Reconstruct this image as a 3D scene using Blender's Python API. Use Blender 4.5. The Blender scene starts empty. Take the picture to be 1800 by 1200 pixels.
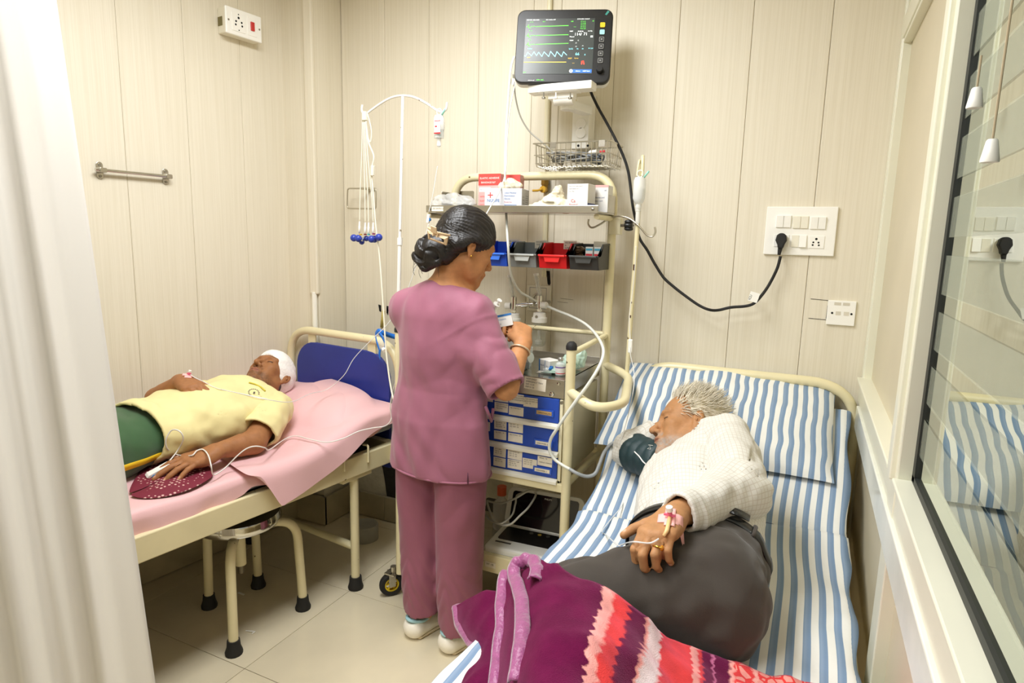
import bpy, bmesh, math, random
import numpy as np
from mathutils import Vector, Matrix

random.seed(7)
SC = bpy.context.scene
COL = SC.collection

# ------------------------------------------------------------------ camera
cam_d = bpy.data.cameras.new('camera')
cam_d.sensor_width = 36.0
cam_d.lens = 1102.0 / 1800.0 * 36.0
cam_d.clip_start = 0.02
cam = bpy.data.objects.new('camera', cam_d)
COL.objects.link(cam)
RT, UP, BK = (.90329, .42832, .02477), (-.09112, .13510, .98663), (.41925, -.89347, .16107)
cam.matrix_world = Matrix(((RT[0], UP[0], BK[0], 0), (RT[1], UP[1], BK[1], 0), (RT[2], UP[2], BK[2], 1.5), (0, 0, 0, 1)))
SC.camera = cam

# ------------------------------------------------------------------ world, lights, exposure
W = bpy.data.worlds.new('world')
SC.world = W
W.use_nodes = True
W.node_tree.nodes['Background'].inputs[0].default_value = (.95, .96, 1, 1)
W.node_tree.nodes['Background'].inputs[1].default_value = 0.15

def area(name, loc, sx, sy, power, color, rot=(0, 0, 0)):
    d = bpy.data.lights.new(name, 'AREA')
    d.shape = 'RECTANGLE'; d.size = sx; d.size_y = sy
    d.energy = power; d.color = color
    o = bpy.data.objects.new(name, d)
    o.location = loc; o.rotation_euler = rot
    COL.objects.link(o)
    return o
area('ceiling_lamp', (-1.15, 1.20, 2.70),   .6, 1.2, 34, (.97, .985, 1))
area('ceiling_lamp', (-1.05, -.65, 2.70), .6, 1.2, 30, (.97, .985, 1))
SC.view_settings.view_transform = 'Standard'
SC.view_settings.look = 'None'
SC.view_settings.gamma = 1
SC.view_settings.use_curve_mapping = False
SC.view_settings.exposure = 0.62
SC.cycles.max_bounces = 12
SC.cycles.diffuse_bounces = 8
SC.cycles.transparent_max_bounces = 12
SC.cycles.caustics_reflective = False
SC.cycles.caustics_refractive = False

# ------------------------------------------------------------------ pixel (1800x1200) -> point on a given plane
CAM = Vector((0, 0, 1.5)); FPX = 1102.0
def ray(px, py):
    a = (px - 900) / FPX; b = (600 - py) / FPX
    return Vector([RT[i] * a + UP[i] * b - BK[i] for i in range(3)])
def onx(px, py, v):
    r = ray(px, py); return CAM + r * (v / r.x)
def ony(px, py, v):
    r = ray(px, py); return CAM + r * (v / r.y)
def onz(px, py, v):
    r = ray(px, py); return CAM + r * ((v - 1.5) / r.z)

# ------------------------------------------------------------------ materials
def lin(c):
    return tuple((x / 12.92 if x <= .04045 else ((x + .055) / 1.055) ** 2.4) for x in (v / 255 for v in c))
MATS = {}
def mat(name, rgb, rough=.5, metal=0.0, noise=0.0, nscale=20.0, stretch=(1, 1, 1), bump=0.0, bscale=None, spec=.5,
        alpha=1.0, trans=0.0, sheen=0.0, sss=0.0, emit=None, vcol=None, coat=0.0, spots=None, ior=None):
    """procedural principled material; rgb is sRGB 0-255"""
    if name in MATS: return MATS[name]
    m = bpy.data.materials.new(name); m.use_nodes = True
    nt = m.node_tree; N = nt.nodes; L = nt.links
    b = N['Principled BSDF']
    c = lin(rgb) + (1,)
    b.inputs['Base Color'].default_value = c
    b.inputs['Roughness'].default_value = rough
    b.inputs['Metallic'].default_value = metal
    b.inputs['Specular IOR Level'].default_value = spec
    b.inputs['Alpha'].default_value = alpha
    b.inputs['Transmission Weight'].default_value = trans
    b.inputs['Coat Weight'].default_value = coat
    if ior: b.inputs['IOR'].default_value = ior
    if sheen:
        b.inputs['Sheen Weight'].default_value = sheen
    if sss:
        b.inputs['Subsurface Weight'].default_value = sss
        b.inputs['Subsurface Radius'].default_value = (.012, .005, .003)
    if emit:
        b.inputs['Emission Color'].default_value = lin(rgb) + (1,)
        b.inputs['Emission Strength'].default_value = emit
    src = None
    if vcol:
        a = N.new('ShaderNodeVertexColor'); a.layer_name = vcol
        src = a.outputs['Color']
    if noise or bump:
        tc = N.new('ShaderNodeTexCoord'); mp = N.new('ShaderNodeMapping')
        mp.inputs['Scale'].default_value = stretch
        L.new(tc.outputs['Object'], mp.inputs['Vector'])
    if noise:
        t = N.new('ShaderNodeTexNoise'); t.inputs['Scale'].default_value = nscale; t.inputs['Detail'].default_value = 5
        L.new(mp.outputs[0], t.inputs['Vector'])
        r = N.new('ShaderNodeMapRange'); r.inputs[1].default_value = .3; r.inputs[2].default_value = .7
        r.inputs[3].default_value = 1 - noise; r.inputs[4].default_value = 1 + noise * .6
        L.new(t.outputs['Fac'], r.inputs[0])
        mx = N.new('ShaderNodeVectorMath'); mx.operation = 'SCALE'
        if src: L.new(src, mx.inputs[0])
        else: mx.inputs[0].default_value = c[:3]
        L.new(r.outputs[0], mx.inputs['Scale'])
        src = mx.outputs[0]
    if spots:                                   # chips in paint: (rgb, scale, threshold)
        t2 = N.new('ShaderNodeTexNoise'); t2.inputs['Scale'].default_value = spots[1]; t2.inputs['Detail'].default_value = 3
        tc2 = N.new('ShaderNodeTexCoord'); L.new(tc2.outputs['Object'], t2.inputs['Vector'])
        g = N.new('ShaderNodeMath'); g.operation = 'GREATER_THAN'; g.inputs[1].default_value = spots[2]
        L.new(t2.outputs['Fac'], g.inputs[0])
        mm = N.new('ShaderNodeMix'); mm.data_type = 'RGBA'
        L.new(g.outputs[0], mm.inputs[0])
        if src: L.new(src, mm.inputs[6])
        else: mm.inputs[6].default_value = c
        mm.inputs[7].default_value = lin(spots[0]) + (1,)
        src = mm.outputs[2]
    if src: L.new(src, b.inputs['Base Color'])
    if bump:
        t = N.new('ShaderNodeTexNoise'); t.inputs['Scale'].default_value = bscale or nscale; t.inputs['Detail'].default_value = 4
        L.new(mp.outputs[0], t.inputs['Vector'])
        bp = N.new('ShaderNodeBump'); bp.inputs['Strength'].default_value = bump; bp.inputs['Distance'].default_value = .01
        L.new(t.outputs['Fac'], bp.inputs['Height']); L.new(bp.outputs[0], b.inputs['Normal'])
    MATS[name] = m
    return m

def stripe_mat(name, fn):
    """material whose node tree is filled in by fn(nodes, links, principled)"""
    if name in MATS: return MATS[name]
    m = bpy.data.materials.new(name); m.use_nodes = True
    fn(m.node_tree.nodes, m.node_tree.links, m.node_tree.nodes['Principled BSDF'])
    MATS[name] = m
    return m

# ------------------------------------------------------------------ mesh builder
class MB:
    def __init__(s, M=None):
        s.v = []; s.f = []; s.mi = []; s.uv = None; s.M = M
    def add(s, vs, fs, mi=0):
        o = len(s.v)
        if s.M is not None: vs = [s.M @ Vector(p) for p in vs]
        s.v += [tuple(p) for p in vs]
        s.f += [tuple(i + o for i in f) for f in fs]
        s.mi += [mi] * len(fs)
        return s
    def box(s, c, d, mi=0, R=None):
        x, y, z = d[0] / 2, d[1] / 2, d[2] / 2
        vs = [Vector(p) for p in ((-x, -y, -z), (x, -y, -z), (x, y, -z), (-x, y, -z), (-x, -y, z), (x, -y, z), (x, y, z), (-x, y, z))]
        if R is not None: vs = [R @ p for p in vs]
        return s.add([p + Vector(c) for p in vs], [(0, 3, 2, 1), (4, 5, 6, 7), (0, 1, 5, 4), (1, 2, 6, 5), (2, 3, 7, 6), (3, 0, 4, 7)], mi)
    def bb(s, lo, hi, mi=0):
        return s.box([(a + b) / 2 for a, b in zip(lo, hi)], [abs(b - a) for a, b in zip(lo, hi)], mi)
    def tube(s, pts, r, n=8, mi=0, caps=True, closed=False):
        P = [Vector(p) for p in pts]
        m = len(P)
        rs = r if isinstance(r, (list, tuple)) else [r] * m
        T = []
        for i in range(m):
            a = P[i - 1] if (i or closed) else P[i]
            b = P[(i + 1) % m] if (i < m - 1 or closed) else P[i]
            t = b - a
            T.append(t.normalized() if t.length > 1e-9 else Vector((0, 0, 1)))
        nrm = T[0].orthogonal().normalized()
        vs = []
        for i in range(m):
            nrm = (nrm - T[i] * nrm.dot(T[i]))
            nrm = nrm.normalized() if nrm.length > 1e-6 else T[i].orthogonal().normalized()
            bi = T[i].cross(nrm)
            for k in range(n):
                a = 2 * math.pi * k / n
                vs.append(P[i] + (nrm * math.cos(a) + bi * math.sin(a)) * rs[i])
        fs = []
        for i in range(m if closed else m - 1):
            j = (i + 1) % m
            for k in range(n):
                l = (k + 1) % n
                fs.append((i * n + k, i * n + l, j * n + l, j * n + k))
        if caps and not closed:
            fs.append(tuple(range(n - 1, -1, -1))); fs.append(tuple((m - 1) * n + k for k in range(n)))
        return s.add(vs, fs, mi)
    def lathe(s, prof, o=(0, 0, 0), n=16, mi=0, axis=(0, 0, 1), caps=True):
        A = Vector(axis).normalized(); U = A.orthogonal().normalized(); B = A.cross(U); O = Vector(o)
        vs = []; fs = []
        for r, h in prof:
            for k in range(n):
                a = 2 * math.pi * k / n
                vs.append(O + A * h + (U * math.cos(a) + B * math.sin(a)) * r)
        for i in range(len(prof) - 1):
            for k in range(n):
                l = (k + 1) % n
                fs.append((i * n + k, i * n + l, (i + 1) * n + l, (i + 1) * n + k))
        if caps:
            fs.append(tuple(range(n - 1, -1, -1))); fs.append(tuple((len(prof) - 1) * n + k for k in range(n)))
        return s.add(vs, fs, mi)
    def cyl(s, a, b, r, n=12, mi=0, r2=None):
        a = Vector(a); b = Vector(b)
        return s.lathe([(r, 0), (r if r2 is None else r2, (b - a).length)], a, n, mi, b - a)
    def prism(s, poly, o, u, w, d, mi=0):
        """polygon in the (u,w) plane at o, extruded by vector d"""
        o = Vector(o); u = Vector(u); w = Vector(w); d = Vector(d); n = len(poly)
        vs = [o + u * p[0] + w * p[1] for p in poly]; vs += [p + d for p in vs]
        fs = [tuple(range(n - 1, -1, -1)), tuple(range(n, 2 * n))] + [(i, (i + 1) % n, n + (i + 1) % n, n + i) for i in range(n)]
        return s.add(vs, fs, mi)
    def grid(s, G, mi=0, closed_u=False):
        """G[i][j] points"""
        nu, nv = len(G), len(G[0])
        vs = [p for row in G for p in row]
        fs = []
        for i in range(nu if closed_u else nu - 1):
            for j in range(nv - 1):
                a = i * nv + j; b = ((i + 1) % nu) * nv + j
                fs.append((a, b, b + 1, a + 1))
        return s.add(vs, fs, mi)
    def ball(s, c, r, n=12, mi=0):
        rr = r if isinstance(r, (tuple, list)) else (r, r, r)
        G = []
        for i in range(n + 1):
            t = math.pi * i / n
            G.append([(c[0] + rr[0] * math.sin(t) * math.cos(2 * math.pi * k / (2 * n)), c[1] + rr[1] * math.sin(t) * math.sin(2 * math.pi * k / (2 * n)), c[2] + rr[2] * math.cos(t)) for k in range(2 * n + 1)])
        return s.grid([list(r_) for r_ in G], mi)
    def text(s, txt, o, u, w, size, mi=0, lift=None, align='LEFT', depth=0.0):
        vs, fs = text_geo(txt, align)
        o = Vector(o); u = Vector(u).normalized(); w = Vector(w).normalized(); n = u.cross(w) * (lift if lift is not None else .0006)
        return s.add([o + u * (p[0] * size) + w * (p[1] * size) + n for p in vs], fs, mi)
_TG = {}
def text_geo(txt, align='LEFT'):
    k = (txt, align)
    if k not in _TG:
        cu = bpy.data.curves.new('t', 'FONT'); cu.body = txt; cu.size = 1; cu.align_x = align; cu.resolution_u = 2
        o = bpy.data.objects.new('t', cu)
        me = o.to_mesh()
        _TG[k] = ([tuple(v.co) for v in me.vertices], [tuple(p.vertices) for p in me.polygons])
        o.to_mesh_clear(); bpy.data.objects.remove(o); bpy.data.curves.remove(cu)
    return _TG[k]

WLOC = {}
def thing(name, label, cat, loc, group=None):
    o = bpy.data.objects.new(name, None); COL.objects.link(o)
    o.empty_display_size = .05
    o.location = loc; o['label'] = label; o['category'] = cat
    if group: o['group'] = group
    WLOC[o] = Vector(loc)
    return o
def tag(o, label, cat, group=None):
    o['label'] = label; o['category'] = cat
    if group: o['group'] = group
    return o
def ob(name, mb, mats, parent=None, smooth=None, bevel=0.0, seg=2, subsurf=0, kind=None, label=None, solid=0.0):
    """link a builder as one mesh object; vertices are given in world space and re-based on the parent (or own centre)"""
    if isinstance(mb, MB): vs, fs, mi = mb.v, mb.f, mb.mi
    else: vs, fs = mb[0], mb[1]; mi = None
    me = bpy.data.meshes.new(name)
    A = np.asarray(vs, dtype=np.float64)
    if parent is not None: base = np.array(WLOC[parent])
    else:
        lo, hi = A.min(0), A.max(0); base = np.array([(lo[0] + hi[0]) / 2, (lo[1] + hi[1]) / 2, lo[2]])
    own = np.zeros(3)
    if parent is not None:
        lo, hi = A.min(0), A.max(0); own = (lo + hi) / 2 - base
    A = A - base - own
    me.from_pydata(A.tolist(), [], fs if isinstance(fs, list) else fs.tolist())
    if not isinstance(mats, (list, tuple)): mats = [mats]
    for m in mats: me.materials.append(m)
    if mi and len(mats) > 1: me.polygons.foreach_set('material_index', mi)
    if smooth is None: smooth = False
    if smooth is True: me.polygons.foreach_set('use_smooth', [True] * len(me.polygons))
    me.update()
    o = bpy.data.objects.new(name, me); COL.objects.link(o)
    if parent is not None: o.parent = parent
    o.location = (own if parent is not None else base)
    WLOC[o] = Vector(base + own)
    if smooth not in (True, False):
        me.polygons.foreach_set('use_smooth', [True] * len(me.polygons))
        me.set_sharp_from_angle(angle=math.radians(smooth))
    if solid:
        sm = o.modifiers.new('solid', 'SOLIDIFY'); sm.thickness = solid; sm.offset = 0
    if bevel:
        b = o.modifiers.new('bevel', 'BEVEL'); b.width = bevel; b.segments = seg; b.limit_method = 'ANGLE'; b.angle_limit = math.radians(40)
    if subsurf:
        ss = o.modifiers.new('sub', 'SUBSURF'); ss.levels = subsurf; ss.render_levels = subsurf
    if kind: o['kind'] = kind
    if label: o['label'] = label
    return o
def struct(name, mb, mats, **k):
    return ob(name, mb, mats, kind='structure', **k)
def uvset(o, uvs):
    """per-vertex uv list"""
    me = o.data; l = me.uv_layers.new(name='UVMap')
    idx = np.zeros(len(me.loops), dtype=np.int32); me.loops.foreach_get('vertex_index', idx)
    l.data.foreach_set('uv', np.asarray(uvs, dtype=np.float32)[idx].ravel())
def colset(o, cols):
    a = o.data.color_attributes.new('col', 'FLOAT_COLOR', 'POINT')
    c = np.ones((len(cols), 4), dtype=np.float32); c[:, :3] = cols
    a.data.foreach_set('color', c.ravel())

def cr(pts, n=8, closed=False):
    """Catmull-Rom through the points"""
    P = [Vector(p) for p in pts]; m = len(P); out = []
    for i in range(m if closed else m - 1):
        g = lambda k: P[k % m] if closed else P[max(0, min(m - 1, k))]
        a, b, c, d = g(i - 1), g(i), g(i + 1), g(i + 2)
        for k in range(n):
            t = k / n
            out.append(.5 * ((2 * b) + (c - a) * t + (2 * a - 5 * b + 4 * c - d) * t * t + (3 * b - a - 3 * c + d) * t ** 3))
    if not closed: out.append(P[-1])
    return out
def bend(pts, r, n=6):
    """polyline with rounded corners"""
    P = [Vector(p) for p in pts]; out = [P[0]]
    for i in range(1, len(P) - 1):
        a, b, c = P[i - 1], P[i], P[i + 1]
        rr = min(r, (a - b).length * .49, (c - b).length * .49)
        p = b + (a - b).normalized() * rr; q = b + (c - b).normalized() * rr
        for k in range(n + 1):
            t = k / n
            out.append((1 - t) ** 2 * p + 2 * t * (1 - t) * b + t * t * q)
    out.append(P[-1])
    return out
def frame(o, x, y, z):
    M = Matrix.Identity(4)
    for i, a in enumerate((x, y, z)):
        for j in range(3): M[j][i] = a[j]
    for j in range(3): M[j][3] = o[j]
    return M
def dup(o, dloc, parent=None):
    """copy of a thing (and its parts) moved by dloc"""
    c = o.copy(); COL.objects.link(c)
    if parent is None: c.location = Vector(o.location) + Vector(dloc)
    else: c.parent = parent
    WLOC[c] = WLOC[o] + Vector(dloc)
    for ch in list(o.children): dup(ch, dloc, c)
    return c

# ------------------------------------------------------------------ implicit surfaces for bodies and clothes
def _hash(i, j, k, seed):
    h = (i * 374761393 + j * 668265263 + k * 2147483647 + seed * 1274126177) & 0x7fffffff
    h = ((h ^ (h >> 13)) * 1274126177) & 0x7fffffff
    return ((h ^ (h >> 16)) & 0xffff) / 65535.0
def vnoise(p, seed=0):
    p = np.asarray(p, dtype=np.float64); f = np.floor(p); t = p - f; t = t * t * (3 - 2 * t)
    i, j, k = [f[:, a].astype(np.int64) for a in range(3)]
    out = 0
    for a in (0, 1):
        for b in (0, 1):
            for c in (0, 1):
                w = (t[:, 0] if a else 1 - t[:, 0]) * (t[:, 1] if b else 1 - t[:, 1]) * (t[:, 2] if c else 1 - t[:, 2])
                out = out + w * _hash(i + a, j + b, k + c, seed)
    return out * 2 - 1
def limb(pts, rs, side=None):
    P = [np.array(p, dtype=np.float64) for p in pts]
    if not isinstance(rs, list): rs = [rs] * len(P)
    rr = [np.array((r, r) if np.isscalar(r) else r, dtype=np.float64) for r in rs]
    if len(rr) < len(P): rr += [rr[-1]] * (len(P) - len(rr))
    ell = any(abs(r[0] - r[1]) > 1e-6 for r in rr)
    def fn(p):
        out = None
        for i in range(len(P) - 1):
            a, b = P[i], P[i + 1]; ab = b - a
            q = p - a
            t = np.clip(q @ ab / (ab @ ab), 0, 1)[:, None]
            w = q - t * ab
            if not ell:
                d = np.linalg.norm(w, axis=1) - (rr[i][0] + (rr[i + 1][0] - rr[i][0]) * t[:, 0])
            else:
                ax = ab / np.linalg.norm(ab)
                s = np.array(side, dtype=np.float64); s = s - ax * (s @ ax); s /= np.linalg.norm(s)
                fr = np.cross(ax, s)
                r1 = rr[i][0] + (rr[i + 1][0] - rr[i][0]) * t[:, 0]; r2 = rr[i][1] + (rr[i + 1][1] - rr[i][1]) * t[:, 0]
                rm = np.minimum(r1, r2)
                u, v, x = w @ s, w @ fr, w @ ax
                k0 = np.sqrt((u / r1) ** 2 + (v / r2) ** 2 + (x / rm) ** 2)
                k1 = np.sqrt((u / r1 ** 2) ** 2 + (v / r2 ** 2) ** 2 + (x / rm ** 2) ** 2) + 1e-9
                d = k0 * (k0 - 1) / k1
            out = d if out is None else np.minimum(out, d)
        return out
    A = np.array(P); R = max(r.max() for r in rr)
    return fn, A.min(0) - R, A.max(0) + R
def ell(c, r, axes=None):
    c = np.array(c, dtype=np.float64); r = np.array((r, r, r) if np.isscalar(r) else r, dtype=np.float64)
    A = np.eye(3) if axes is None else np.array(axes, dtype=np.float64)      # rows are the local axes
    def fn(p):
        q = (p - c) @ A.T
        k0 = np.linalg.norm(q / r, axis=1); k1 = np.linalg.norm(q / r ** 2, axis=1) + 1e-9
        return k0 * (k0 - 1) / k1
    R = r.max()
    return fn, c - R, c + R
class Fig:
    """list of implicit operations, each in a local frame"""
    def __init__(s): s.ops = []
    def add(s, prim, k=.01, mode='u', M=None):
        fn, lo, hi = prim
        if M is None:
            s.ops.append((fn, lo, hi, k, mode, None))
        else:
            s.ops.append((fn, lo, hi, k, mode, np.array(M)))
        return s
    def mesh(s, lo, hi, h, M=None, disp=None, cuts=(), shell=0.0, only=None):
        """surface nets on a grid lo..hi (in the frame M); returns world vertices, faces"""
        lo = np.array(lo, dtype=np.float64); hi = np.array(hi, dtype=np.float64)
        n = np.ceil((hi - lo) / h).astype(int) + 1
        BIG = .06
        F = np.full(n, BIG, dtype=np.float32)
        G = np.eye(4) if M is None else np.array(M)
        Gi = np.linalg.inv(G)
        for fn, a, b, k, mode, L in s.ops:
            T = Gi if L is None else Gi @ L
            cs = np.array([[x, y, z, 1] for x in (a[0], b[0]) for y in (a[1], b[1]) for z in (a[2], b[2])]) @ T.T
            m = max(k, 2.5 * h) + .004
            i0 = np.clip(np.floor((cs[:, :3].min(0) - m - lo) / h).astype(int), 0, n)
            i1 = np.clip(np.ceil((cs[:, :3].max(0) + m - lo) / h).astype(int) + 1, 0, n)
            if (i1 <= i0).any(): continue
            ax = [lo[q] + h * np.arange(i0[q], i1[q]) for q in range(3)]
            X = np.stack(np.meshgrid(*ax, indexing='ij'), -1).reshape(-1, 3)
            if L is None: Q = X @ G[:3, :3].T + G[:3, 3]
            else:
                T2 = np.linalg.inv(T); Q = X @ T2[:3, :3].T + T2[:3, 3]
            d = np.clip(fn(Q), -BIG, BIG).reshape(i1 - i0).astype(np.float32)
            sl = tuple(slice(x, y) for x, y in zip(i0, i1))
            O = F[sl]
            if mode == 'u':
                hh = np.maximum(k - np.abs(O - d), 0) / k if k > 0 else 0
                F[sl] = np.minimum(O, d) - hh * hh * k * .25
            elif mode == 's':
                hh = np.maximum(k - np.abs(O + d), 0) / k if k > 0 else 0
                F[sl] = np.maximum(O, -d) + hh * hh * k * .25
        def near():
            return np.argwhere(np.abs(F) < 4 * h + .02)
        if disp is not None:
            I = near(); P = (lo + h * I) @ G[:3, :3].T + G[:3, 3]
            F[I[:, 0], I[:, 1], I[:, 2]] += disp(P).astype(np.float32)
        if shell: F = np.maximum(F, -(F + shell))
        for pt, nr, *rest in cuts:
            I = np.argwhere(F < 4 * h); P = (lo + h * I) @ G[:3, :3].T + G[:3, 3]
            d = (P - np.array(pt)) @ np.array(nr)
            if rest:                                     # only cut within a radius of the point
                d = np.where(np.linalg.norm(P - np.array(pt), axis=1) < rest[0], d, -BIG)
            F[I[:, 0], I[:, 1], I[:, 2]] = np.maximum(F[I[:, 0], I[:, 1], I[:, 2]], d)
        v, f = nets(F)
        v = lo + h * v
        return v @ G[:3, :3].T + G[:3, 3], f
def nets(F):
    n = np.array(F.shape)
    S = F < 0
    c = np.zeros(n - 1, dtype=np.int8)
    for a in (0, 1):
        for b in (0, 1):
            for d in (0, 1):
                c += S[a:n[0] - 1 + a, b:n[1] - 1 + b, d:n[2] - 1 + d]
    cells = np.argwhere((c > 0) & (c < 8))
    if len(cells) == 0: return np.zeros((0, 3)), np.zeros((0, 4), dtype=int)
    idx = np.full(n - 1, -1, dtype=np.int64); idx[tuple(cells.T)] = np.arange(len(cells))
    acc = np.zeros((len(cells), 3)); cnt = np.zeros(len(cells))
    for ax in range(3):
        o1, o2 = [q for q in range(3) if q != ax]
        for a in (0, 1):
            for b in (0, 1):
                p = cells.copy(); p[:, o1] += a; p[:, o2] += b
                q = p.copy(); q[:, ax] += 1
                f0 = F[tuple(p.T)]; f1 = F[tuple(q.T)]
                m = (f0 < 0) != (f1 < 0)
                t = np.where(m, f0 / np.where(m, f0 - f1, 1), 0)
                pos = np.zeros((len(cells), 3)); pos[:, o1] = a; pos[:, o2] = b; pos[:, ax] = t
                acc += np.where(m[:, None], pos, 0); cnt += m
    V = cells + acc / cnt[:, None]
    faces = []
    for ax in range(3):
        o1, o2 = [(1, 2), (2, 0), (0, 1)][ax]
        sl0 = [slice(None)] * 3; sl1 = [slice(None)] * 3
        sl0[ax] = slice(0, n[ax] - 1); sl1[ax] = slice(1, n[ax])
        A, B = S[tuple(sl0)], S[tuple(sl1)]
        E = np.argwhere(A != B)
        E = E[(E[:, o1] > 0) & (E[:, o2] > 0) & (E[:, o1] < n[o1] - 1) & (E[:, o2] < n[o2] - 1)]
        if len(E) == 0: continue
        def cell(da, db):
            q = E.copy(); q[:, o1] += da; q[:, o2] += db
            return idx[tuple(q.T)]
        q = np.stack([cell(-1, -1), cell(0, -1), cell(0, 0), cell(-1, 0)], 1)
        flip = ~A[tuple(E.T)]
        q[flip] = q[flip][:, ::-1]
        faces.append(q)
    return V, np.concatenate(faces)
def joinvf(parts):
    vs = []; fs = []; o = 0
    for v, f in parts:
        vs.append(v); fs.append(f + o); o += len(v)
    return np.concatenate(vs), np.concatenate(fs)
def unit(v):
    v = np.array(v, dtype=np.float64); return v / np.linalg.norm(v)

# ================================================================== STRUCTURE
def wall_fn(N, L, b, base=(225, 218, 200)):
    tc = N.new('ShaderNodeTexCoord'); mp = N.new('ShaderNodeMapping'); mp.inputs['Scale'].default_value = (1, 1, .012)
    L.new(tc.outputs['Object'], mp.inputs[0])
    t = N.new('ShaderNodeTexNoise'); t.inputs['Scale'].default_value = 190; t.inputs['Detail'].default_value = 3
    L.new(mp.outputs[0], t.inputs['Vector'])
    r = N.new('ShaderNodeValToRGB')
    c = lin(base)
    r.color_ramp.elements[0].position = .3; r.color_ramp.elements[0].color = (c[0] * .93, c[1] * .92, c[2] * .89, 1)
    r.color_ramp.elements[1].position = .62; r.color_ramp.elements[1].color = c + (1,)
    L.new(t.outputs['Fac'], r.inputs[0]); L.new(r.outputs[0], b.inputs['Base Color'])
    bp = N.new('ShaderNodeBump'); bp.inputs['Strength'].default_value = .12; bp.inputs['Distance'].default_value = .002
    L.new(t.outputs['Fac'], bp.inputs['Height']); L.new(bp.outputs[0], b.inputs['Normal'])
    b.inputs['Roughness'].default_value = .55
    b.inputs['Specular IOR Level'].default_value = .35
m_panel = stripe_mat('cream_pvc_panel', wall_fn)
m_groove = mat('panel_groove', (170, 158, 128), .8)
m_plaster = mat('old_plaster', (196, 190, 170), .9, noise=.25, nscale=9, bump=.5, bscale=30, spots=((70, 66, 58), 3.2, .63))
m_cream = mat('cream_powder_coat', (230, 223, 192), .35, noise=.05, nscale=6)
m_alu = mat('cream_window_profile', (226, 225, 206), .28, noise=.03, nscale=5)
m_board = mat('beige_infill_board', (208, 198, 172), .4, noise=.05, nscale=3)
m_tile = mat('beige_vitrified_tile', (214, 203, 175), .16, noise=.07, nscale=4, spec=.5)
m_grout = mat('dark_grout', (96, 86, 66), .9)
m_skirt = mat('grey_beige_skirting_tile', (176, 166, 136), .35, noise=.2, nscale=7)
m_white = mat('white_plastic', (244, 243, 237), .32)
m_offw = mat('ivory_plastic', (234, 230, 214), .35)
m_black = mat('black_plastic', (22, 22, 22), .38)
m_dark = mat('dark_hole', (14, 12, 10), .9)
m_rubber = mat('black_rubber', (26, 25, 24), .7)
m_steel = mat('brushed_steel', (196, 192, 182), .24, 1.0, noise=.08, nscale=12, stretch=(1, 8, 8))
m_chrome = mat('chrome', (214, 212, 206), .09, 1.0)
m_ceil = mat('white_ceiling', (240, 238, 230), .8, noise=.03, nscale=3)

# floor: recessed grout bed and one object per tile
HD = Vector((.127, .992, 0)); HX = Vector((.992, -.127, 0))          # along / across the slightly turned left side of the room
mb = MB().bb((-3.4, -2.6, -.06), (1.9, 2.75, -.003))
floor = struct('floor', mb, m_grout)
tw, td = .669, .551
k = 0
tile_me = None
for i in range(-3, 4):
    for j in range(-5, 4):
        x0 = -1.655 + i * tw; y0 = 1.400 + j * td
        x1, y1 = min(x0 + tw, 1.85), min(y0 + td, 2.7)
        if x0 > 1.6 or y0 > 2.6: continue
        t = MB().bb((x0 + .001, y0 + .001, -.012), (x1 - .001, y1 - .001, 0))
        ob('tile', t, m_tile, floor, bevel=.0008, seg=1)

# back wall: vertical PVC panels, lower part is bare plaster behind the beds
YB = 2.575
seams = [-2.17, -1.925, -1.665, -1.405, -1.145, -1.02, -.785, -.535, -.27, -.008, .30]
wall = struct('wall_back', MB().bb((-2.75, YB + .012, 0), (1.9, YB + .12, 2.75)), m_plaster)
for a, b in zip(seams[:-1], seams[1:]):
    z0 = .62 if a < -1.3 else .0
    ob('panel', MB().bb((a + .0006, YB, z0), (b - .0006, YB + .014, 2.745)), m_panel, wall, bevel=.002, seg=1)
ob('panel_edge', MB().bb((-1.93, YB - .004, .60), (-1.145, YB + .012, .625)), m_panel, wall)
ob('backing', MB().bb((-2.6, YB + .010, .66), (.28, YB + .0125, 2.74)), m_groove, wall)
for c, w in ((-1.925, .016), ):
    ob('cover_strip', MB().bb((c - w, YB - .006, .6), (c + w, YB, 2.74)), m_panel, wall, bevel=.003)
# irregular near-black patch on the wall in the bay under the panels
m_patch = mat('dark_wall_patch', (42, 38, 33), .95, noise=.3, nscale=30)
pp = [onz(668, 808, 0)]
poly = [(668, 806), (700, 800), (702, 850), (701, 885), (690, 884), (680, 872), (676, 842), (673, 825)]
pts = [ony(x, y, YB + .009) for x, y in poly]
mb = MB(); n = len(pts); mb.add(pts + [p + Vector((0, .004, 0)) for p in pts], [tuple(range(n)), ] + [(i, (i + 1) % n, n + (i + 1) % n, n + i) for i in range(n)])
ob('dark_patch', mb, m_patch, wall)

# boxed column in the left corner
col = struct('trim_1', MB().bb((-2.60, 2.395, 0), (-2.183, YB + .02, 2.75)), m_plaster)
ob('panel', MB().bb((-2.56, 2.383, .60), (-2.174, 2.397, 2.745)), m_panel, col, bevel=.002, seg=1)
ob('panel', MB().bb((-2.186, 2.383, .60), (-2.172, YB + .01, 2.745)), m_panel, col, bevel=.002, seg=1)
m_conduit = mat('white_conduit', (240, 238, 228), .4)
ob('conduit_casing', MB().bb((-2.215, 2.362, 1.21), (-2.165, 2.385, 2.745)), m_panel, col, bevel=.006)
ob('conduit_pipe', MB().tube([(-2.19, 2.368, .55), (-2.19, 2.368, 1.22)], .013, 12), m_conduit, col, smooth=40)

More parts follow.
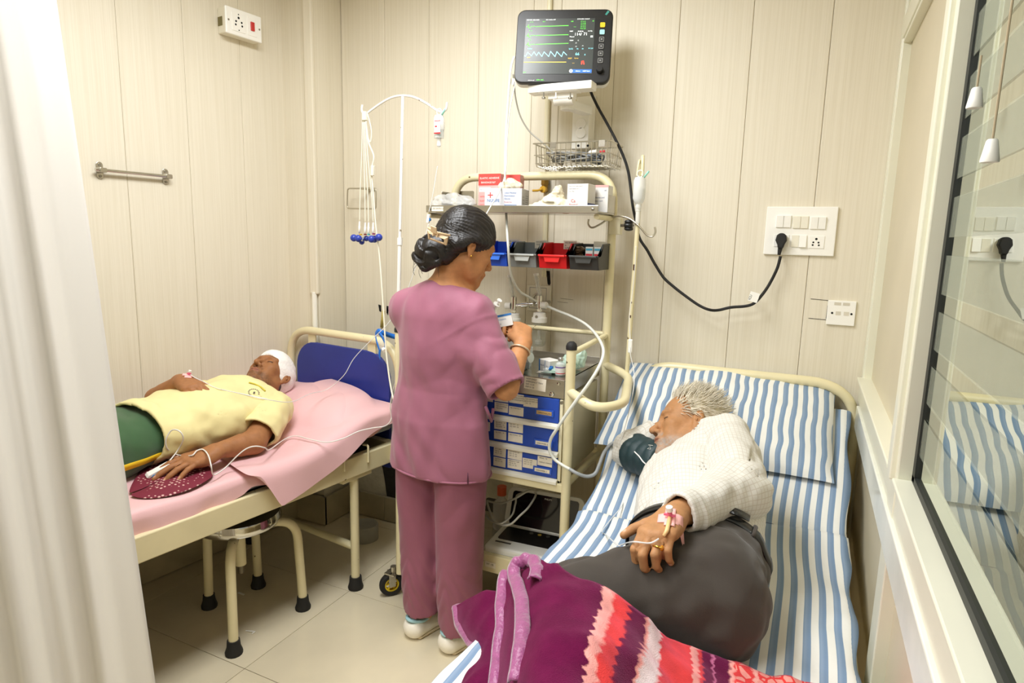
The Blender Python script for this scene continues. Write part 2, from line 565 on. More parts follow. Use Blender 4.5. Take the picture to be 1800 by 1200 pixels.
# left wall, turned a little like the bed that stands along it
LW = frame(Vector((-2.362, 2.385, 0)), HD, Vector((-.992, .127, 0)), Vector((0, 0, 1)))   # local x along wall (to the back), y out of the room, z up
wl = MB(LW).bb((-5.2, .012, 0), (.35, .12, 2.75))
wall_l = struct('wall_left', wl, m_plaster)
ob('backing', MB(LW).bb((-5.2, .010, .72), (.3, .0125, 2.74)), m_groove, wall_l)
ls = [.30, .0, -.23, -.49, -.75, -1.01, -1.27, -1.53, -1.79, -2.05, -2.31, -2.57, -2.83, -3.1, -3.4, -3.8, -4.3, -5.2]
for b, a in zip(ls[:-1], ls[1:]):
    ob('panel', MB(LW).bb((a + .0005, 0, .70), (b - .0005, .014, 2.745)), m_panel, wall_l, bevel=.002, seg=1)
ob('edge_strip', MB(LW).bb((-5.2, -.012, .775), (0, .002, .80)), m_alu, wall_l, bevel=.004)
ob('guard_board', MB(LW).bb((-5.2, -.006, .30), (0, .010, .775)), m_board, wall_l)
# skirting
sk = struct('baseboard_left', MB(LW).bb((-5.2, -.002, 0), (.02, .012, .02)), m_grout)
x = -5.2
while x < .0:
    ob('tile', MB(LW).bb((x + .0015, -.012, .004), (min(x + .6, .0) - .0015, .008, .135)), m_skirt, sk, bevel=.0015, seg=1); x += .6
sk = struct('baseboard_back', MB().bb((-2.16, YB + .004, 0), (.2, YB + .013, .02)), m_grout)
for a, b in ((-2.16, -1.93), (-1.93, -1.33), (-1.33, -.73), (-.73, -.13), (-.13, .2)):
    ob('tile', MB().bb((a + .0015, YB - .008, .004), (b - .0015, YB + .01, .135)), m_skirt, sk, bevel=.0015, seg=1)
sk = struct('baseboard_column', MB().bb((-2.37, 2.39, 0), (-2.175, YB, .02)), m_grout)
ob('tile', MB().bb((-2.36, 2.372, .004), (-2.160, 2.386, .155)), m_skirt, sk, bevel=.0015, seg=1)
ob('tile', MB().bb((-2.174, 2.3725, .004), (-2.160, YB - .009, .155)), m_skirt, sk, bevel=.0015, seg=1)

# ceiling and the walls behind the camera
struct('ceiling', MB().bb((-3.4, -2.6, 2.75), (1.9, 2.75, 2.85)), m_ceil)
struct('wall_front', MB().bb((-3.4, -2.7, 0), (1.9, -2.6, 2.75)), mat('cream_paint', (226, 218, 196), .7))

# ------------------------------------------------------------------ glazed aluminium partition on the right
XP = .21
part = struct('wall_right', MB().bb((XP - .0, -2.6, .0), (XP + .05, YB + .01, .04)), m_alu)
def bar(lo, hi, name='frame_bar', m=m_alu, bev=.003):
    return ob(name, MB().bb(lo, hi), m, part, bevel=bev)
bar((XP - .006, 2.53, .04), (XP + .05, YB, 2.75), 'wall_post')
bar((XP - .004, 2.515, .04), (XP + .03, 2.53, 2.75), 'post_lip')
bar((XP - .012, 1.52, .955), (XP + .05, 2.53, 1.03), 'sill_rail')
bar((XP - .012, -2.6, .955), (XP + .05, 1.43, 1.03), 'sill_rail')
bar((XP - .022, 1.52, 1.03), (XP + .03, 2.53, 1.042), 'rail_bead')
bar((XP - .022, -2.6, 1.03), (XP + .03, 1.43, 1.042), 'rail_bead')
bar((XP - .014, 1.43, .04), (XP + .055, 1.52, 2.75), 'mullion')
bar((XP - .024, 1.452, 1.03), (XP - .01, 1.498, 2.75), 'mullion_bead')
bar((XP - .006, 1.52, 2.18), (XP + .05, 2.53, 2.255), 'transom')
bar((XP - .002, 1.52, 2.165), (XP + .03, 2.53, 2.18), 'transom_bead')
bar((XP - .006, -2.6, 2.36), (XP + .05, 1.43, 2.75), 'head_rail')
for a, b in ((1.52, 2.53), (-2.6, 1.43)):
    ob('lower_panel', MB().bb((XP + .012, a, .04), (XP + .022, b, .955)), m_board, part)
ob('upper_panel', MB().bb((XP + .022, 1.52, 1.03), (XP + .032, 2.53, 2.18)), m_board, part)
ob('upper_panel', MB().bb((XP + .022, 1.52, 2.255), (XP + .032, 2.53, 2.75)), m_board, part)
bar((XP - .002, 1.485, .10), (XP + .02, 1.55, .955), 'lower_stile')
bar((XP - .02, -2.6, .875), (XP + .02, 2.45, .955), 'clear_guard_strip', m=mat('clear_guard_strip', (224, 226, 216), .12, noise=.06, nscale=14))
m_seal = mat('black_gasket', (30, 34, 32), .5)
ob('gasket', MB().bb((XP + .012, 1.405, 1.045), (XP + .03, 1.431, 2.36)).bb((XP + .012, -2.6, 1.042), (XP + .03, 1.431, 1.056)), m_seal, part)
# the window itself: reflective pane with a frosted film in sloping bands
def glass_fn(N, L, b):
    out = N['Material Output']
    gl = N.new('ShaderNodeBsdfGlossy'); gl.inputs['Roughness'].default_value = .0; gl.inputs['Color'].default_value = (.86, .9, .84, 1)
    tr = N.new('ShaderNodeBsdfTransparent'); tr.inputs['Color'].default_value = (.66, .74, .64, 1)
    fz = N.new('ShaderNodeFresnel'); fz.inputs['IOR'].default_value = 1.9
    ms = N.new('ShaderNodeMixShader')
    ad = N.new('ShaderNodeMath'); ad.operation = 'ADD'; ad.inputs[1].default_value = .48; ad.use_clamp = True
    L.new(fz.outputs[0], ad.inputs[0])
    L.new(ad.outputs[0], ms.inputs[0]); L.new(tr.outputs[0], ms.inputs[1]); L.new(gl.outputs[0], ms.inputs[2])
    L.new(ms.outputs[0], out.inputs['Surface'])
m_glass = stripe_mat('reflective_window_glass', glass_fn)
def frost_fn(N, L, b):
    out = N['Material Output']
    df = N.new('ShaderNodeBsdfDiffuse'); df.inputs['Color'].default_value = lin((196, 202, 182)) + (1,)
    tr = N.new('ShaderNodeBsdfTransparent')
    ms = N.new('ShaderNodeMixShader'); ms.inputs[0].default_value = .16
    L.new(tr.outputs[0], ms.inputs[1]); L.new(df.outputs[0], ms.inputs[2]); L.new(ms.outputs[0], out.inputs['Surface'])
m_frost = stripe_mat('frosted_film', frost_fn)
win = struct('window_1', MB().bb((XP + .018, -2.58, 1.05), (XP + .024, 1.42, 2.37)), m_glass)
for k in range(12):
    z = 2.33 - k * .105
    ob('frosted_band', MB().bb((XP + .0155, -2.55, z - .072), (XP + .0165, 1.405, z)), m_frost, win)
# dim corridor behind the pane
struct('wall_corridor', MB().bb((1.62, -2.6, 0), (1.7, 2.7, 2.75)), mat('corridor_paint', (126, 132, 112), .8, noise=.1, nscale=2))

# ================================================================== LEFT BED
m_bedpaint = mat('cream_bed_enamel', (226, 216, 176), .32, noise=.06, nscale=8, spots=((96, 80, 52), 34, .735))
m_blue = mat('blue_laminate', (36, 52, 140), .45, noise=.12, nscale=6)
def pink_fn(N, L, b):
    b.inputs['Base Color'].default_value = lin((226, 182, 184)) + (1,); b.inputs['Roughness'].default_value = .55
    b.inputs['Sheen Weight'].default_value = .2
    tc = N.new('ShaderNodeTexCoord'); t = N.new('ShaderNodeTexNoise'); t.inputs['Scale'].default_value = 260
    L.new(tc.outputs['Object'], t.inputs['Vector'])
    bp = N.new('ShaderNodeBump'); bp.inputs['Strength'].default_value = .08; bp.inputs['Distance'].default_value = .002
    L.new(t.outputs['Fac'], bp.inputs['Height']); L.new(bp.outputs[0], b.inputs['Normal'])
m_pink = stripe_mat('pink_bed_sheet', pink_fn)
m_mattress = mat('grey_striped_mattress', (150, 158, 168), .7, noise=.1, nscale=30)

BL = frame(Vector((-1.967, 2.307, 0)), HX, HD, Vector((0, 0, 1)))      # x across (+ = aisle), y towards the head, z up
def headboard(M, w, ztop, ybar, parent, z0=.05, zpan=.62, panel_inset=.055, feet=True):
    """bent tube with a rounded blue panel hung inside it"""
    hw = w / 2
    mb = MB(M).tube(bend([(-hw, ybar, z0), (-hw, ybar, ztop), (hw, ybar, ztop), (hw, ybar, z0)], .16, 10), .019, 12)
    ob('headboard_tube', mb, m_bedpaint, parent, smooth=50)
    a = hw - panel_inset; zt = ztop - .055; r = .13
    poly = [(-a, zpan - .17), (a, zpan - .17)]
    for cx, a0 in ((a - r, 0), (-(a - r), 90)):
        for k in range(9):
            t = math.radians(a0 + k * 90 / 8); poly.append((cx + r * math.cos(t), zt - r + r * math.sin(t)))
    ob('headboard_panel', MB(M).prism(poly, (0, ybar - .009, 0), (1, 0, 0), (0, 0, 1), (0, .018, 0)), m_blue, parent, bevel=.003)
    for x in (-hw * .55, hw * .55):
        ob('bracket', MB(M).bb((x - .025, ybar - .004, zt - .02), (x + .025, ybar + .004, ztop)), m_bedpaint, parent)
    for x in (-hw, hw) if feet else ():
        ob('rubber_foot', MB(M).lathe([(.026, 0), (.028, .006), (.024, .03), (.021, .05)], (x, ybar, 0), 12), m_rubber, parent, smooth=50)
bed = thing('hospital_bed', 'cream metal hospital bed with blue headboard along the left wall under the pink sheet', 'bed', BL @ Vector((0, -.95, 0)))
headboard(BL, .735, 1.035, -.01, bed, z0=.52, feet=False)
for sx, nm in ((1, 'side_rail'), (-1, 'side_rail')):
    mb = MB(BL)
    x0 = .37 * sx
    mb.bb((x0 - .018, -1.98, .515), (x0 + .018, -.03, .60))
    o = ob(nm, mb, m_bedpaint, bed, bevel=.004)
    if sx > 0:
        for y in (-.58, -1.18, -1.55):
            ob('bolt_hole', MB(BL).cyl((x0 + .0175, y, .55), (x0 + .0195, y, .55), .0055, 10), m_dark, o)
        for y in (-.63, ):
            ob('bolt', MB(BL).lathe([(.013, 0), (.013, .008), (.009, .014)], (x0 + .018, y, .575), 6, axis=(1, 0, 0)), m_bedpaint, o)
        for y in (-.23, -.36):
            ob('hook', MB(BL).tube(bend([(x0 - .005, y, .63), (x0 + .024, y, .635), (x0 + .024, y, .56)], .012), .0045, 8), m_bedpaint, o, smooth=50)
        ob('socket', MB(BL).cyl((x0 + .032, -.075, .53), (x0 + .032, -.075, .60), .016, 12), m_bedpaint, o, smooth=50)
        ob('leg_plate', MB(BL).bb((x0 - .03, -.36, .500), (x0 + .012, -.20, .516)), m_bedpaint, o)
for y in (-.28, -1.62):
    for sx in (1, -1):
        x0 = .36 * sx
        l = ob('leg', MB(BL).cyl((x0, y, .045), (x0, y, .51), .0185, 14), m_bedpaint, bed, smooth=50)
        ob('rubber_foot', MB(BL).lathe([(.031, 0), (.033, .008), (.027, .03), (.025, .055)], (x0, y, 0), 14), m_rubber, l, smooth=50)
    ob('stretcher', MB(BL).cyl((-.36, y, .19), (.36, y, .19), .0165, 12), m_bedpaint, bed, smooth=50)
for y in (-1.97, -.04):
    ob('end_rail', MB(BL).bb((-.37, y - .018, .52), (.37, y + .018, .59)), m_bedpaint, bed)
ob('base_plate', MB(BL).bb((-.352, -1.95, .535), (.352, -.06, .545)), mat('dark_bed_base', (70, 62, 48), .8), bed)
# a low dark beam under the wall side, seen beneath the rail
ob('crank_rod', MB(BL).cyl((-.30, -1.9, .40), (-.30, -.35, .40), .02, 10), mat('dark_brown_pipe', (62, 52, 36), .6), bed, smooth=50)

def topL(x, y):
    """mattress surface of the left bed in bed coordinates (head end is propped up)"""
    z = .665
    if y > -.62: z += .085 * (1 - math.cos(min(1, (y + .62) / .45) * math.pi)) / 2
    return z
mb = MB(BL); G = []
n = 24
for i in range(n + 1):
    y = -1.96 + 1.90 * i / n
    lift = topL(0, y) - .665
    lo = .605 + lift * .55; hi = topL(0, y) - .006
    row = [(-.35, y, lo), (.35, y, lo), (.362, y, lo + .012), (.362, y, hi - .012), (.35, y, hi), (-.35, y, hi), (-.362, y, hi - .012), (-.362, y, lo + .012), (-.35, y, lo)]
    G.append(row)
mb.grid(G); mb.f.append(tuple(range(8))); mb.mi.append(0)
mb.f.append(tuple(n * 9 + k for k in range(7, -1, -1))); mb.mi.append(0)
mt = ob('mattress', mb, [m_mattress], smooth=40)
tag(mt, 'grey mattress showing as a dark edge between the pink sheet and the left bed rail', 'mattress')

# the sheet: lies on the mattress, rises over a pillow, hangs over the aisle side with a loose corner flap
def sheet_z(x, y):
    z = topL(x, y) + .008
    px, py = (x - .0) / .33, (y + .22) / .20                              # pillow hump under the sheet
    d = abs(px) ** 3.0 + abs(py) ** 2.6
    if d < 1: z += .062 * (1 - d) ** .5
    z += .004 * math.sin(9 * x + 5 * y) * math.sin(7 * y + 2)
    return z
ys = [-1.97 + 1.94 * i / 90 for i in range(91)]
G = []
for y in ys:
    row = []
    for i in range(26):
        x = -.365 + .725 * i / 25
        row.append((x, y, sheet_z(x, y)))
    zt = row[-1][2]
    # overhang profile along the aisle side: short along the foot part, long flap y -.62..-.28
    flap = max(0, 1 - abs((y + .50) / .20)) if y > -.70 else 0
    over = .060 + .012 * math.sin(y * 11) + .020 * min(1, max(0, (-y - .70) / .3))
    if y > -.78: over += .075 * max(0, 1 - abs(y + .58) / .17) - .02
    if y > -.42: over = .075 + .02 * math.sin(y * 26) - .03 * (y + .42)
    wav = .006 * math.sin(y * 23) + .004 * math.sin(y * 51 + 1)
    for t in (.1, .22, .36, .5, .65, .8, .9, 1.0):
        row.append((.362 + .012 * min(1, t * 5) + wav * t + .012 * t * (1 if y > -.75 else .2), y + .02 * t * math.sin(y * 9), zt - .008 * min(1, t * 4) - over * t))
    G.append(row)
for row_i, row in enumerate(G):                                           # soft wrinkles
    for k, p in enumerate(row):
        y = p[1]; x = p[0]
        w = .0045 * math.sin(24 * (x * .8 + y) + 3 * math.sin(5 * x)) * (1 if y > -.75 else .35) * (1 if k < 26 else .4)
        row[k] = (p[0], p[1], p[2] + w)
mb = MB(BL).grid(G)
sheet = ob('bed_sheet', mb, m_pink, smooth=True, subsurf=1)
tag(sheet, 'pale pink cotton sheet over the left bed, pulled up over its pillow', 'sheet')
# the second layer: draw sheet fold across the bed beside the patient's elbow
G = []
for i in range(40):
    t = i / 39
    y = -.80 + .765 * t
    row = []
    for j in range(16):
        s = j / 15
        x = -.05 + .415 * s
        zz = sheet_z(x, y) + .007 + .010 * math.exp(-((t) / .10) ** 2) * (0.4 + .6 * s)
        row.append((x, y - .0 + .10 * (1 - s) * (t < .9), zz))
    zt = row[-1][2]
    ov = .155 - .105 * t if t > .12 else .155 * (t / .12) + .02
    for q in (.1, .25, .4, .55, .7, .85, 1.0):
        row.append((.384 + .012 * min(1, q * 4) + .012 * q + .008 * q * math.sin(14 * t), y + .05 * q * (1 - t), zt - .006 - ov * q))
    G.append(row)
mb = MB(BL).grid(G)
ds = ob('draw_sheet', mb, m_pink, smooth=True, subsurf=1)
tag(ds, 'pink top sheet folded on the left bed, its corner hanging over the rail', 'sheet')

# dotted maroon cloth under the patient's hand
def dots_fn(N, L, b):
    tc = N.new('ShaderNodeTexCoord'); mp = N.new('ShaderNodeMapping'); mp.inputs['Scale'].default_value = (70, 70, 70)
    L.new(tc.outputs['Object'], mp.inputs[0])
    v = N.new('ShaderNodeTexVoronoi'); v.inputs['Randomness'].default_value = .35; v.inputs['Scale'].default_value = 1.0
    L.new(mp.outputs[0], v.inputs['Vector'])
    r = N.new('ShaderNodeValToRGB'); r.color_ramp.interpolation = 'CONSTANT'
    r.color_ramp.elements[0].color = lin((206, 168, 160)) + (1,); r.color_ramp.elements[1].position = .27; r.color_ramp.elements[1].color = lin((112, 24, 46)) + (1,)
    L.new(v.outputs['Distance'], r.inputs[0]); L.new(r.outputs[0], b.inputs['Base Color'])
    b.inputs['Roughness'].default_value = .8
m_dots = stripe_mat('maroon_dotted_cotton', dots_fn)
cx = [(222, 872), (262, 878), (330, 862), (362, 848), (385, 832), (352, 806), (330, 792), (300, 790), (262, 806), (238, 838)]
ctr = onz(300, 832, .70)
G = []
K = 8
for (px, py) in cx + [cx[0]]:
    e = onz(px, py, .680)
    row = []
    for j in range(K):
        s = j / (K - 1)
        p = ctr.lerp(e, s)
        z = .680 + .012 * (1 - s ** 2.2) + .012 * math.sin(px * .09 + s * 6) * s * (1 - s * .6)
        row.append((p.x, p.y, z))
    G.append(row)
o = ob('cloth', MB().grid(G), m_dots, smooth=True, subsurf=2, solid=.004)
tag(o, "maroon cloth with small pale dots crumpled under the left patient's hand", 'cloth')

# ================================================================== STOOL under the left bed
st = thing('stool', 'round steel-seat stool with bent cream tube legs pushed under the left bed', 'stool', (-1.885, 1.60, 0))
sc = Vector((-1.885, 1.60, 0))
ob('seat', MB().lathe([(.0, .455), (.135, .455), (.15, .45), (.1555, .43), (.1555, .415), (.150, .408), (.146, .415), (.146, .43), (0, .432)], sc, 40, caps=False), m_chrome, st, smooth=40)
ob('seat_boss', MB().cyl(sc + Vector((0, 0, .405)), sc + Vector((0, 0, .432)), .05, 16), m_bedpaint, st)
ob('screw_tube', MB().cyl(sc + Vector((0, 0, .235)), sc + Vector((0, 0, .41)), .021, 14), m_bedpaint, st, smooth=50)
ob('screw', MB().cyl(sc + Vector((0, 0, .20)), sc + Vector((0, 0, .236)), .011, 10), mat('threaded_rod', (120, 112, 96), .4, .8), st, smooth=50)
for fx, fy in ((-1.752, 1.440), (-2.075, 1.600), (-1.735, 1.765), (-2.02, 1.80)):
    d = Vector((fx, fy, 0)) - sc; L_ = d.length; d.normalize()
    l = ob('leg', MB().tube(bend([sc + d * .03 + Vector((0, 0, .385)), sc + d * (L_ * .93) + Vector((0, 0, .392)), sc + d * L_ + Vector((0, 0, .05))], .13, 8), .0175, 12), m_bedpaint, st, smooth=50)
    ob('rubber_foot', MB().lathe([(.030, 0), (.031, .01), (.024, .03), (.022, .055)], (fx, fy, 0), 14), m_rubber, l, smooth=50)

# grey pipe stub on the floor, litter
o = ob('pipe_stub', MB().lathe([(0, 0), (.066, 0), (.066, .072), (.062, .078), (.055, .074), (0, .076)], onz(635, 950, 0) + Vector((0, .03, 0)), 28, caps=False), mat('grey_pvc', (150, 148, 138), .55, noise=.1), smooth=40)
tag(o, 'short grey plastic pipe stub standing on the floor behind the left bed leg', 'pipe')
m_litter = mat('white_paper_scrap', (236, 234, 226), .7)
p = onz(440, 1110, .003)
o = ob('litter', MB().tube([p + Vector((-.02, -.004, 0)), p + Vector((.008, .005, .001)), p + Vector((.018, .006, .002)), p + Vector((.014, -.006, .0))], .0026, 6), m_litter)
tag(o, 'bent white plastic scrap lying on the tiles in front of the stool', 'litter')
p = onz(424, 1043, .001)
o = ob('litter', MB().box(p, (.034, .008, .002)), m_litter)
tag(o, 'thin pale paper strip lying on the floor between the stool legs', 'litter')

# ================================================================== IV STAND of the left bed
m_whitepaint = mat('white_chipped_enamel', (238, 236, 230), .35, spots=((150, 140, 120), 40, .70))
PB = BL @ Vector((.402, -.075, .56))
stand = thing('iv_stand', 'white drip stand with a curved hook bar fixed to the left bed corner', 'drip stand', PB)
ptop = ony(708, 170, 2.2)
ob('pole', MB().tube([PB, PB.lerp(ptop, .62)], .0085, 10).tube([PB.lerp(ptop, .60), ptop], .0062, 10), m_whitepaint, stand, smooth=50)
ob('collar', MB().cyl(PB.lerp(ptop, .605), PB.lerp(ptop, .625), .0115, 10), m_whitepaint, stand, smooth=50)
ob('foot_collar', MB().cyl(PB + Vector((0, 0, .035)), PB + Vector((0, 0, .06)), .014, 10), m_whitepaint, stand, smooth=50)
hb = cr([ony(x, y, 2.2) for x, y in ((637, 184), (636, 194), (641, 202), (652, 194), (672, 180), (690, 171), (708, 168), (728, 171), (750, 182), (768, 194), (777, 197), (784, 192), (786, 180))], 6)
ob('hook_bar', MB().tube(hb, .0048, 8), m_whitepaint, stand, smooth=50)

# ================================================================== RIGHT BED
BR = frame(Vector((-.205, 2.50, 0)), Vector((1, 0, 0)), Vector((0, 1, 0)), Vector((0, 0, 1)))
bed2 = thing('hospital_bed', 'cream metal hospital bed with raised back under striped bedding at the right', 'bed', (-.205, 1.5, 0))
headboard(BR, .80, 1.012, .005, bed2)
for sx in (1, -1):
    ob('side_rail', MB(BR).bb((.372 * sx - .018, -1.98, .455), (.372 * sx + .018, -.03, .54)), m_bedpaint, bed2, bevel=.004)
for y in (-.3, -1.6):
    for sx in (1, -1):
        l = ob('leg', MB(BR).cyl((.36 * sx, y, .045), (.36 * sx, y, .46), .0185, 12), m_bedpaint, bed2, smooth=50)
        ob('rubber_foot', MB(BR).lathe([(.031, 0), (.033, .008), (.027, .03), (.025, .055)], (.36 * sx, y, 0), 12), m_rubber, l, smooth=50)
    ob('stretcher', MB(BR).cyl((-.36, y, .19), (.36, y, .19), .0165, 10), m_bedpaint, bed2, smooth=50)
ob('base_plate', MB(BR).bb((-.36, -1.97, .50), (.36, -.56, .515)), m_bedpaint, bed2)
ob('back_plate', MB(BR).prism([(-.60, .50), (-.07, .775), (-.07, .79), (-.60, .515)], (-.36, 0, 0), (0, 1, 0), (0, 0, 1), (.72, 0, 0)), m_bedpaint, bed2)

HY = 1.90; SL = math.tan(math.radians(27))
def topR(y):
    """mattress surface of the right bed: flat, then a raised backrest"""
    t = (y - HY)
    return .620 + SL * (t + math.sqrt(t * t + .0016)) / 2
G = []
n = 40
XA, XB = -.595, .165
for i in range(n + 1):
    y = .52 + 1.96 * i / n
    hi = topR(y) - .006; lo = hi - .095
    r = .018
    G.append([(XA + r, y, lo), (XB - r, y, lo), (XB, y, lo + r), (XB, y, hi - r), (XB - r, y, hi), (XA + r, y, hi), (XA, y, hi - r), (XA, y, lo + r), (XA + r, y, lo)])
mb = MB().grid(G); mb.f += [tuple(range(8)), tuple(n * 9 + k for k in range(7, -1, -1))]; mb.mi += [0, 0]
o = ob('mattress', mb, mat('blue_mattress', (70, 84, 120), .6), smooth=40)
tag(o, 'mattress of the right bed wrapped by the striped sheet, bent up at the head', 'mattress')

def stripe_fn(N, L, b, pitch=.0335):
    uv = N.new('ShaderNodeUVMap'); uv.uv_map = 'UVMap'
    sp = N.new('ShaderNodeSeparateXYZ'); L.new(uv.outputs[0], sp.inputs[0])
    m = N.new('ShaderNodeMath'); m.operation = 'MULTIPLY'; m.inputs[1].default_value = 1 / pitch
    L.new(sp.outputs[0], m.inputs[0])
    f = N.new('ShaderNodeMath'); f.operation = 'FRACT'; L.new(m.outputs[0], f.inputs[0])
    r = N.new('ShaderNodeValToRGB'); r.color_ramp.interpolation = 'LINEAR'
    e = r.color_ramp.elements
    wc = lin((226, 226, 220)) + (1,); bc = lin((120, 144, 172)) + (1,); b2 = lin((138, 158, 182)) + (1,)
    e[0].position = 0; e[0].color = wc; e[1].position = .47; e[1].color = wc
    for p, c in ((.5, bc), (.6, b2), (.80, bc), (.97, bc), (1.0, wc)):
        q = e.new(p); q.color = c
    L.new(f.outputs[0], r.inputs[0])
    L.new(r.outputs[0], b.inputs['Base Color'])
    b.inputs['Roughness'].default_value = .7; b.inputs['Specular IOR Level'].default_value = .25
    tc = N.new('ShaderNodeTexCoord'); t = N.new('ShaderNodeTexNoise'); t.inputs['Scale'].default_value = 14; t.inputs['Detail'].default_value = 5
    L.new(tc.outputs['Object'], t.inputs['Vector'])
    bp = N.new('ShaderNodeBump'); bp.inputs['Strength'].default_value = .25; bp.inputs['Distance'].default_value = .01
    L.new(t.outputs['Fac'], bp.inputs['Height']); L.new(bp.outputs[0], b.inputs['Normal'])
m_stripe = stripe_mat('blue_white_striped_cotton', stripe_fn)
def nz(x, y, s=0):
    return float(vnoise([[x, y, s]], 5)[0])
G = []; U = []
ni, nj = 110, 60
for i in range(ni + 1):
    y = .50 + 1.99 * i / ni
    row = []; ur = []
    for j in range(nj + 1):
        u = j / nj
        # across: aisle drop, top, wall-side drop
        s = -.11 + (XB - XA + .27) * u
        z = topR(y) + .006
        if s < 0: x = XA - .010; dz = s
        elif s > XB - XA: x = XB + .008; dz = -(s - (XB - XA))
        else: x = XA + s; dz = 0
        edge = min(1, max(0, min(s, XB - XA - s) / .04))
        if dz < 0: x += .006 * math.sin(y * 21 + dz * 9) * (1 if s > .3 else -1)
        w = .0045 * nz(x * 9, y * 7) + .003 * nz(x * 25, y * 22, 3)
        # crease across at the hinge and puckers on the wall side
        yh = HY + .07 + .06 * (x + .2) if x > -.1 else 1.87
        w += -.012 * math.exp(-((y - yh) / .012) ** 2) + .012 * math.exp(-((y - yh + .035) / .03) ** 2)
        w += .006 * math.sin((y * 26 + x * 14)) * max(0, (x - .0) / .18) * edge
        row.append((x, y, z + dz + w)); ur.append((s + .011 * nz(y * 3.0, x * 2, 9) + .006 * max(0, x) * math.sin(y * 26), y))
    G.append(row); U += ur
o = ob('bed_sheet', MB().grid(G), m_stripe, smooth=True)
uvset(o, U)
tag(o, 'blue and white striped sheet stretched over the right bed', 'sheet')

# striped pillow
PM = frame(Vector((-.265, 2.36, topR(2.36) + .01)), Vector((1, 0, 0)), Vector((0, math.cos(math.radians(28)), math.sin(math.radians(28)))), Vector((0, -math.sin(math.radians(28)), math.cos(math.radians(28)))))
G = []; U = []
pw, pl = .385, .24
for side in (1, -1):
    GG = []
    for i in range(41):
        v = -1 + 2 * i / 40
        row = []
        for j in range(57):
            u = -1 + 2 * j / 56
            e = max(0, (1 - abs(u) ** 3.2)) ** .55 * max(0, (1 - abs(v) ** 3.0)) ** .55
            pinch = 1 - .04 * (1 - abs(u) ** 2) * 0
            z = side * (.062 if side > 0 else .020) * e + (.012 * nz(u * 3, v * 3, 1) + .006 * nz(u * 8, v * 5, 2)) * e * side
            # head dent
            if side > 0: z -= .024 * math.exp(-((u + .12) / .25) ** 2 - ((v + .25) / .45) ** 2)
            x = u * pw * (1 + .025 * abs(v) ** 3) ; y = v * pl * (1 + .03 * abs(u) ** 4)
            row.append((x, y, z + .022))
            U.append((x + .004 * nz(u * 5, v * 5, 4) + (.02 * math.sin(v * 5) * max(0, -u - .55)), y))
        GG.append(row)
    G.append(GG)
mb = MB(PM); mb.grid(G[0]); mb.grid([list(reversed(r)) for r in G[1]])
U2 = U[:41 * 57] + [u for r in range(41) for u in reversed(U[41 * 57 + r * 57:41 * 57 + (r + 1) * 57])]
o = ob('pillow', mb, m_stripe, smooth=True)
uvset(o, U2)
tag(o, "blue and white striped pillow under the white-haired patient's head", 'pillow')

# ================================================================== MEDICINE TROLLEY
TX0, TX1, TYF, TYR = -1.425, -.713, 2.0, 2.41
tr = thing('medical_trolley', 'cream tubular medicine trolley with steel top, blue drawers and tall rear frame', 'trolley', ((TX0 + TX1) / 2, (TYF + TYR) / 2, 0))
RP = .017
ob('post', MB().tube([(TX1, TYF, .12), (TX1, TYF, 1.135)], RP, 14), m_bedpaint, tr, smooth=50)
ob('post_cap', MB().lathe([(.019, 0), (.0195, .012), (.016, .022), (.008, .028), (0, .029)], (TX1, TYF, 1.132), 14, caps=False), m_rubber, tr, smooth=60)
ob('post', MB().tube([(TX0, TYF, .12), (TX0, TYF, 1.135)], RP, 14), m_bedpaint, tr, smooth=50)
ob('post_cap', MB().lathe([(.019, 0), (.0195, .012), (.016, .022), (.008, .028), (0, .029)], (TX0, TYF, 1.132), 14, caps=False), m_rubber, tr, smooth=60)
ob('rear_hoop', MB().tube(bend([(TX1, TYR, .12), (TX1, TYR, 1.755), (TX0, TYR, 1.755), (TX0, TYR, .12)], .11, 10), RP, 14), m_bedpaint, tr, smooth=50)
for z in (.30, .635):
    ob('front_bar', MB().bb((TX0, TYF - .012, z - .02 if z > .5 else z - .06), (TX1, TYF + .012, z + .012)), m_bedpaint, tr, bevel=.004)
for x in (TX0, TX1):
    ob('side_bar', MB().tube([(x, TYF, 1.118), (x, TYR, 1.130)], .0105, 10), m_bedpaint, tr, smooth=50)
    ob('side_bar', MB().tube([(x, TYF, .645), (x, TYR, .645)], .012, 10), m_bedpaint, tr, smooth=50)
    ob('side_bar', MB().tube([(x, TYF, .20), (x, TYR, .20)], .012, 10), m_bedpaint, tr, smooth=50)
ob('rear_bar', MB().tube([(TX0, TYR, 1.135), (TX1, TYR, 1.135)], .0095, 10), m_bedpaint, tr, smooth=50)
ob('rear_bar', MB().tube([(TX0, TYR, 1.465), (TX1, TYR, 1.465)], .0085, 10), m_bedpaint, tr, smooth=50)
ob('rear_bar', MB().tube([(TX0, TYR, .645), (TX1, TYR, .645)], .012, 10), m_bedpaint, tr, smooth=50)
ob('push_handle', MB().tube(bend([(TX1, TYF, .985), (-.60, 1.93, .955), (-.53, 2.04, .955), (-.60, 2.36, .985), (TX1, TYR, 1.01)], .06, 8), .0165, 12), m_bedpaint, tr, smooth=50)
m_lug = mat('bolt_steel', (150, 146, 136), .35, .9)
for z in (.955,):
    ob('handle_bolt', MB().cyl((TX1 - .02, TYF - .018, z - .008), (TX1 - .02, TYF - .026, z - .008), .006, 8), m_lug, tr)
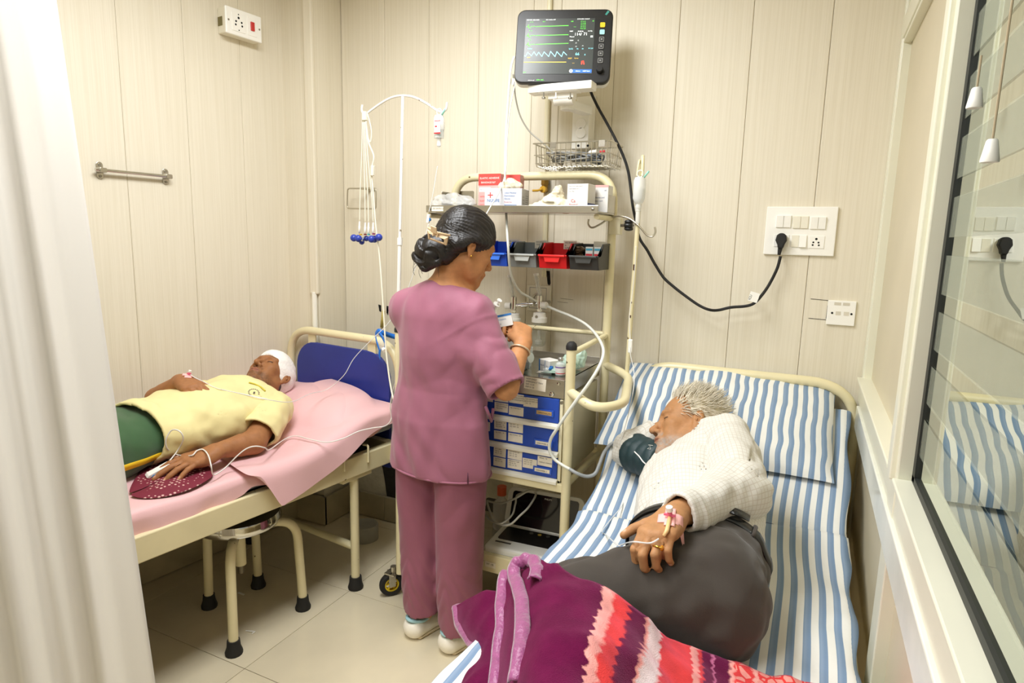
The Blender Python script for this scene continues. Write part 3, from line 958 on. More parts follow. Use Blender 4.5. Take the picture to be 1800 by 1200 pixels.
# steel work top
mb = MB()
XL, XR = TX0 + .02, TX1 - .019
mb.bb((XL, TYF + .0, 1.016), (XR, TYR - .012, 1.022)).bb((XL, TYF - .004, .956), (XR, TYF, 1.022)).bb((XL, TYR - .014, .99), (XR, TYR - .012, 1.04)).bb((XR - .004, TYF, .965), (XR, TYR - .012, 1.022)).bb((XL, TYF, .965), (XL + .004, TYR - .012, 1.022))
top = ob('steel_top', mb, m_steel, tr, bevel=.002)
ob('rivet', MB().lathe([(.006, 0), (.005, .002), (0, .003)], (XR - .022, TYF - .0055, 1.008), 10, axis=(0, -1, 0), caps=False), m_chrome, top)
ob('screw_eye', MB().lathe([(.009, 0), (.008, .004), (.004, .005), (.003, .002)], (XR - .045, TYF - .0055, .968), 12, axis=(0, -1, 0)), m_chrome, top)

m_card = mat('paper_label', (234, 226, 208), .75, noise=.06, nscale=60)
m_ink = mat('pen_ink', (44, 40, 44), .8)
m_red = mat('red_print', (196, 30, 44), .6)
def label(parent, cx, cz, w, h, lines, y, size=.0085, card=None, ink=None, tilt=0.0, name='label'):
    """paper card on a plane facing the room, with written lines"""
    R = Matrix.Rotation(tilt, 3, 'Y')
    u = R @ Vector((1, 0, 0)); v = R @ Vector((0, 0, 1)); c = Vector((cx, y, cz))
    mb = MB()
    mb.prism([(-w / 2, -h / 2), (w / 2, -h / 2), (w / 2, h / 2), (-w / 2, h / 2)], c, u, v, (0, -.0008, 0), 0)
    for i, t in enumerate(lines):
        if not t: continue
        mb.text(t, c + u * (-w / 2 + .006) + v * (h / 2 - (i + 1) * size * 1.25) + Vector((0, -.0008, 0)), u, v, size, 1, lift=.0005)
    return ob(name, mb, [card or m_card, ink or m_ink], parent)
label(top, -.842, .997, .083, .044, ['NEW SHELF', 'EMERGENCY TRAY', 'EXP 12-25', 'EXP 01-26'], TYF - .0045, .0078, tilt=.05)
label(top, -.995, 1.000, .07, .04, ['DRESSING', 'CORNER'], TYF - .0045, .009, tilt=.04)
label(top, -1.25, .998, .08, .04, ['STERILE ITEMS', 'ONLY'], TYF - .0045, .009)

# drawer cabinet
cab = MB()
CX0, CX1 = TX0 + .022, TX1 - .022
cab.bb((CX0, TYF + .012, .655), (CX1, TYR - .02, .950))
ob('cabinet', cab, mat('grey_cream_cabinet', (198, 192, 166), .4, noise=.06, nscale=5), tr, bevel=.002)
ob('cabinet_rim', MB().bb((CX1 - .012, TYF - .002, .645), (CX1, TYF + .012, .952)).bb((CX0, TYF - .002, .645), (CX0 + .012, TYF + .012, .952)).bb((CX0, TYF - .002, .641), (CX1, TYF + .012, .656)), m_cream, tr, bevel=.002)
m_dblue = mat('blue_drawer_front', (28, 70, 168), .35, noise=.05, nscale=5)
m_slot = mat('blue_label_holder', (40, 86, 190), .3)
m_dpull = mat('white_drawer_pull', (232, 230, 216), .35)
DX0, DX1 = CX0 + .013, CX1 - .013
m_card2 = mat('brown_label', (190, 158, 108), .7)
for i, (zt, zb) in enumerate(((.953, .866), (.846, .764), (.742, .663))):
    d = ob('drawer', MB().bb((DX0, TYF - .006, zb - .001), (DX1, TYF + .012, zt)), m_dblue, tr, bevel=.002, label='blue drawer front with white pull strip and paper labels')
    ob('pull_strip', MB().prism([(0, 0), (.016, .002), (.016, .014), (0, .021)], (DX0 - .004, TYF - .004, zb - .022), (0, -1, 0), (0, 0, 1), (DX1 - DX0 + .008, 0, 0)), m_dpull, d, bevel=.002)
    yl = TYF - .0063
    cxs = DX1 - .054; cz = zb + (.032 if i == 0 else .022)
    ob('label_holder', MB().bb((cxs - .036, yl - .0035, cz - .012), (cxs + .036, yl, cz + .012)), m_slot, d, bevel=.0012)
    label(d, cxs, cz, .058, .0135, [['OPHTHALMIC'], ['DRAWER-2'], ['DRAWER-1']][i][0:1], yl - .0036, .0085, card=m_card2 if i == 0 else None)
    rows = [
        [(.118, .068, ['TAB DROTAVERINE-50', 'TAB PARACETAMOL', 'TAB ONDANSETRON'], .058, .034), (.0625, .062, ['TAB CEFIXIME-200', 'TAB AZITHRO-500', 'CAP - 40'], .055, .034), (.118, .022, ['INJ. STEROID-4'], .058, .032),
         (.178, .066, ['TAB RANITIDINE-150', 'TAB ANTACID'], .055, .034), (.178, .028, ['TAB METHYL-CO', 'TAB VITAMIN-B', 'TAB ZINC'], .055, .034), (.24, .06, ['TAB IRON', 'TAB CALCIUM'], .055, .034), (.30, .06, ['SYP. COUGH'], .055, .034), (.30, .025, ['CAP - AMOX'], .055, .03)],
        [(.118, .062, ['INJ. ATR - 04', 'INJ. ADR - 06'], .058, .034), (.118, .024, ['INJ. HYDRO - 03'], .058, .032), (.18, .062, ['INJ. DEXA - 10', 'INJ. AVIL - 10', 'INJ. LASIX - 06'], .05, .032), (.18, .024, ['INJ. PAN - 18'], .05, .032), (.25, .05, ['INJ. TT - 05'], .055, .034)],
        [(.118, .060, ['CATHETER SET', 'NO. 14 - 03', 'NO. 16 - 02'], .058, .034), (.118, .024, ['FEEDING TUBE', 'NO. 8 - 02', 'NO. 10 - 02'], .058, .034), (.0585, .038, ['RYLES TUBE', 'NO. 12 - 04', 'NO. 14 - 03'], .056, .036), (.000, .056, ['SPINAL - 02', '', 'NEEDLE, SYRINGE - 18'], .056, .034), (.18, .06, ['ET TUBES', 'NO. 6 - 02', 'NO. 7 - 02'], .05, .034), (.18, .022, ['SUCTION', 'NO. 10 - 02'], .05, .034)],
    ][i]
    for dx, dz, ln, w, h in rows:
        label(d, cxs + .011 - dx - .003, zb + dz, w, h, ln, yl, .0062, tilt=random.uniform(-.02, .03))
o = MB().bb((CX1 - .062, TYF - .0045, .641), (CX1 - .014, TYF - .003, .6575)); o.text('DO NOT CRUSH', (CX1 - .059, TYF - .0045, .6505), (1, 0, 0), (0, 0, 1), .0042, 1, lift=.0005).text('INJECTIONS', (CX1 - .059, TYF - .0045, .6435), (1, 0, 0), (0, 0, 1), .0066, 1, lift=.0005)
ob('sticker', o, [m_red, m_white], tr)
# base shelf, castors
ob('base_shelf', MB().bb((TX0 + .01, TYF + .005, .268), (TX1 - .01, TYR - .01, .276)), m_steel, tr, bevel=.002)
label(tr, -1.0, .272, .045, .022, ['SET - 02'], TYF - .013, .009)
label(tr, -1.12, .272, .045, .022, ['SET - 01'], TYF - .013, .009)
m_yel = mat('yellow_wheel_hub', (226, 196, 30), .4)
for x, y in ((TX0 - .04, TYF + .01), (TX1, TYF), (TX0, TYR), (TX1, TYR)):
    w = ob('castor', MB().lathe([(.030, -.011), (.044, -.013), (.050, -.009), (.052, 0), (.050, .009), (.044, .013), (.030, .011)], (x - .012, y, .052), 28, axis=(.75, -.66, 0), caps=False), m_rubber, tr, smooth=40)
    hub = MB().lathe([(.024, -.009), (.0385, -.010), (.0385, .010), (.024, .009)], (x - .012, y, .052), 24, axis=(.75, -.66, 0), caps=False)
    ax = Vector((.75, -.66, 0)).normalized(); U = Vector((.66, .75, 0)); 
    for k in range(6):
        t = k * math.pi / 3; dd = U * math.cos(t) + Vector((0, 0, 1)) * math.sin(t)
        hub.cyl(Vector((x - .012, y, .052)) + dd * .006, Vector((x - .012, y, .052)) + dd * .028, .005, 6)
    hub.cyl(Vector((x - .012, y, .052)) - ax * .012, Vector((x - .012, y, .052)) + ax * .012, .009, 12)
    ob('hub', hub, m_yel, w, smooth=40)
    ob('fork', MB().cyl((x, y, .105), (x, y, .135), .014, 10).box((x - .006, y, .105), (.05, .05, .006)).box(Vector((x - .012, y, .078)) + ax * .018, (.028, .005, .06), R=Matrix.Rotation(math.radians(49), 3, 'Z')).box(Vector((x - .012, y, .078)) - ax * .018, (.028, .005, .06), R=Matrix.Rotation(math.radians(49), 3, 'Z')), m_steel, w)
# upper steel shelf
SY0, SY1 = 2.19, TYR + .015
SX0, SX1 = TX0 - .0, TX1 + .012
mb = MB().bb((SX0, SY0, 1.600), (SX1, SY1, 1.606)).bb((SX0, SY0 - .003, 1.598), (SX1, SY0, 1.626))
mb.bb((SX1 - .003, SY0 + .12, 1.606), (SX1, SY1, 1.672)).bb((SX0, SY1 - .12, 1.606), (SX0 + .003, SY1, 1.69)).bb((SX0 - .02, SY1 - .004, 1.606), (SX0 + .09, SY1, 1.70)).bb((SX1 - .07, SY1 - .004, 1.606), (SX1, SY1, 1.69))
us = ob('upper_shelf', mb, m_steel, tr, bevel=.0015)
for x in (SX1 - .02, SX0 + .02):
    ob('screw', MB().lathe([(.006, 0), (.005, .002), (.002, .003), (0, .001)], (x, SY0 - .0035, 1.612), 10, axis=(0, -1, 0), caps=False), m_lug, us)
for x in (TX0, TX1):
    ob('shelf_arm', MB().tube([(x, SY0 + .02, 1.588), (x, TYR, 1.588)], .011, 10), m_bedpaint, us, smooth=50)
label(us, SX0 + .055, 1.612, .055, .018, ['DO ENTRY-2'], SY0 - .0035, .0085)
label(us, SX0 + .17, 1.614, .055, .016, ['DO ENTRY-1'], SY0 - .0035, .0085)

# ------------------------------------------------------------------ storage bins on the rear bar
def bin_(x0, x1, mcol, mlight, label_, txt, nm='storage_bin'):
    y0, y1 = 2.255, TYR - .012
    z0, z1 = 1.392, 1.485
    t = thing(nm, label_, 'bin', ((x0 + x1) / 2, (y0 + y1) / 2, z0), 'open bins hung on the trolley bar')
    th = .0028; s = .006
    mb = MB()
    # tapered tub: floor, back, sides with sloping front cut, low front lip
    mb.bb((x0 + s, y0 + .012, z0), (x1 - s, y1, z0 + th))
    mb.bb((x0, y1 - th, z0), (x1, y1, z1 + .004))
    for x in (x0, x1 - th):
        mb.prism([(y0 + .012, z0), (y1, z0), (y1, z1 + .004), (y0 + .055, z1), (y0 + .03, z0 + .052), (y0 - .002, z0 + .05)], (x, 0, 0), (0, 1, 0), (0, 0, 1), (th, 0, 0))
        mb.prism([(y1, z1), (y0 + .055, z1 - .003), (y0 + .028, z0 + .048), (y0 - .004, z0 + .047), (y0 - .005, z0 + .053), (y0 + .032, z0 + .054), (y0 + .056, z1 + .004), (y1, z1 + .007)], (x - .002, 0, 0), (0, 1, 0), (0, 0, 1), (th + .004, 0, 0))
    mb.prism([(y0 + .012, z0), (y0 + .012 + th, z0), (y0 - .002 + th, z0 + .05), (y0 - .002, z0 + .05)], (x0, 0, 0), (0, 1, 0), (0, 0, 1), (x1 - x0, 0, 0))
    ob('tub', mb, mcol, t, bevel=.0012, seg=1)
    w = x1 - x0
    ob('label_lip', MB().prism([(-.30 * w, 0), (.30 * w, 0), (.24 * w, -.022), (-.24 * w, -.022)], ((x0 + x1) / 2, y0 - .003, z0 + .047), (1, 0, 0), (0, 0, 1), (0, -.004, 0)).bb((x0 + .004, y0 - .012, z0 + .046), (x1 - .004, y0 - .001, z0 + .053)), mlight, t, bevel=.001)
    label(t, (x0 + x1) / 2 + .02, z1 - .003, .055, .034, txt, y1 - th - .001, .0085)
    return t
m_binb = mat('blue_bin_plastic', (34, 84, 206), .35); m_binbl = mat('blue_bin_plastic_lip', (62, 122, 232), .3)
m_bing = mat('grey_bin_plastic', (132, 136, 134), .4); m_bingl = mat('pale_grey_bin_lip', (182, 186, 182), .35)
m_binr = mat('red_bin_plastic', (206, 30, 34), .35); m_binrl = mat('red_bin_plastic_lip', (226, 46, 46), .3)
m_bink = mat('black_bin_plastic', (48, 49, 48), .4); m_binkl = mat('black_bin_plastic_lip', (62, 63, 62), .35)
bin_(-1.205, -1.092, m_binb, m_binbl, "blue open storage bin, leftmost on the trolley bar beside the nurse's face", ['DC.CANULA', 'SYRINGES'])
bin_(-1.080, -.966, m_bing, m_bingl, 'grey open storage bin between the blue bin and the red bin', ['IV.CANULA', 'TAPE'])
bin_(-.954, -.840, m_binr, m_binrl, 'red open storage bin beside the black one on the trolley bar', ['INJ. EMERGENCY', '&', 'SUPPOSITORIES'])
bin_(-.828, -.714, m_bink, m_binkl, 'black open storage bin holding small cartons, rightmost on the trolley bar', ['', ''])
m_carton = mat('white_carton', (222, 220, 215), .55)
m_cbl = mat('carton_teal_print', (70, 160, 190), .5); m_cred = mat('carton_red_print', (196, 40, 50), .5)
for i, x in enumerate((-.772, -.738)):
    t = thing('medicine_carton', ['small white carton with teal and red bands in the black bin, left of its twin', 'small white carton with teal and red bands in the black bin, at its right side'][i], 'carton', (x, 2.335, 1.396))
    ob('box', MB().bb((x - .0145, 2.32, 1.396), (x + .0145, 2.35, 1.478)), m_carton, t, bevel=.001)
    ob('print', MB().bb((x - .013, 2.3190, 1.464), (x + .013, 2.3199, 1.472), 0).bb((x - .013, 2.3190, 1.444), (x + .013, 2.3199, 1.452), 1).text('0.9%', (x - .009, 2.3190, 1.430), (1, 0, 0), (0, 0, 1), .009, 1, lift=.0004), [m_cbl, m_cred], t)
fg = Fig(); 
G = []
for i in range(14):
    a = i / 13
    G.append([(-.818 + .03 * math.cos(k * math.pi / 6) * (1 - .3 * a) + .008 * math.sin(i * 1.3), 2.33 + .02 * math.sin(k * math.pi / 6) + .004 * math.cos(i * 2 + k), 1.398 + .082 * a) for k in range(12)] )
G = [r + [r[0]] for r in G]
o = ob('pouch', MB().grid(G), mat('brown_foil_pouch', (74, 52, 30), .25, .3, noise=.4, nscale=30), smooth=False)
tag(o, 'crumpled brown foil pouch standing in the black bin', 'pouch')
o = ob('clip', MB().tube(cr([(-1.05, 2.30, 1.40), (-1.04, 2.29, 1.415), (-1.02, 2.30, 1.41), (-1.03, 2.31, 1.40)], 5), .004, 6).ball((-1.055, 2.29, 1.437), .009, 6), m_black, smooth=True)
tag(o, 'small black clip lying in the grey bin', 'clip')

# ------------------------------------------------------------------ things on the upper shelf
ZS = 1.6065
def carton(nm, lab, cat, c, d, rz, m=m_carton, prints=(), group=None, extra=None):
    """box with printed face towards the room; prints: (text, u, v, size, mat index) on the front face"""
    t = thing(nm, lab, cat, c, group)
    R = Matrix.Rotation(rz, 4, 'Z'); M = Matrix.Translation(Vector(c)) @ R
    w, dp, h = d
    ob('box', MB(M).bb((-w / 2, -dp / 2, 0), (w / 2, dp / 2, h)), m, t, bevel=.0012, seg=1)
    if prints:
        mb = MB(M)
        mats = []
        for (kind, *a) in prints:
            mm = a[-1]
            if mm not in mats: mats.append(mm)
            k = mats.index(mm)
            if kind == 't': mb.text(a[0], (a[1] - w / 2, -dp / 2, a[2]), (1, 0, 0), (0, 0, 1), a[3], k, lift=.0006)
            elif kind == 'r': mb.bb((a[0] - w / 2, -dp / 2 - .0005, a[1]), (a[2] - w / 2, -dp / 2 - .0001, a[3]), k)
            elif kind == 'ts': mb.text(a[0], (w / 2, a[1] - dp / 2, a[2]), (0, 1, 0), (0, 0, 1), a[3], k, lift=.0006)   # right side
            elif kind == 'rs': mb.bb((w / 2 + .0001, a[0] - dp / 2, a[1]), (w / 2 + .0005, a[2] - dp / 2, a[3]), k)
        ob('print', mb, mats, t)
    return t
m_pk = mat('pink_carton', (226, 166, 162), .5); m_coral = mat('coral_print', (206, 72, 66), .5)
m_navy = mat('navy_print', (44, 60, 120), .5); m_blp = mat('blue_print', (40, 110, 176), .5); m_grp = mat('grey_print', (140, 140, 146), .6)
c = ony(858, 358, 2.33)
carton('bandage_carton', 'pink and coral bandage carton standing at the left on the upper trolley shelf', 'carton', (-1.205, 2.34, ZS), (.10, .05, .152), 0, m_pk,
       [('r', .0, .106, .100, .152, m_coral), ('t', 'ELASTIC ADHESIVE', .006, .131, .0105, m_white), ('t', 'BANDAGE B.P', .012, .114, .0105, m_white), ('t', 'NUCROSS', .008, .086, .010, m_navy), ('t', 'WITH POROUS', .008, .058, .009, m_coral), ('t', 'ELASTIC', .008, .042, .008, m_coral), ('t', 'FOR SUPPORT', .008, .026, .007, m_coral),
        ('r', .004, .080, .056, .098, m_white)])
carton('bandage_carton', 'second pink bandage carton half hidden behind the glove box', 'carton', (-1.118, 2.375, ZS), (.06, .05, .15), .1, m_pk,
       [('r', .0, .1, .060, .15, m_coral), ('t', '+', .012, .10, .04, m_white)])
gb = carton('glove_box', 'white printed glove box with pale gloves bulging from its top', 'box', (-1.105, 2.275, ZS), (.150, .105, .086), .16, mat('white_print_carton', (214, 214, 218), .5),
       [('t', '+', .010, .044, .045, m_coral), ('t', 'NULIFE', .010, .034, .016, m_blp), ('t', 'Latex Medical', .080, .066, .0085, m_blp), ('t', 'Examination', .080, .055, .0085, m_blp), ('t', 'Gloves', .080, .044, .0085, m_blp), ('t', 'Powder free', .080, .032, .006, m_coral),
        ('r', .080, .010, .130, .024, m_blp), ('t', 'LARGE', .090, .013, .010, m_white), ('t', 'NULIFE', .02, .010, .007, m_navy),
        ('ts', 'Latex', .01, .052, .010, m_grp), ('ts', 'Medical', .01, .040, .009, m_grp), ('ts', 'Gloves', .01, .028, .009, m_grp)] + [('rs', .055, .02 + .008 * q, .095, .0215 + .008 * q, m_grp) for q in range(6)])
m_glove = mat('cream_latex', (218, 208, 182), .5, sss=.1)
def crumple(name, lab, cat, pts, rads, m, seed, amp=.008, scale=40, h=.004, parent=None, k=.012):
    f = Fig()
    for p, r in zip(pts, rads): f.add(ell(p, r), k)
    P = np.array([list(p) for p in pts]); lo = P.min(0) - .09; hi = P.max(0) + .09
    def disp(q):
        n1 = vnoise(q * scale, seed); n2 = vnoise(q * scale * 2.3 + 7, seed + 1)
        return -amp * (1 - np.abs(n1)) + amp * .5 * np.abs(n2) + amp * .4
    v, fc = f.mesh(lo, hi, h, disp=disp)
    o = ob(name, (v, fc), m, parent, smooth=True)
    if lab: tag(o, lab, cat)
    return o
crumple('glove_bunch', 'bunch of cream latex gloves pushing out of the glove box slot', 'gloves', [(-1.12, 2.275, ZS + .098), (-1.09, 2.275, ZS + .110), (-1.065, 2.28, ZS + .1)], [(.025, .018, .014), (.022, .018, .018), (.02, .016, .012)], m_glove, 3, .008, 55, .003)
crumple('latex_gloves', 'pile of crumpled white latex gloves lying between the glove box and the white carton', 'gloves', [(-.955, 2.26, ZS + .018), (-.915, 2.27, ZS + .034), (-.885, 2.27, ZS + .055), (-.865, 2.255, ZS + .02), (-.84, 2.26, ZS + .015)], [(.04, .03, .012), (.04, .03, .03), (.026, .02, .04), (.04, .03, .024), (.03, .03, .016)], m_glove, 9, .012, 38, .0035)
def poly_fn(N, L, b):
    b.inputs['Base Color'].default_value = (.80, .80, .78, 1); b.inputs['Roughness'].default_value = .12; b.inputs['Alpha'].default_value = .42
m_poly = stripe_mat('clear_polythene', poly_fn)
crumple('plastic_bag', 'clear crumpled plastic bag lying at the left end of the upper trolley shelf', 'bag', [(-1.40, 2.27, ZS + .026), (-1.345, 2.27, ZS + .03), (-1.29, 2.27, ZS + .024)], [(.045, .04, .038), (.05, .04, .042), (.045, .04, .036)], m_poly, 21, .010, 45, .004)
carton('medicine_carton', 'plain white medicine carton standing at the right end of the upper shelf', 'carton', (-.790, 2.255, ZS), (.082, .075, .098), -.05, m_carton,
       [('t', 'Each 5 ml: multi-vitamin', .008, .088, .0055, m_grp), ('t', 'Store below 25 C', .008, .079, .0055, m_grp), ('t', 'Lot:  Exp:', .008, .070, .0055, m_grp), ('t', 'Ca', .016, .032, .016, m_coral), ('t', 'Ferrical', .010, .020, .011, m_coral), ('t', 'suspension', .010, .011, .006, m_coral), ('rs', .0, .0, .075, .03, m_navy)])
carton('medicine_carton', 'flat white and pink carton half hidden behind the plain white one', 'carton', (-.745, 2.335, ZS), (.085, .06, .10), 0, m_carton,
       [('r', .0, .092, .085, .10, m_pk), ('t', 'Cefixime and', .026, .052, .0085, m_navy), ('t', 'Clavulanic acid', .020, .040, .0075, m_navy), ('t', 'ml', .070, .078, .008, m_navy)])

# ------------------------------------------------------------------ things on the steel top
ZT = 1.0225
m_clear = mat('clear_plastic', (236, 240, 238), .06, alpha=.26, spec=.7)
m_pale = mat('pale_blue_plastic', (182, 208, 214), .3)
m_clg = mat('clear_glass_vial', (232, 238, 236), .03, alpha=.45, spec=.8)
neb = thing('inhaler', 'pale blue plastic inhaler case standing on the steel top beside the bangle', 'inhaler', (-.935, 2.10, ZT))
ob('shell', MB().lathe([(.036, 0), (.040, .004), (.040, .022), (.036, .026)], (-.945, 2.085, ZT + .042), 24, axis=(.35, -.93, .1)), m_pale, neb, smooth=40)
ob('mouthpiece', MB().cyl((-.925, 2.06, ZT + .05), (-.885, 2.05, ZT + .056), .019, 16), mat('white_cap', (226, 236, 238), .3), neb, smooth=40)
ob('base', MB().bb((-.975, 2.07, ZT), (-.92, 2.115, ZT + .03)), m_pale, neb, bevel=.006)
ob('window_rim', MB().box((-.905, 2.048, ZT + .035), (.035, .006, .045)), m_pale, neb, bevel=.002)
cup = thing('measuring_cup', 'clear plastic measuring cup with red printed label under the nurse\'s hand', 'cup', (-.95, 2.15, ZT))
ob('cup', MB().lathe([(.024, 0), (.028, .06), (.0285, .075), (.027, .075), (.0265, .06), (.023, .003)], (-.95, 2.15, ZT), 20), m_clear, cup, smooth=40)
ob('label', MB().bb((-.938, 2.119, ZT + .02), (-.922, 2.121, ZT + .07), 0).bb((-.938, 2.118, ZT + .060), (-.922, 2.1195, ZT + .070), 1), [m_carton, m_cred], cup)
o = thing('syringe_box', 'white open plastic tub standing on the steel top behind the nurse\'s hands', 'tub', (-1.06, 2.2, ZT))
ob('tub', MB().bb((-1.12, 2.15, ZT), (-1.0, 2.25, ZT + .14)), m_white, o, bevel=.008)
ob('rim', MB().bb((-1.126, 2.144, ZT + .13), (-.994, 2.256, ZT + .146)), m_white, o, bevel=.004)
carton('vial_carton', 'small white and blue medicine carton lying beside the glass vial', 'carton', (-.835, 2.11, ZT), (.062, .05, .045), -.5, m_carton,
       [('r', .0, .0, .006, .045, m_blp), ('r', .034, .0, .036, .045, m_blp), ('t', 'Pan-IV', .010, .022, .008, m_navy), ('t', '40 mg', .042, .022, .006, m_navy)])
vx = onz(716 / 5 + 840, 900 / 5 + 480, ZT); vx = Vector((vx.x, vx.y + .008, ZT))
vial = thing('vial', 'glass injection vial with purple and red banded label near the front edge', 'vial', vx)
ob('glass', MB().lathe([(0, 0), (.0175, 0), (.0185, .003), (.0185, .036), (.016, .043), (.0075, .049), (.0075, .056), (0, .056)], vx, 20, caps=False), m_clg, vial, smooth=35)
ob('cap', MB().lathe([(.0095, .054), (.010, .056), (.010, .062), (.008, .065), (0, .065)], vx, 16, caps=False), mat('grey_crimp_cap', (186, 186, 182), .3, .8), vial, smooth=40)
mb = MB()
for z0, z1, k, rr in ((.005, .034, 0, .01885), (.029, .033, 1, .0190), (.008, .011, 2, .0190)):
    mb.lathe([(rr, z0), (rr, z1)], vx, 24, k, caps=False)
ob('label', mb, [m_carton, mat('purple_print', (92, 60, 140), .5), m_cred], vial, smooth=True)
pk = onz(580 / 5 + 840, 880 / 5 + 480, ZT)
sy = thing('syringe_pack', 'torn white blister pack with a blue plunger tip lying by the vial', 'packet', (pk.x, pk.y, ZT))
ob('backing', MB().grid([[(pk.x - .028, pk.y - .008, ZT + .001), (pk.x + .03, pk.y - .004, ZT + .001)], [(pk.x - .022, pk.y + .01, ZT + .006), (pk.x + .036, pk.y + .014, ZT + .003)]]), m_carton, sy, solid=.001)
ob('needle_hub', MB().cyl((pk.x - .005, pk.y + .004, ZT + .012), (pk.x + .016, pk.y + .010, ZT + .016), .006, 10), m_clear, sy, smooth=40)
ob('tip', MB().cyl((pk.x + .016, pk.y + .010, ZT + .016), (pk.x + .030, pk.y + .008, ZT + .022), .0055, 10).box((pk.x + .024, pk.y + .01, ZT + .022), (.014, .004, .012)), m_blp, sy, smooth=40)
mk = onz(905 / 5 + 840, 800 / 5 + 480, ZT)
def wrap_fn(N, L, b):
    b.inputs['Base Color'].default_value = lin((196, 222, 206)) + (1,); b.inputs['Roughness'].default_value = .18; b.inputs['Alpha'].default_value = .7
m_wrap = stripe_mat('green_tinted_wrapper', wrap_fn)
crumple('mask_packet', 'crumpled clear packet with a pale mask inside at the right rear of the steel top', 'packet', [(-.775, 2.16, ZT + .03), (-.755, 2.20, ZT + .045), (-.79, 2.10, ZT + .01)], [(.03, .04, .03), (.028, .03, .04), (.028, .04, .008)], m_wrap, 33, .012, 40, .004)
o = ob('packet_sheet', MB().grid([[(-.85, 2.06, ZT + .004), (-.77, 2.05, ZT + .012), (-.745, 2.10, ZT + .02)], [(-.83, 2.12, ZT + .004), (-.78, 2.12, ZT + .008), (-.738, 2.17, ZT + .03)]]), m_wrap, smooth=True, solid=.001)
tag(o, 'flat pale green plastic packet lying under the crumpled mask packet', 'packet')

def rrect(w, h, r, n=6):
    out = []
    for cx, cy, a0 in ((w - r, h - r, 0), (-w + r, h - r, 90), (-w + r, -h + r, 180), (w - r, -h + r, 270)):
        for k in range(n + 1):
            t = math.radians(a0 + 90 * k / n); out.append((cx + r * math.cos(t), cy + r * math.sin(t)))
    return out
# ------------------------------------------------------------------ bedside ECG unit on the base shelf
DF = Matrix.Translation(Vector((-.885, 2.165, .277))) @ Matrix.Rotation(.06, 4, 'Z')
m_dev = mat('pale_grey_device_shell', (226, 226, 220), .35)
m_scr = mat('black_glossy_screen', (16, 17, 18), .08, spec=.6)
df = thing('ecg_machine', 'white portable ECG machine with open black screen on the lower trolley shelf', 'machine', DF @ Vector((0, 0, 0)))
ob('base', MB(DF).bb((-.165, -.150, .012), (.165, .075, .060)), m_dev, df, bevel=.012, seg=3)
ob('foot', MB(DF).bb((-.14, -.142, .0), (.14, .06, .014)), mat('grey_device_foot', (170, 170, 164), .4), df)
kb = ob('key_panel', MB(DF).prism(rrect(.138, .056, .012), (0, -.024, .0595), (1, 0, 0), (0, 1, 0), (0, 0, .002)), mat('dusty_black_panel', (30, 28, 26), .3, noise=.5, nscale=140), df)
for i, c in enumerate(((96, 92, 80), (176, 150, 60), (70, 70, 66))):
    ob('button', MB(DF).lathe([(.008, 0), (.008, .0012), (0, .0014)], (-.028 + i * .035, .012, .0616), 16, caps=False), mat('key_%d' % c[0], c, .4), kb)
ob('slot', MB(DF).bb((-.135, -.108, .0595), (-.07, -.098, .061)), mat('dark_grey_slot', (70, 70, 68), .5), df)
ob('paper_door', MB(DF).bb((-.15, -.1515, .032), (.15, -.1495, .035)), mat('device_seam', (160, 160, 154), .5), df)
LM = DF @ Matrix.Translation(Vector((0, .038, .06))) @ Matrix.Rotation(math.radians(-20), 4, 'X')
ob('lid', MB(LM).prism(rrect(.165, .080, .03), (0, .012, .080), (1, 0, 0), (0, 0, 1), (0, .02, 0)), m_dev, df, bevel=.004)
sc_ = ob('screen', MB(LM).prism(rrect(.142, .068, .012), (0, .0105, .076), (1, 0, 0), (0, 0, 1), (0, .002, 0)), m_scr, df)
ob('lettering', MB(LM).text('PHILIPS', (.012, .0100, .128), (1, 0, 0), (0, 0, 1), .010, align='CENTER', lift=.0005), m_white, df)
m_gcable = mat('grey_cable', (170, 168, 158), .45)
cbl = [ony(x, y, d) for x, y, d in ((856, 880, 2.12), (880, 884, 2.10), (905, 876, 2.1), (930, 862, 2.12), (942, 868, 2.13), (930, 890, 2.06), (915, 905, 2.02), (895, 922, 2.0), (872, 918, 2.02), (862, 900, 2.05), (855, 880, 2.08))]
o = ob('cable_loop', MB().tube(cr(cbl, 8), .0042, 8), m_gcable, smooth=True)
tag(o, 'grey cable looped over the screen of the ECG machine', 'cable')
cbl = [ony(x, y, d) for x, y, d in ((850, 893, 2.1), (858, 910, 2.06), (880, 920, 2.0), (900, 905, 2.05), (906, 885, 2.09), (912, 868, 2.12), (950, 862, 2.16))]
o = ob('cable_loop', MB().tube(cr(cbl, 8), .0038, 8), m_gcable, smooth=True)
tag(o, 'second grey cable running from behind the trousers up to the lid edge', 'cable')
o = ob('spray_bottle', MB().lathe([(0, 0), (.035, 0), (.037, .01), (.036, .11), (.015, .135), (.015, .15)], (-1.10, 2.28, .277), 18, caps=False), m_poly, smooth=40)
t = thing('bottle', 'clear plastic bottle with orange cap beside the ECG machine', 'bottle', (-1.10, 2.28, .277))
o.parent = t; o.location = o.location - Vector((-1.10, 2.28, .277)); o.name = 'bottle_body'; WLOC[o] = Vector((-1.10, 2.28, .277))
ob('cap', MB().cyl((-1.10, 2.28, .425), (-1.10, 2.28, .463), .02, 16), mat('orange_cap', (222, 96, 50), .4), t, smooth=40)

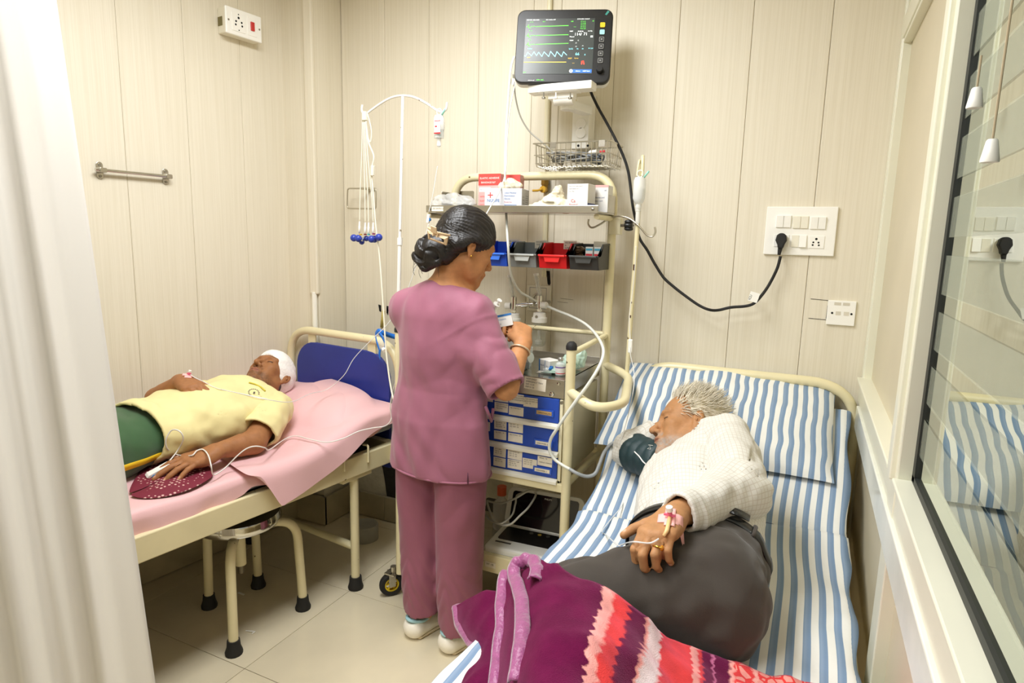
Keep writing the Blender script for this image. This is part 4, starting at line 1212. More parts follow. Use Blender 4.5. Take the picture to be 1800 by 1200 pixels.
# ================================================================== PATIENT MONITOR on its wall arm
MC = Vector((-.9045, 2.3114, 2.2123))
MR = Matrix.Rotation(.312, 4, 'Z') @ Matrix.Rotation(-.19, 4, 'X') @ Matrix.Rotation(.0105, 4, 'Y')
MM = Matrix.Translation(MC) @ MR                                          # x right, -y towards the room, z up
mon = thing('patient_monitor', 'black framed patient monitor showing green and blue traces on the wall arm', 'monitor', MC)
ob('bezel', MB(MM).prism(rrect(.178, .139, .03), (0, 0, 0), (1, 0, 0), (0, 0, 1), (0, .022, 0)), m_black, mon, bevel=.005, seg=3)
ob('rear_shell', MB(MM).prism(rrect(.176, .137, .028), (0, .022, 0), (1, 0, 0), (0, 0, 1), (0, .03, 0)).prism(rrect(.15, .115, .03), (0, .05, 0), (1, 0, 0), (0, 0, 1), (0, .06, 0)), m_dev, mon, bevel=.004)
def scr(px, py):
    """position on the monitor face of a place given in the 900x1200 enlargement used for measuring"""
    tl, tr_, br, bl = (105, 62), (758, 48), (722, 560), (90, 552)
    # inverse bilinear by iteration
    u = v = .5
    for _ in range(12):
        X = (1-u)*(1-v)*tl[0] + u*(1-v)*tr_[0] + u*v*br[0] + (1-u)*v*bl[0]; Y = (1-u)*(1-v)*tl[1] + u*(1-v)*tr_[1] + u*v*br[1] + (1-u)*v*bl[1]
        u += (px - X) / 640; v += (py - Y) / 500
    return (-.178 + .356 * u, .139 - .278 * v)
m_lcd = mat('dark_lit_screen', (62, 66, 64), .25, emit=.25)
a = scr(166, 122); b = scr(612, 497)
a2 = scr(630, 118); b2 = scr(147, 494)
sx0, sx1, sz1, sz0 = (a[0] + b2[0]) / 2, (a2[0] + b[0]) / 2, (a[1] + a2[1]) / 2, (b[1] + b2[1]) / 2
lcd = ob('screen', MB(MM).prism([(sx0, sz0), (sx1, sz0), (sx1, sz1), (sx0, sz1)], (0, -.0012, 0), (1, 0, 0), (0, 0, 1), (0, .002, 0)), m_lcd, mon)
def emi(n, rgb, e=.9): return mat(n, rgb, .5, emit=e)
m_eg, m_ec, m_ey, m_ew, m_er, m_eb = emi('screen_green', (90, 210, 60)), emi('screen_cyan', (130, 214, 224)), emi('screen_amber', (214, 176, 60)), emi('screen_white', (232, 236, 232)), emi('screen_red', (216, 60, 40)), emi('screen_blue', (40, 96, 190), .6)
def line(pts, m, w=.0011, name='trace'):
    q = [scr(*p) for p in pts]
    mb = MB(MM)
    for p0, p1 in zip(q[:-1], q[1:]):
        d = Vector((p1[0] - p0[0], p1[1] - p0[1])); 
        if d.length < 1e-6: continue
        n_ = Vector((-d.y, d.x)).normalized() * w; e_ = d.normalized() * w * .6
        mb.add([(p0[0] - e_.x + n_.x, -.0016, p0[1] - e_.y + n_.y), (p1[0] + e_.x + n_.x, -.0016, p1[1] + e_.y + n_.y), (p1[0] + e_.x - n_.x, -.0016, p1[1] + e_.y - n_.y), (p0[0] - e_.x - n_.x, -.0016, p0[1] - e_.y - n_.y)], [(0, 1, 2, 3)])
    return ob(name, mb, m, lcd)
for y, yl in ((176, 168), (237, 230), (296, 289)):
    line([(168, y + 2), (178, y + 1), (181, y - 12), (184, y + 10), (196, y + 10)], m_eg); line([(196, y), (225, y - 1)], m_eg, .0009); line([(232, y), (452, yl)], m_eg)
line([(158, 372), (166, 378), (180, 349), (206, 374), (222, 346), (240, 372), (254, 349), (276, 378), (290, 346), (322, 378), (334, 343), (364, 379), (376, 345), (408, 379), (420, 346), (442, 368)], m_ec, .0012)
line([(156, 416), (438, 416)], m_ey)
def txts(items, m, name='reading'):
    mb = MB(MM)
    for t, x, y, s in items:
        p = scr(x, y); mb.text(t, (p[0], -.0012, p[1]), (1, 0, 0), (0, 0, 1), s, 0, lift=.0006)
    return ob(name, mb, m, lcd)
txts([('114/', 492, 236, .0155), ('71', 553, 234, .0155), ('85', 599, 248, .0105), ('NIBP', 461, 210, .006), ('00:08:46', 516, 210, .006), ('mmHg', 583, 207, .006), ('Manual', 461, 247, .006), ('TEMP', 460, 273, .006), ('C', 515, 272, .006), ('-?-', 498, 290, .007), ('-?-', 498, 314, .007), ('-?-', 542, 309, .007), ('BED NO: ADU 2024', 168, 136, .0055), ('RIC LOCK OFF', 300, 133, .0055), ('22-06-2024 14:52:07', 512, 126, .0055)], m_ew)
txts([('66', 498, 370, .0155), ('SpO2', 455, 330, .007), ('PR', 508, 330, .006), ('58', 542, 329, .006), ('10 12.8', 584, 326, .006), ('8', 559, 371, .008), ('PLETH', 178, 330, .006), ('3', 460, 367, .001)], m_ec)
txts([('II  X1', 192, 150, .0055), ('FILT', 278, 146, .0055), ('V  X1', 186, 209, .0055), ('I  X1', 182, 270, .0055), ('HR', 470, 144, .007), ('---', 488, 180, .009), ('ST 0.12', 536, 143, .006), ('ST 0.08', 536, 156, .006), ('ST 0.14', 535, 168, .006), ('ST 0.10', 534, 180, .006), ('PVC 0.0', 533, 192, .006), ('60', 614, 139, .006), ('BAT', 152, 487, .006)], m_eg)
txts([('RESP', 176, 388, .006), ('RESP', 450, 395, .007), ('Apnea', 492, 393, .006), ('---', 478, 427, .009)], m_ey)
line([(540, 430), (542, 412), (552, 410), (556, 430)], m_er, .0022, 'lung_icon')
p0, p1 = scr(462, 488), scr(606, 466)
ob('status_bar', MB(MM).prism([(p0[0], p0[1]), (p1[0], p0[1]), (p1[0], p1[1]), (p0[0], p1[1])], (0, -.0015, 0), (1, 0, 0), (0, 0, 1), (0, .0004, 0)), m_eb, lcd)
p = scr(470, 477); ob('alarm_icon', MB(MM).lathe([(.0028, 0), (.0062, 0), (.0062, .0006), (.0028, .0006)], (p[0], -.002, p[1]), 18, axis=(0, -1, 0), caps=False), m_ew, lcd)
txts([('Alarms', 500, 480, .006), ('NIBP Start', 548, 481, .006)], m_ew)
txts([('ON', 242, 540, .008), ('AC', 270, 540, .008), ('..', 290, 540, .008)], m_eg)
p = scr(185, 541); ob('maker_mark', MB(MM).text('niscomed', (p[0], -.0012, p[1]), (1, 0, 0), (0, 0, 1), .0062, lift=.0006), m_white, mon)
m_led = mat('yellow_key', (226, 196, 40), .4); m_ledc = mat('pale_cyan_key', (160, 214, 214), .4); m_key = mat('grey_key_ring', (150, 150, 146), .4); m_kin = mat('dark_key', (46, 46, 46), .45)
for i, (x, y) in enumerate(((682, 162), (678, 211), (674, 261), (670, 309), (666, 358), (663, 406))):
    p = scr(x, y)
    k_ = ob('button', MB(MM).prism([(q[0] + p[0], q[1] + p[1]) for q in rrect(.009, .009, .0035, 4)], (0, -.003, 0), (1, 0, 0), (0, 0, 1), (0, .004, 0)), [m_led, m_ledc][i] if i < 2 else m_key, mon)
    if i >= 2:
        ob('button_face', MB(MM).prism([(q[0] + p[0], q[1] + p[1]) for q in rrect(.0075, .0075, .003, 4)], (0, -.0034, 0), (1, 0, 0), (0, 0, 1), (0, .001, 0)), m_kin, k_)
        ob('button_icon', MB(MM).bb((p[0] - .003, -.0040, p[1] - .0022), (p[0] + .003, -.0036, p[1] + .0022)), m_key, k_)
p = scr(657, 472)
ob('knob', MB(MM).lathe([(.0125, 0), (.0125, .012), (.0105, .016), (0, .016)], (p[0], -.001, p[1]), 22, axis=(0, -1, 0), caps=False), m_black, mon, smooth=40)
p = scr(714, 78)
ob('sticker', MB(MM).prism([(p[0] - .008, p[1] - .006), (p[0] - .002, p[1] - .009), (p[0] + .008, p[1] + .004), (p[0] + .002, p[1] + .009)], (0, -.0012, 0), (1, 0, 0), (0, 0, 1), (0, .0008, 0)), mat('teal_film', (70, 150, 140), .3), mon)
# arm
arm = thing('monitor_arm', 'white wall arm with tilting bracket carrying the patient monitor', 'bracket', (-.89, YB, 2.05))
m_arm = mat('white_arm_metal', (240, 238, 230), .35)
def pc(x, y): return (880 + x / 3.75, y / 3.75)                           # place in the monitor enlargement -> picture
def arm_box(x0, y0, x1, y1, yc, d, name, m=m_arm, bev=.003, par=arm):
    A = ony(*pc(x0, y0), yc); B = ony(*pc(x1, y1), yc)
    return ob(name, MB().bb((A.x, yc - d / 2, B.z), (B.x, yc + d / 2, A.z)), m, par, bevel=bev)
arm_box(200, 574, 615, 592, 2.30, .06, 'tray')
arm_box(262, 594, 520, 606, 2.30, .05, 'tray_slide')
arm_box(325, 606, 490, 650, 2.315, .04, 'tilt_head')
A = ony(*pc(395, 640), 2.30); B = ony(*pc(470, 640), 2.30)
ob('tilt_knuckle', MB().cyl((A.x - .03, 2.32, A.z - .004), (B.x, 2.32, A.z - .004), .022, 18), m_arm, arm, smooth=40)
for x in (285, 365, 460):
    q = ony(*pc(x, 610), 2.255)
    ob('thumb_screw', MB().cyl(q, q - Vector((0, 0, .018)), .0028, 8).cyl(q - Vector((0, 0, .016)), q - Vector((0, 0, .022)), .007, 12), m_lug if x != 365 else m_arm, arm, smooth=40)
J = ony(*pc(440, 690), 2.36)
ob('elbow', MB().cyl(J + Vector((0, 0, .022)), J - Vector((0, 0, .02)), .026, 20), m_arm, arm, smooth=40)
K2 = ony(*pc(565, 730), 2.47)
d = (K2 - J); L_ = d.length; dx = d.normalized(); up = Vector((0, 0, 1)); yv = up.cross(dx).normalized(); zz = dx.cross(yv)
ob('arm_link', MB(frame(J, dx, yv, zz)).bb((0, -.024, -.016), (L_ + .01, .024, .016)), m_arm, arm, bevel=.004)
arm_box(495, 715, 592, 985, 2.535, .07, 'wall_slider')
arm_box(505, 640, 612, 1000, 2.568, .012, 'wall_rail')
for y in (815, 876):
    q = ony(*pc(530, y), 2.499)
    ob('disc', MB().cyl(q, q - Vector((0, .006, 0)), .021, 24), mat('white_disc', (246, 244, 238), .3), arm, bevel=.0015)
for x in (512, 575):
    q = ony(*pc(x, 960), 2.499); ob('screw_hole', MB().cyl(q, q - Vector((0, .001, 0)), .005, 10), m_dark, arm)

# wire basket with coiled leads
m_wire = mat('chromed_wire', (198, 192, 176), .28, .85)
bk = thing('wire_basket', 'chromed wire basket hanging below the monitor arm', 'basket', (-.86, 2.44, 1.80))
bx0, bx1, by0, by1, bz0, bz1 = -1.03, -.715, 2.345, 2.53, 1.785, 1.872
mb = MB()
for z, ins in ((bz1, 0), ((bz0 + bz1) / 2, .004), (bz0 + .012, .008)):
    ob('rim_wire', MB().tube(bend([(bx0 + ins, by0 + ins, z), (bx1 - ins, by0 + ins, z), (bx1 - ins, by1, z), (bx0 + ins, by1, z), (bx0 + ins, by0 + ins + .02, z)], .02, 4), .0028 if ins == 0 else .0018, 6), m_wire, bk, smooth=50)
for i in range(15):
    x = bx0 + .012 + (bx1 - bx0 - .024) * i / 14
    ob('wire', MB().tube([(x, by0, bz1), (x, by0 + .006, bz0 + .012), (x, by0 + .016, bz0), (x, by1, bz0), (x, by1, bz1)], .0016, 5), m_wire, bk, smooth=50)
for i in range(6):
    y = by0 + .03 + (by1 - by0 - .05) * i / 5
    ob('wire', MB().tube([(bx0, y, bz1), (bx0 + .006, y, bz0 + .012), (bx0 + .016, y, bz0), (bx1 - .016, y, bz0), (bx1 - .006, y, bz0 + .012), (bx1, y, bz1)], .0016, 5), m_wire, bk, smooth=50)
for x in (-.945, -.748):
    ob('hook_tab', MB().bb((x - .012, by0 - .004, bz1 - .022), (x + .012, by0 - .001, bz1 + .002)), m_steel, bk)
m_lead = mat('grey_lead_wire', (150, 150, 146), .45)
rnd = random.Random(4)
pts = []
for k in range(46):
    t = k / 45
    pts.append((-.975 + .16 * t + .045 * math.cos(k * 1.9) + rnd.uniform(-.01, .01), 2.43 + .055 * math.sin(k * 1.9) + rnd.uniform(-.012, .012), 1.80 + .035 * abs(math.sin(k * .8)) + rnd.uniform(0, .012)))
o = ob('lead_wires', MB().tube(cr(pts, 6), .0042, 6), m_lead, smooth=True)
tag(o, 'tangle of grey monitor lead wires coiled in the wire basket', 'wires')
pts = []
for k in range(40):
    t = k / 39
    pts.append((-.87 + .08 * t + .035 * math.cos(k * 2.2), 2.43 + .05 * math.sin(k * 2.2) + rnd.uniform(-.01, .01), 1.80 + .03 * abs(math.cos(k * .7)) + rnd.uniform(0, .008)))
o = ob('lead_wires', MB().tube(cr(pts, 6), .0036, 6), mat('blue_grey_lead_wire', (120, 128, 140), .45), smooth=True)
tag(o, 'bluish grey lead wires bundled at the right half of the basket', 'wires')
t = thing('probe', 'white clip probe with a red end lying on the leads in the basket', 'probe', (-.79, 2.40, 1.83))
ob('body', MB().lathe([(.004, 0), (.009, .006), (.010, .03), (.004, .036)], (-.815, 2.39, 1.836), 12, axis=(1, .15, .05)), m_white, t, smooth=50)
ob('tip', MB().cyl((-.772, 2.396, 1.838), (-.752, 2.40, 1.84), .0055, 10), m_red, t, smooth=50)

# ================================================================== gas pipe with valve, outlet, flow meters
gp = thing('gas_pipe', 'cream painted vertical gas pipe with brass valve behind the trolley', 'pipe', (-1.067, 2.555, 1.3))
ob('pipe', MB().tube([(-1.072, 2.562, 2.745), (-1.062, 2.562, 1.80)], .0105, 12).tube([(-1.058, 2.562, 1.70), (-1.055, 2.562, 1.34)], .0105, 12), m_cream, gp, smooth=50)
q = ony(958, 325, 2.55)
m_brass = mat('dull_brass', (150, 120, 60), .35, .9)
ob('coupling', MB().cyl((q.x, 2.55, q.z - .03), (q.x, 2.55, q.z + .045), .015, 6).cyl((q.x, 2.55, q.z - .0), (q.x, 2.55, q.z + .02), .018, 6), m_brass, gp)
ob('valve_handle', MB().tube(cr([(q.x - .045, 2.525, q.z - .025), (q.x - .02, 2.52, q.z - .025), (q.x, 2.52, q.z - .02)], 4), .005, 8).lathe([(.014, 0), (.014, .02)], (q.x, 2.525, q.z - .02), 12, axis=(0, 1, 0)), mat('yellow_handle', (206, 160, 44), .4), gp, smooth=40)
pl = thing('gas_outlet', 'white gas outlet plate with grey printed diagram behind the flow meters', 'outlet', (-1.07, YB, 1.25))
A = ony(928, 500, YB - .006); B = ony(967, 548, YB - .006)
ob('plate', MB().bb((A.x, YB - .012, B.z), (B.x, YB - .001, A.z)), m_offw, pl, bevel=.002)
ob('print', MB().bb((A.x + .012, YB - .0128, A.z - .012), (B.x - .018, YB - .0121, A.z - .010)).bb((A.x + .012, YB - .0128, B.z + .012), (B.x - .018, YB - .0121, B.z + .014)).bb((A.x + .012, YB - .0128, B.z + .012), (A.x + .0135, YB - .0121, A.z - .010)).bb((B.x - .0195, YB - .0128, B.z + .012), (B.x - .018, YB - .0121, A.z - .010)), m_grp, pl)
ob('ring', MB().lathe([(.016, 0), (.024, 0), (.024, .004), (.016, .004)], ((A.x + B.x) / 2 - .004, YB - .012, (A.z + B.z) / 2), 24, axis=(0, -1, 0), caps=False), m_steel, pl, smooth=40)
q1, q2 = ony(963, 476, YB - .004), ony(965, 502, YB - .004)
o = ob('wall_hole', MB().prism([(q1.x - .008, q1.z), (q1.x + .008, q1.z), (q2.x + .006, q2.z + .01), (q2.x, q2.z), (q2.x - .008, q2.z + .008)], (0, YB - .0015, 0), (1, 0, 0), (0, 0, 1), (0, .001, 0)), m_dark, wall)
m_jar = mat('clear_jar', (196, 200, 186), .05, alpha=.38, spec=.8)
def flow(px, pbot, dep, lab):
    """chrome flow meter: rotameter tube, body, knob, humidifier jar"""
    o = ony(px, pbot, dep)
    t = thing('flow_meter', lab, 'flow meter', o, 'oxygen flow meters on the wall outlet')
    mtop = Vector((-.022, 0, .125))
    b0 = o
    ob('body', MB().cyl(b0 - Vector((0, 0, .016)), b0 + Vector((0, 0, .036)), .0125, 14).cyl(b0 - Vector((0, 0, .04)), b0 - Vector((0, 0, .012)), .009, 12).cyl(b0 - Vector((0, 0, .03)), b0 - Vector((0, 0, .022)), .0125, 6), m_chrome, t, smooth=40)
    ob('flow_tube', MB().tube([b0 + Vector((-.002, 0, .034)), b0 + mtop], .0105, 12), m_clear, t, smooth=50)
    ob('flow_core', MB().tube([b0 + Vector((-.002, 0, .036)), b0 + mtop * .97], .0055, 8), mat('frosted_core', (226, 226, 214), .4, noise=.1, nscale=90), t, smooth=50)
    ob('tube_cap', MB().cyl(b0 + mtop * .95, b0 + mtop * 1.03, .0115, 12), m_white, t, smooth=40)
    return t, o
f1, o1 = flow(949, 534, 2.46, 'right flow meter with white knob and humidifier jar in front of the outlet plate')
ob('knob', MB().cyl(o1 + Vector((.010, -.006, -.003)), o1 + Vector((.034, -.012, -.003)), .0145, 16).cyl(o1 + Vector((.034, -.012, -.003)), o1 + Vector((.037, -.013, -.003)), .012, 16), m_white, f1, smooth=40)
ob('inlet', MB().cyl(o1, o1 + Vector((0, YB - 2.46 - .012, 0)), .009, 12).cyl(o1 + Vector((0, .02, 0)), o1 + Vector((0, .035, 0)), .013, 6), m_chrome, f1, smooth=40)
ob('jar_lid', MB().lathe([(.012, 0), (.026, -.004), (.028, -.022), (.033, -.024), (.033, -.044), (.030, -.046)], o1 - Vector((0, 0, .034)), 24), m_white, f1, smooth=35)
ob('lid_button', MB().lathe([(.006, 0), (.006, .004), (0, .004)], o1 + Vector((-.001, -.028, -.052)), 12, axis=(0, -1, 0), caps=False), m_chrome, f1)
ob('jar', MB().lathe([(.029, -.044), (.029, -.135), (.024, -.146), (0, -.147)], o1 - Vector((0, 0, .034)), 24, caps=False), m_jar, f1, smooth=40)
ob('dip_tube', MB().cyl(o1 - Vector((0, 0, .075)), o1 - Vector((0, 0, .155)), .0068, 10).lathe([(.006, .01), (.016, .0), (.014, -.012), (.004, -.014)], o1 - Vector((0, 0, .16)), 16), m_white, f1, smooth=40)
f2, o2 = flow(903, 536, 2.44, 'left flow meter with chrome body behind the nurse\'s hands')
ob('link', MB().cyl(o2, o1 + Vector((-.01, -.0, 0)), .006, 10).cyl(o2.lerp(o1, .30), o2.lerp(o1, .55), .0105, 10).cyl(o2.lerp(o1, .75), o2.lerp(o1, .85), .0105, 6), m_chrome, f2, smooth=40)
ob('knob', MB().cyl(o2 + Vector((-.038, 0, -.006)), o2 + Vector((-.012, 0, -.004)), .0145, 16), m_white, f2, smooth=40)
ob('jar_lid', MB().lathe([(.012, 0), (.026, -.004), (.028, -.022), (.033, -.024), (.033, -.044), (.030, -.046)], o2 - Vector((0, 0, .034)), 24), m_white, f2, smooth=35)
ob('jar', MB().lathe([(.029, -.044), (.029, -.135), (.024, -.146), (0, -.147)], o2 - Vector((0, 0, .034)), 24, caps=False), m_jar, f2, smooth=40)

# ================================================================== WALL FITTINGS
sw = thing('switchboard', 'large white modular switchboard with rocker switches and sockets on the back wall', 'switchboard', (-.05, YB, 1.55))
S0, S1 = Vector((-.166, 0, 1.643)), Vector((.072, 0, 1.467))
ob('plate', MB().bb((S0.x, YB - .012, S1.z), (S1.x, YB, S0.z)), m_white, sw, bevel=.003)
def sp(px, py): return ony(px, py, YB - .012)
def swx(cx, cy): return sp(1100 + cx / 4.286, 350 + cy / 4.286)
for cxp, cyp, tone in ((1190, 168, 0), (1318, 174, 1), (1450, 180, 0)):
    q = swx(cxp, cyp)
    fr_ = ob('switch_module', MB().bb((q.x - .0262, YB - .0145, q.z - .0225), (q.x + .0262, YB - .011, q.z + .0225)), m_offw if tone else m_white, sw, bevel=.001)
    for s in (-1, 1):
        ob('rocker', MB().prism([(-.0215, 0), (.0215, 0), (.0215, .0065 if s * (1 if tone == 0 else 0) else .003), (-.0215, .003)], (q.x + (.0008 if s > 0 else -.0248), YB - .0145, q.z), (0, 0, 1), (0, -1, 0), (.024, 0, 0)), m_offw if tone else m_white, fr_, bevel=.0006, seg=1)
q = swx(1172, 312); ob('socket_module', MB().bb((q.x - .0262, YB - .0145, q.z - .0225), (q.x + .0262, YB - .011, q.z + .0225)), m_white, sw, bevel=.001)
q = swx(1304, 316); fr_ = ob('switch_module', MB().bb((q.x - .0262, YB - .0145, q.z - .0225), (q.x + .0262, YB - .011, q.z + .0225)), m_white, sw, bevel=.001)
ob('rocker', MB().bb((q.x - .025, YB - .0165, q.z - .021), (q.x - .001, YB - .014, q.z + .021)), m_offw, fr_)
ob('rocker', MB().prism([(-.0215, .007), (.0215, .002), (.0215, 0), (-.0215, 0)], (q.x + .001, YB - .0145, q.z), (0, 0, 1), (0, -1, 0), (.024, 0, 0)), m_white, fr_)
q = swx(1436, 324); fr_ = ob('socket_module', MB().bb((q.x - .0262, YB - .0145, q.z - .0225), (q.x + .0262, YB - .011, q.z + .0225)), m_white, sw, bevel=.001)
for hx, hy, r in ((1436, 300, .0042), (1413, 325, .0033), (1452, 327, .0033), (1408, 345, .0033), (1454, 347, .0033)):
    h_ = swx(hx, hy); ob('socket_hole', MB().cyl((h_.x, YB - .0149, h_.z), (h_.x, YB - .0144, h_.z), r, 12), m_dark, fr_)
# plug and the black mains cord up to the monitor
pg = thing('power_cord', 'black mains cord with moulded plug hanging from monitor to the switchboard', 'cord', (-.35, 2.5, 1.3))
q = swx(1172, 318)
ob('plug', MB().prism([(-.009, -.026), (.009, -.026), (.012, -.012), (.0195, .004), (.016, .022), (.007, .030), (-.007, .030), (-.016, .022), (-.0195, .004), (-.012, -.012)], (q.x, YB - .046, q.z), (1, 0, 0), (0, 0, 1), (0, .032, 0)), m_rubber, pg, bevel=.005, seg=3)
ob('strain_relief', MB().tube([(q.x - .001, YB - .03, q.z - .024), (q.x - .003, YB - .032, q.z - .05)], [.0085, .0055], 10), m_rubber, pg, smooth=50)
cord = [(1372, 450), (1366, 472), (1352, 500), (1338, 520), (1325, 533), (1310, 538), (1285, 540), (1262, 545), (1246, 544), (1228, 536), (1205, 520), (1182, 502), (1166, 487), (1150, 462), (1138, 440), (1124, 418), (1118, 390), (1112, 360), (1108, 325), (1104, 300), (1096, 275), (1082, 245), (1066, 215), (1052, 190), (1040, 165), (1036, 150)]
cp = [ony(x, y, (2.535 if i < 3 else 2.50 if i < 8 else 2.47 if i < 17 else 2.44)) for i, (x, y) in enumerate(cord)]
ob('cable', MB().tube(cr(cp, 6), .0055, 10), m_rubber, pg, smooth=True)
q = ony(1325, 522, 2.492)
tg = ob('cord_tag', MB().box(q, (.034, .001, .036), R=Matrix.Rotation(.25, 3, 'Y')), m_white, pg)
ob('tag_print', MB().text('ICU', q + Vector((-.012, -.0007, -.012)), (.35, 0, .94), (-.94, 0, .35), .012, lift=.0006), m_ink, tg)
# data outlet
do = thing('data_outlet', 'small square white data outlet plate low on the right of the back wall', 'outlet', (.115, YB, 1.27))
A, B = ony(1456, 527, YB - .004), ony(1501, 573, YB - .004)
ob('plate', MB().bb((A.x, YB - .010, B.z), (B.x, YB, A.z)), m_white, do, bevel=.002)
for fx, fz in ((.36, .12), (.68, .12)):
    ob('label_window', MB().bb((A.x + .088 * fx - .011, YB - .0108, A.z - .088 * fz - .006), (A.x + .088 * fx + .011, YB - .0099, A.z - .088 * fz + .004)), mat('grey_window', (206, 200, 184), .4), do)
for fx in (.42, .72):
    ob('port', MB().bb((A.x + .088 * fx - .009, YB - .0108, A.z - .053), (A.x + .088 * fx + .008, YB - .0099, A.z - .039)), mat('grey_port', (212, 206, 190), .5), do, bevel=.0005, seg=1)
for fx in (.19, .90):
    ob('screw', MB().cyl((A.x + .088 * fx, YB - .0112, A.z - .046), (A.x + .088 * fx, YB - .0098, A.z - .046), .0038, 10), m_dark, do)
for a, b in (((1425, 525), (1457, 528)), ((1421, 559), (1453, 562)), ((1455, 537), (1452, 560))):
    ob('cut_mark', MB().tube([ony(*a, YB - .0006), ony(*b, YB - .0006)], .0011, 4), m_dark, wall)
for a, b in (((985, 524), (1008, 527)), ((980, 530), (998, 532))):
    ob('scratch', MB().tube([ony(*a, YB - .0004), ony(*b, YB - .0004)], .0009, 4), mat('scratch', (110, 96, 70), .8), wall)
# wire bottle holder
hd = thing('bottle_holder', 'square wire bottle holder ring on the back wall behind the hanging leads', 'holder', (-2.05, YB, 1.68))
H = [ony(x, y, 2.50) for x, y in ((611, 331), (661, 331), (661, 367), (610, 366))]
ob('wire_ring', MB().tube(bend([(H[0] + H[1]) / 2] + [H[1], H[2], H[3], H[0]] + [(H[0] + H[1]) / 2 - Vector((.002, 0, 0))], .014, 4), .0038, 8), m_wire, hd, smooth=50)
ob('bracket', MB().tube([(H[0] + H[1]) / 2, Vector(((H[0].x + H[1].x) / 2, YB, H[0].z + .004))], .006, 8).box(((H[0].x + H[1].x) / 2, YB - .003, H[0].z), (.05, .005, .014)), m_wire, hd)
# torn hole in the panel with yellowed stub
A = ony(672, 540, YB)
for x0, y0, x1, y1 in ((665, 535, 672, 549), (673, 536, 683, 551), (679, 540, 683, 554)):
    p, q = ony(x0, y0, YB - .0012), ony(x1, y1, YB - .0012)
    ob('torn_hole', MB().prism([(p.x, p.z), (q.x, p.z - .004), (q.x - .003, q.z), (p.x + .006, q.z + .006)], (0, YB - .0016, 0), (1, 0, 0), (0, 0, 1), (0, .001, 0)), m_dark, wall)
p, q = ony(674, 546, YB - .01), ony(671, 575, YB - .01)
o = ob('pipe_stub', MB().tube([p, q], .008, 10), mat('yellowed_plastic', (196, 176, 96), .5), smooth=True)
tag(o, 'short yellowed pipe stub in the torn wall hole above the left headboard', 'pipe')
# low socket board under the trolley
A, B = ony(905, 845, YB - .01), ony(978, 872, YB - .01)
ls_ = thing('socket_board', 'cream socket board low on the wall behind the ECG machine', 'socket', ((A.x + B.x) / 2, YB, B.z))
ob('plate', MB().bb((A.x, YB - .03, B.z - .06), (B.x, YB - .001, A.z)), m_offw, ls_, bevel=.003)
for k, fx in enumerate((.22, .50, .78)):
    x = A.x + (B.x - A.x) * fx
    q = ob('module', MB().bb((x - .024, YB - .034, A.z - .058), (x + .024, YB - .029, A.z - .012)), m_offw, ls_, bevel=.002)
    ob('slot', MB().bb((x - .004, YB - .0348, A.z - .044), (x + .004, YB - .0338, A.z - .026)), m_dark, q)

# ------------------------------------------------------------------ left wall: towel bar and socket box (coordinates along the turned wall)
def onl(px, py, off=0.0):
    """point of the left wall seen at a place of the photograph"""
    r = ray(px, py); n_ = Vector((.992, -.127, 0)); p0 = Vector((-2.362, 2.385, 0)) + n_ * off
    return CAM + r * ((p0 - CAM).dot(n_) / r.dot(n_))
NL = Vector((.992, -.127, 0)); ZU = Vector((0, 0, 1))
tb = thing('towel_bar', 'short steel towel bar with two oval brackets on the left wall', 'towel bar', onl(232, 305))
a, b = onl(168, 304, .026), onl(297, 304.5, .026)
zc = (a.z + b.z) / 2; a.z = zc; b.z = zc + .0
ob('bar', MB().tube([a, b], .0065, 12), m_chrome, tb, smooth=50)
for q in (onl(175, 305), onl(290, 305)):
    q.z = zc
    pl_ = ob('bracket', MB().prism(rrect(.0125, .032, .0124, 6), q, HD, ZU, NL * .004).prism(rrect(.0125, .009, .004, 3), q, HD, ZU, NL * .034), m_steel, tb, bevel=.001)
    for s in (-1, 1):
        ob('screw', MB().cyl(q + ZU * (.021 * s) + NL * .004, q + ZU * (.021 * s) + NL * .0065, .0052, 10), m_lug, pl_)
sb = thing('socket_box', 'white surface socket box with red switch high on the left wall', 'socket', onl(422, 50))
A, B = onl(402, 62), onl(441, 26)
SBM = frame(onl(414, 47), HD, -NL, ZU)
ob('back_box', MB(SBM).bb((-.085, -.05, -.052), (.085, 0, .052)), m_offw, sb, bevel=.004)
ob('plate', MB(SBM).bb((-.088, -.062, -.055), (.088, -.05, .055)), m_white, sb, bevel=.004)
s5 = ob('socket', MB(SBM).bb((-.060, -.065, -.038), (.005, -.061, .038)), m_white, sb, bevel=.001)
for x, z, r in ((-.028, .018, .0050), (-.041, .002, .0042), (-.014, .002, .0042), (-.043, -.012, .0042), (-.012, -.012, .0042), (-.028, .032, .0026), (-.028, -.032, .0026)):
    ob('hole', MB(SBM).cyl((x, -.0656, z), (x, -.0646, z), r, 10), m_dark, s5)
ob('red_rocker', MB(SBM).bb((.030, -.070, -.017), (.048, -.061, .020)), mat('red_switch', (196, 52, 48), .35), sb, bevel=.002)
ob('switch_surround', MB(SBM).bb((.015, -.0645, -.038), (.062, -.061, .038)), m_white, sb, bevel=.001)
for x in (-.074, .076):
    ob('screw', MB(SBM).cyl((x, -.0626, 0), (x, -.0615, 0), .0042, 10), m_lug, sb)
ob('side_notch', MB(SBM).bb((-.0868, -.034, -.022), (-.0848, -.004, .014)), mat('notch_shade', (120, 112, 74), .8), sb)

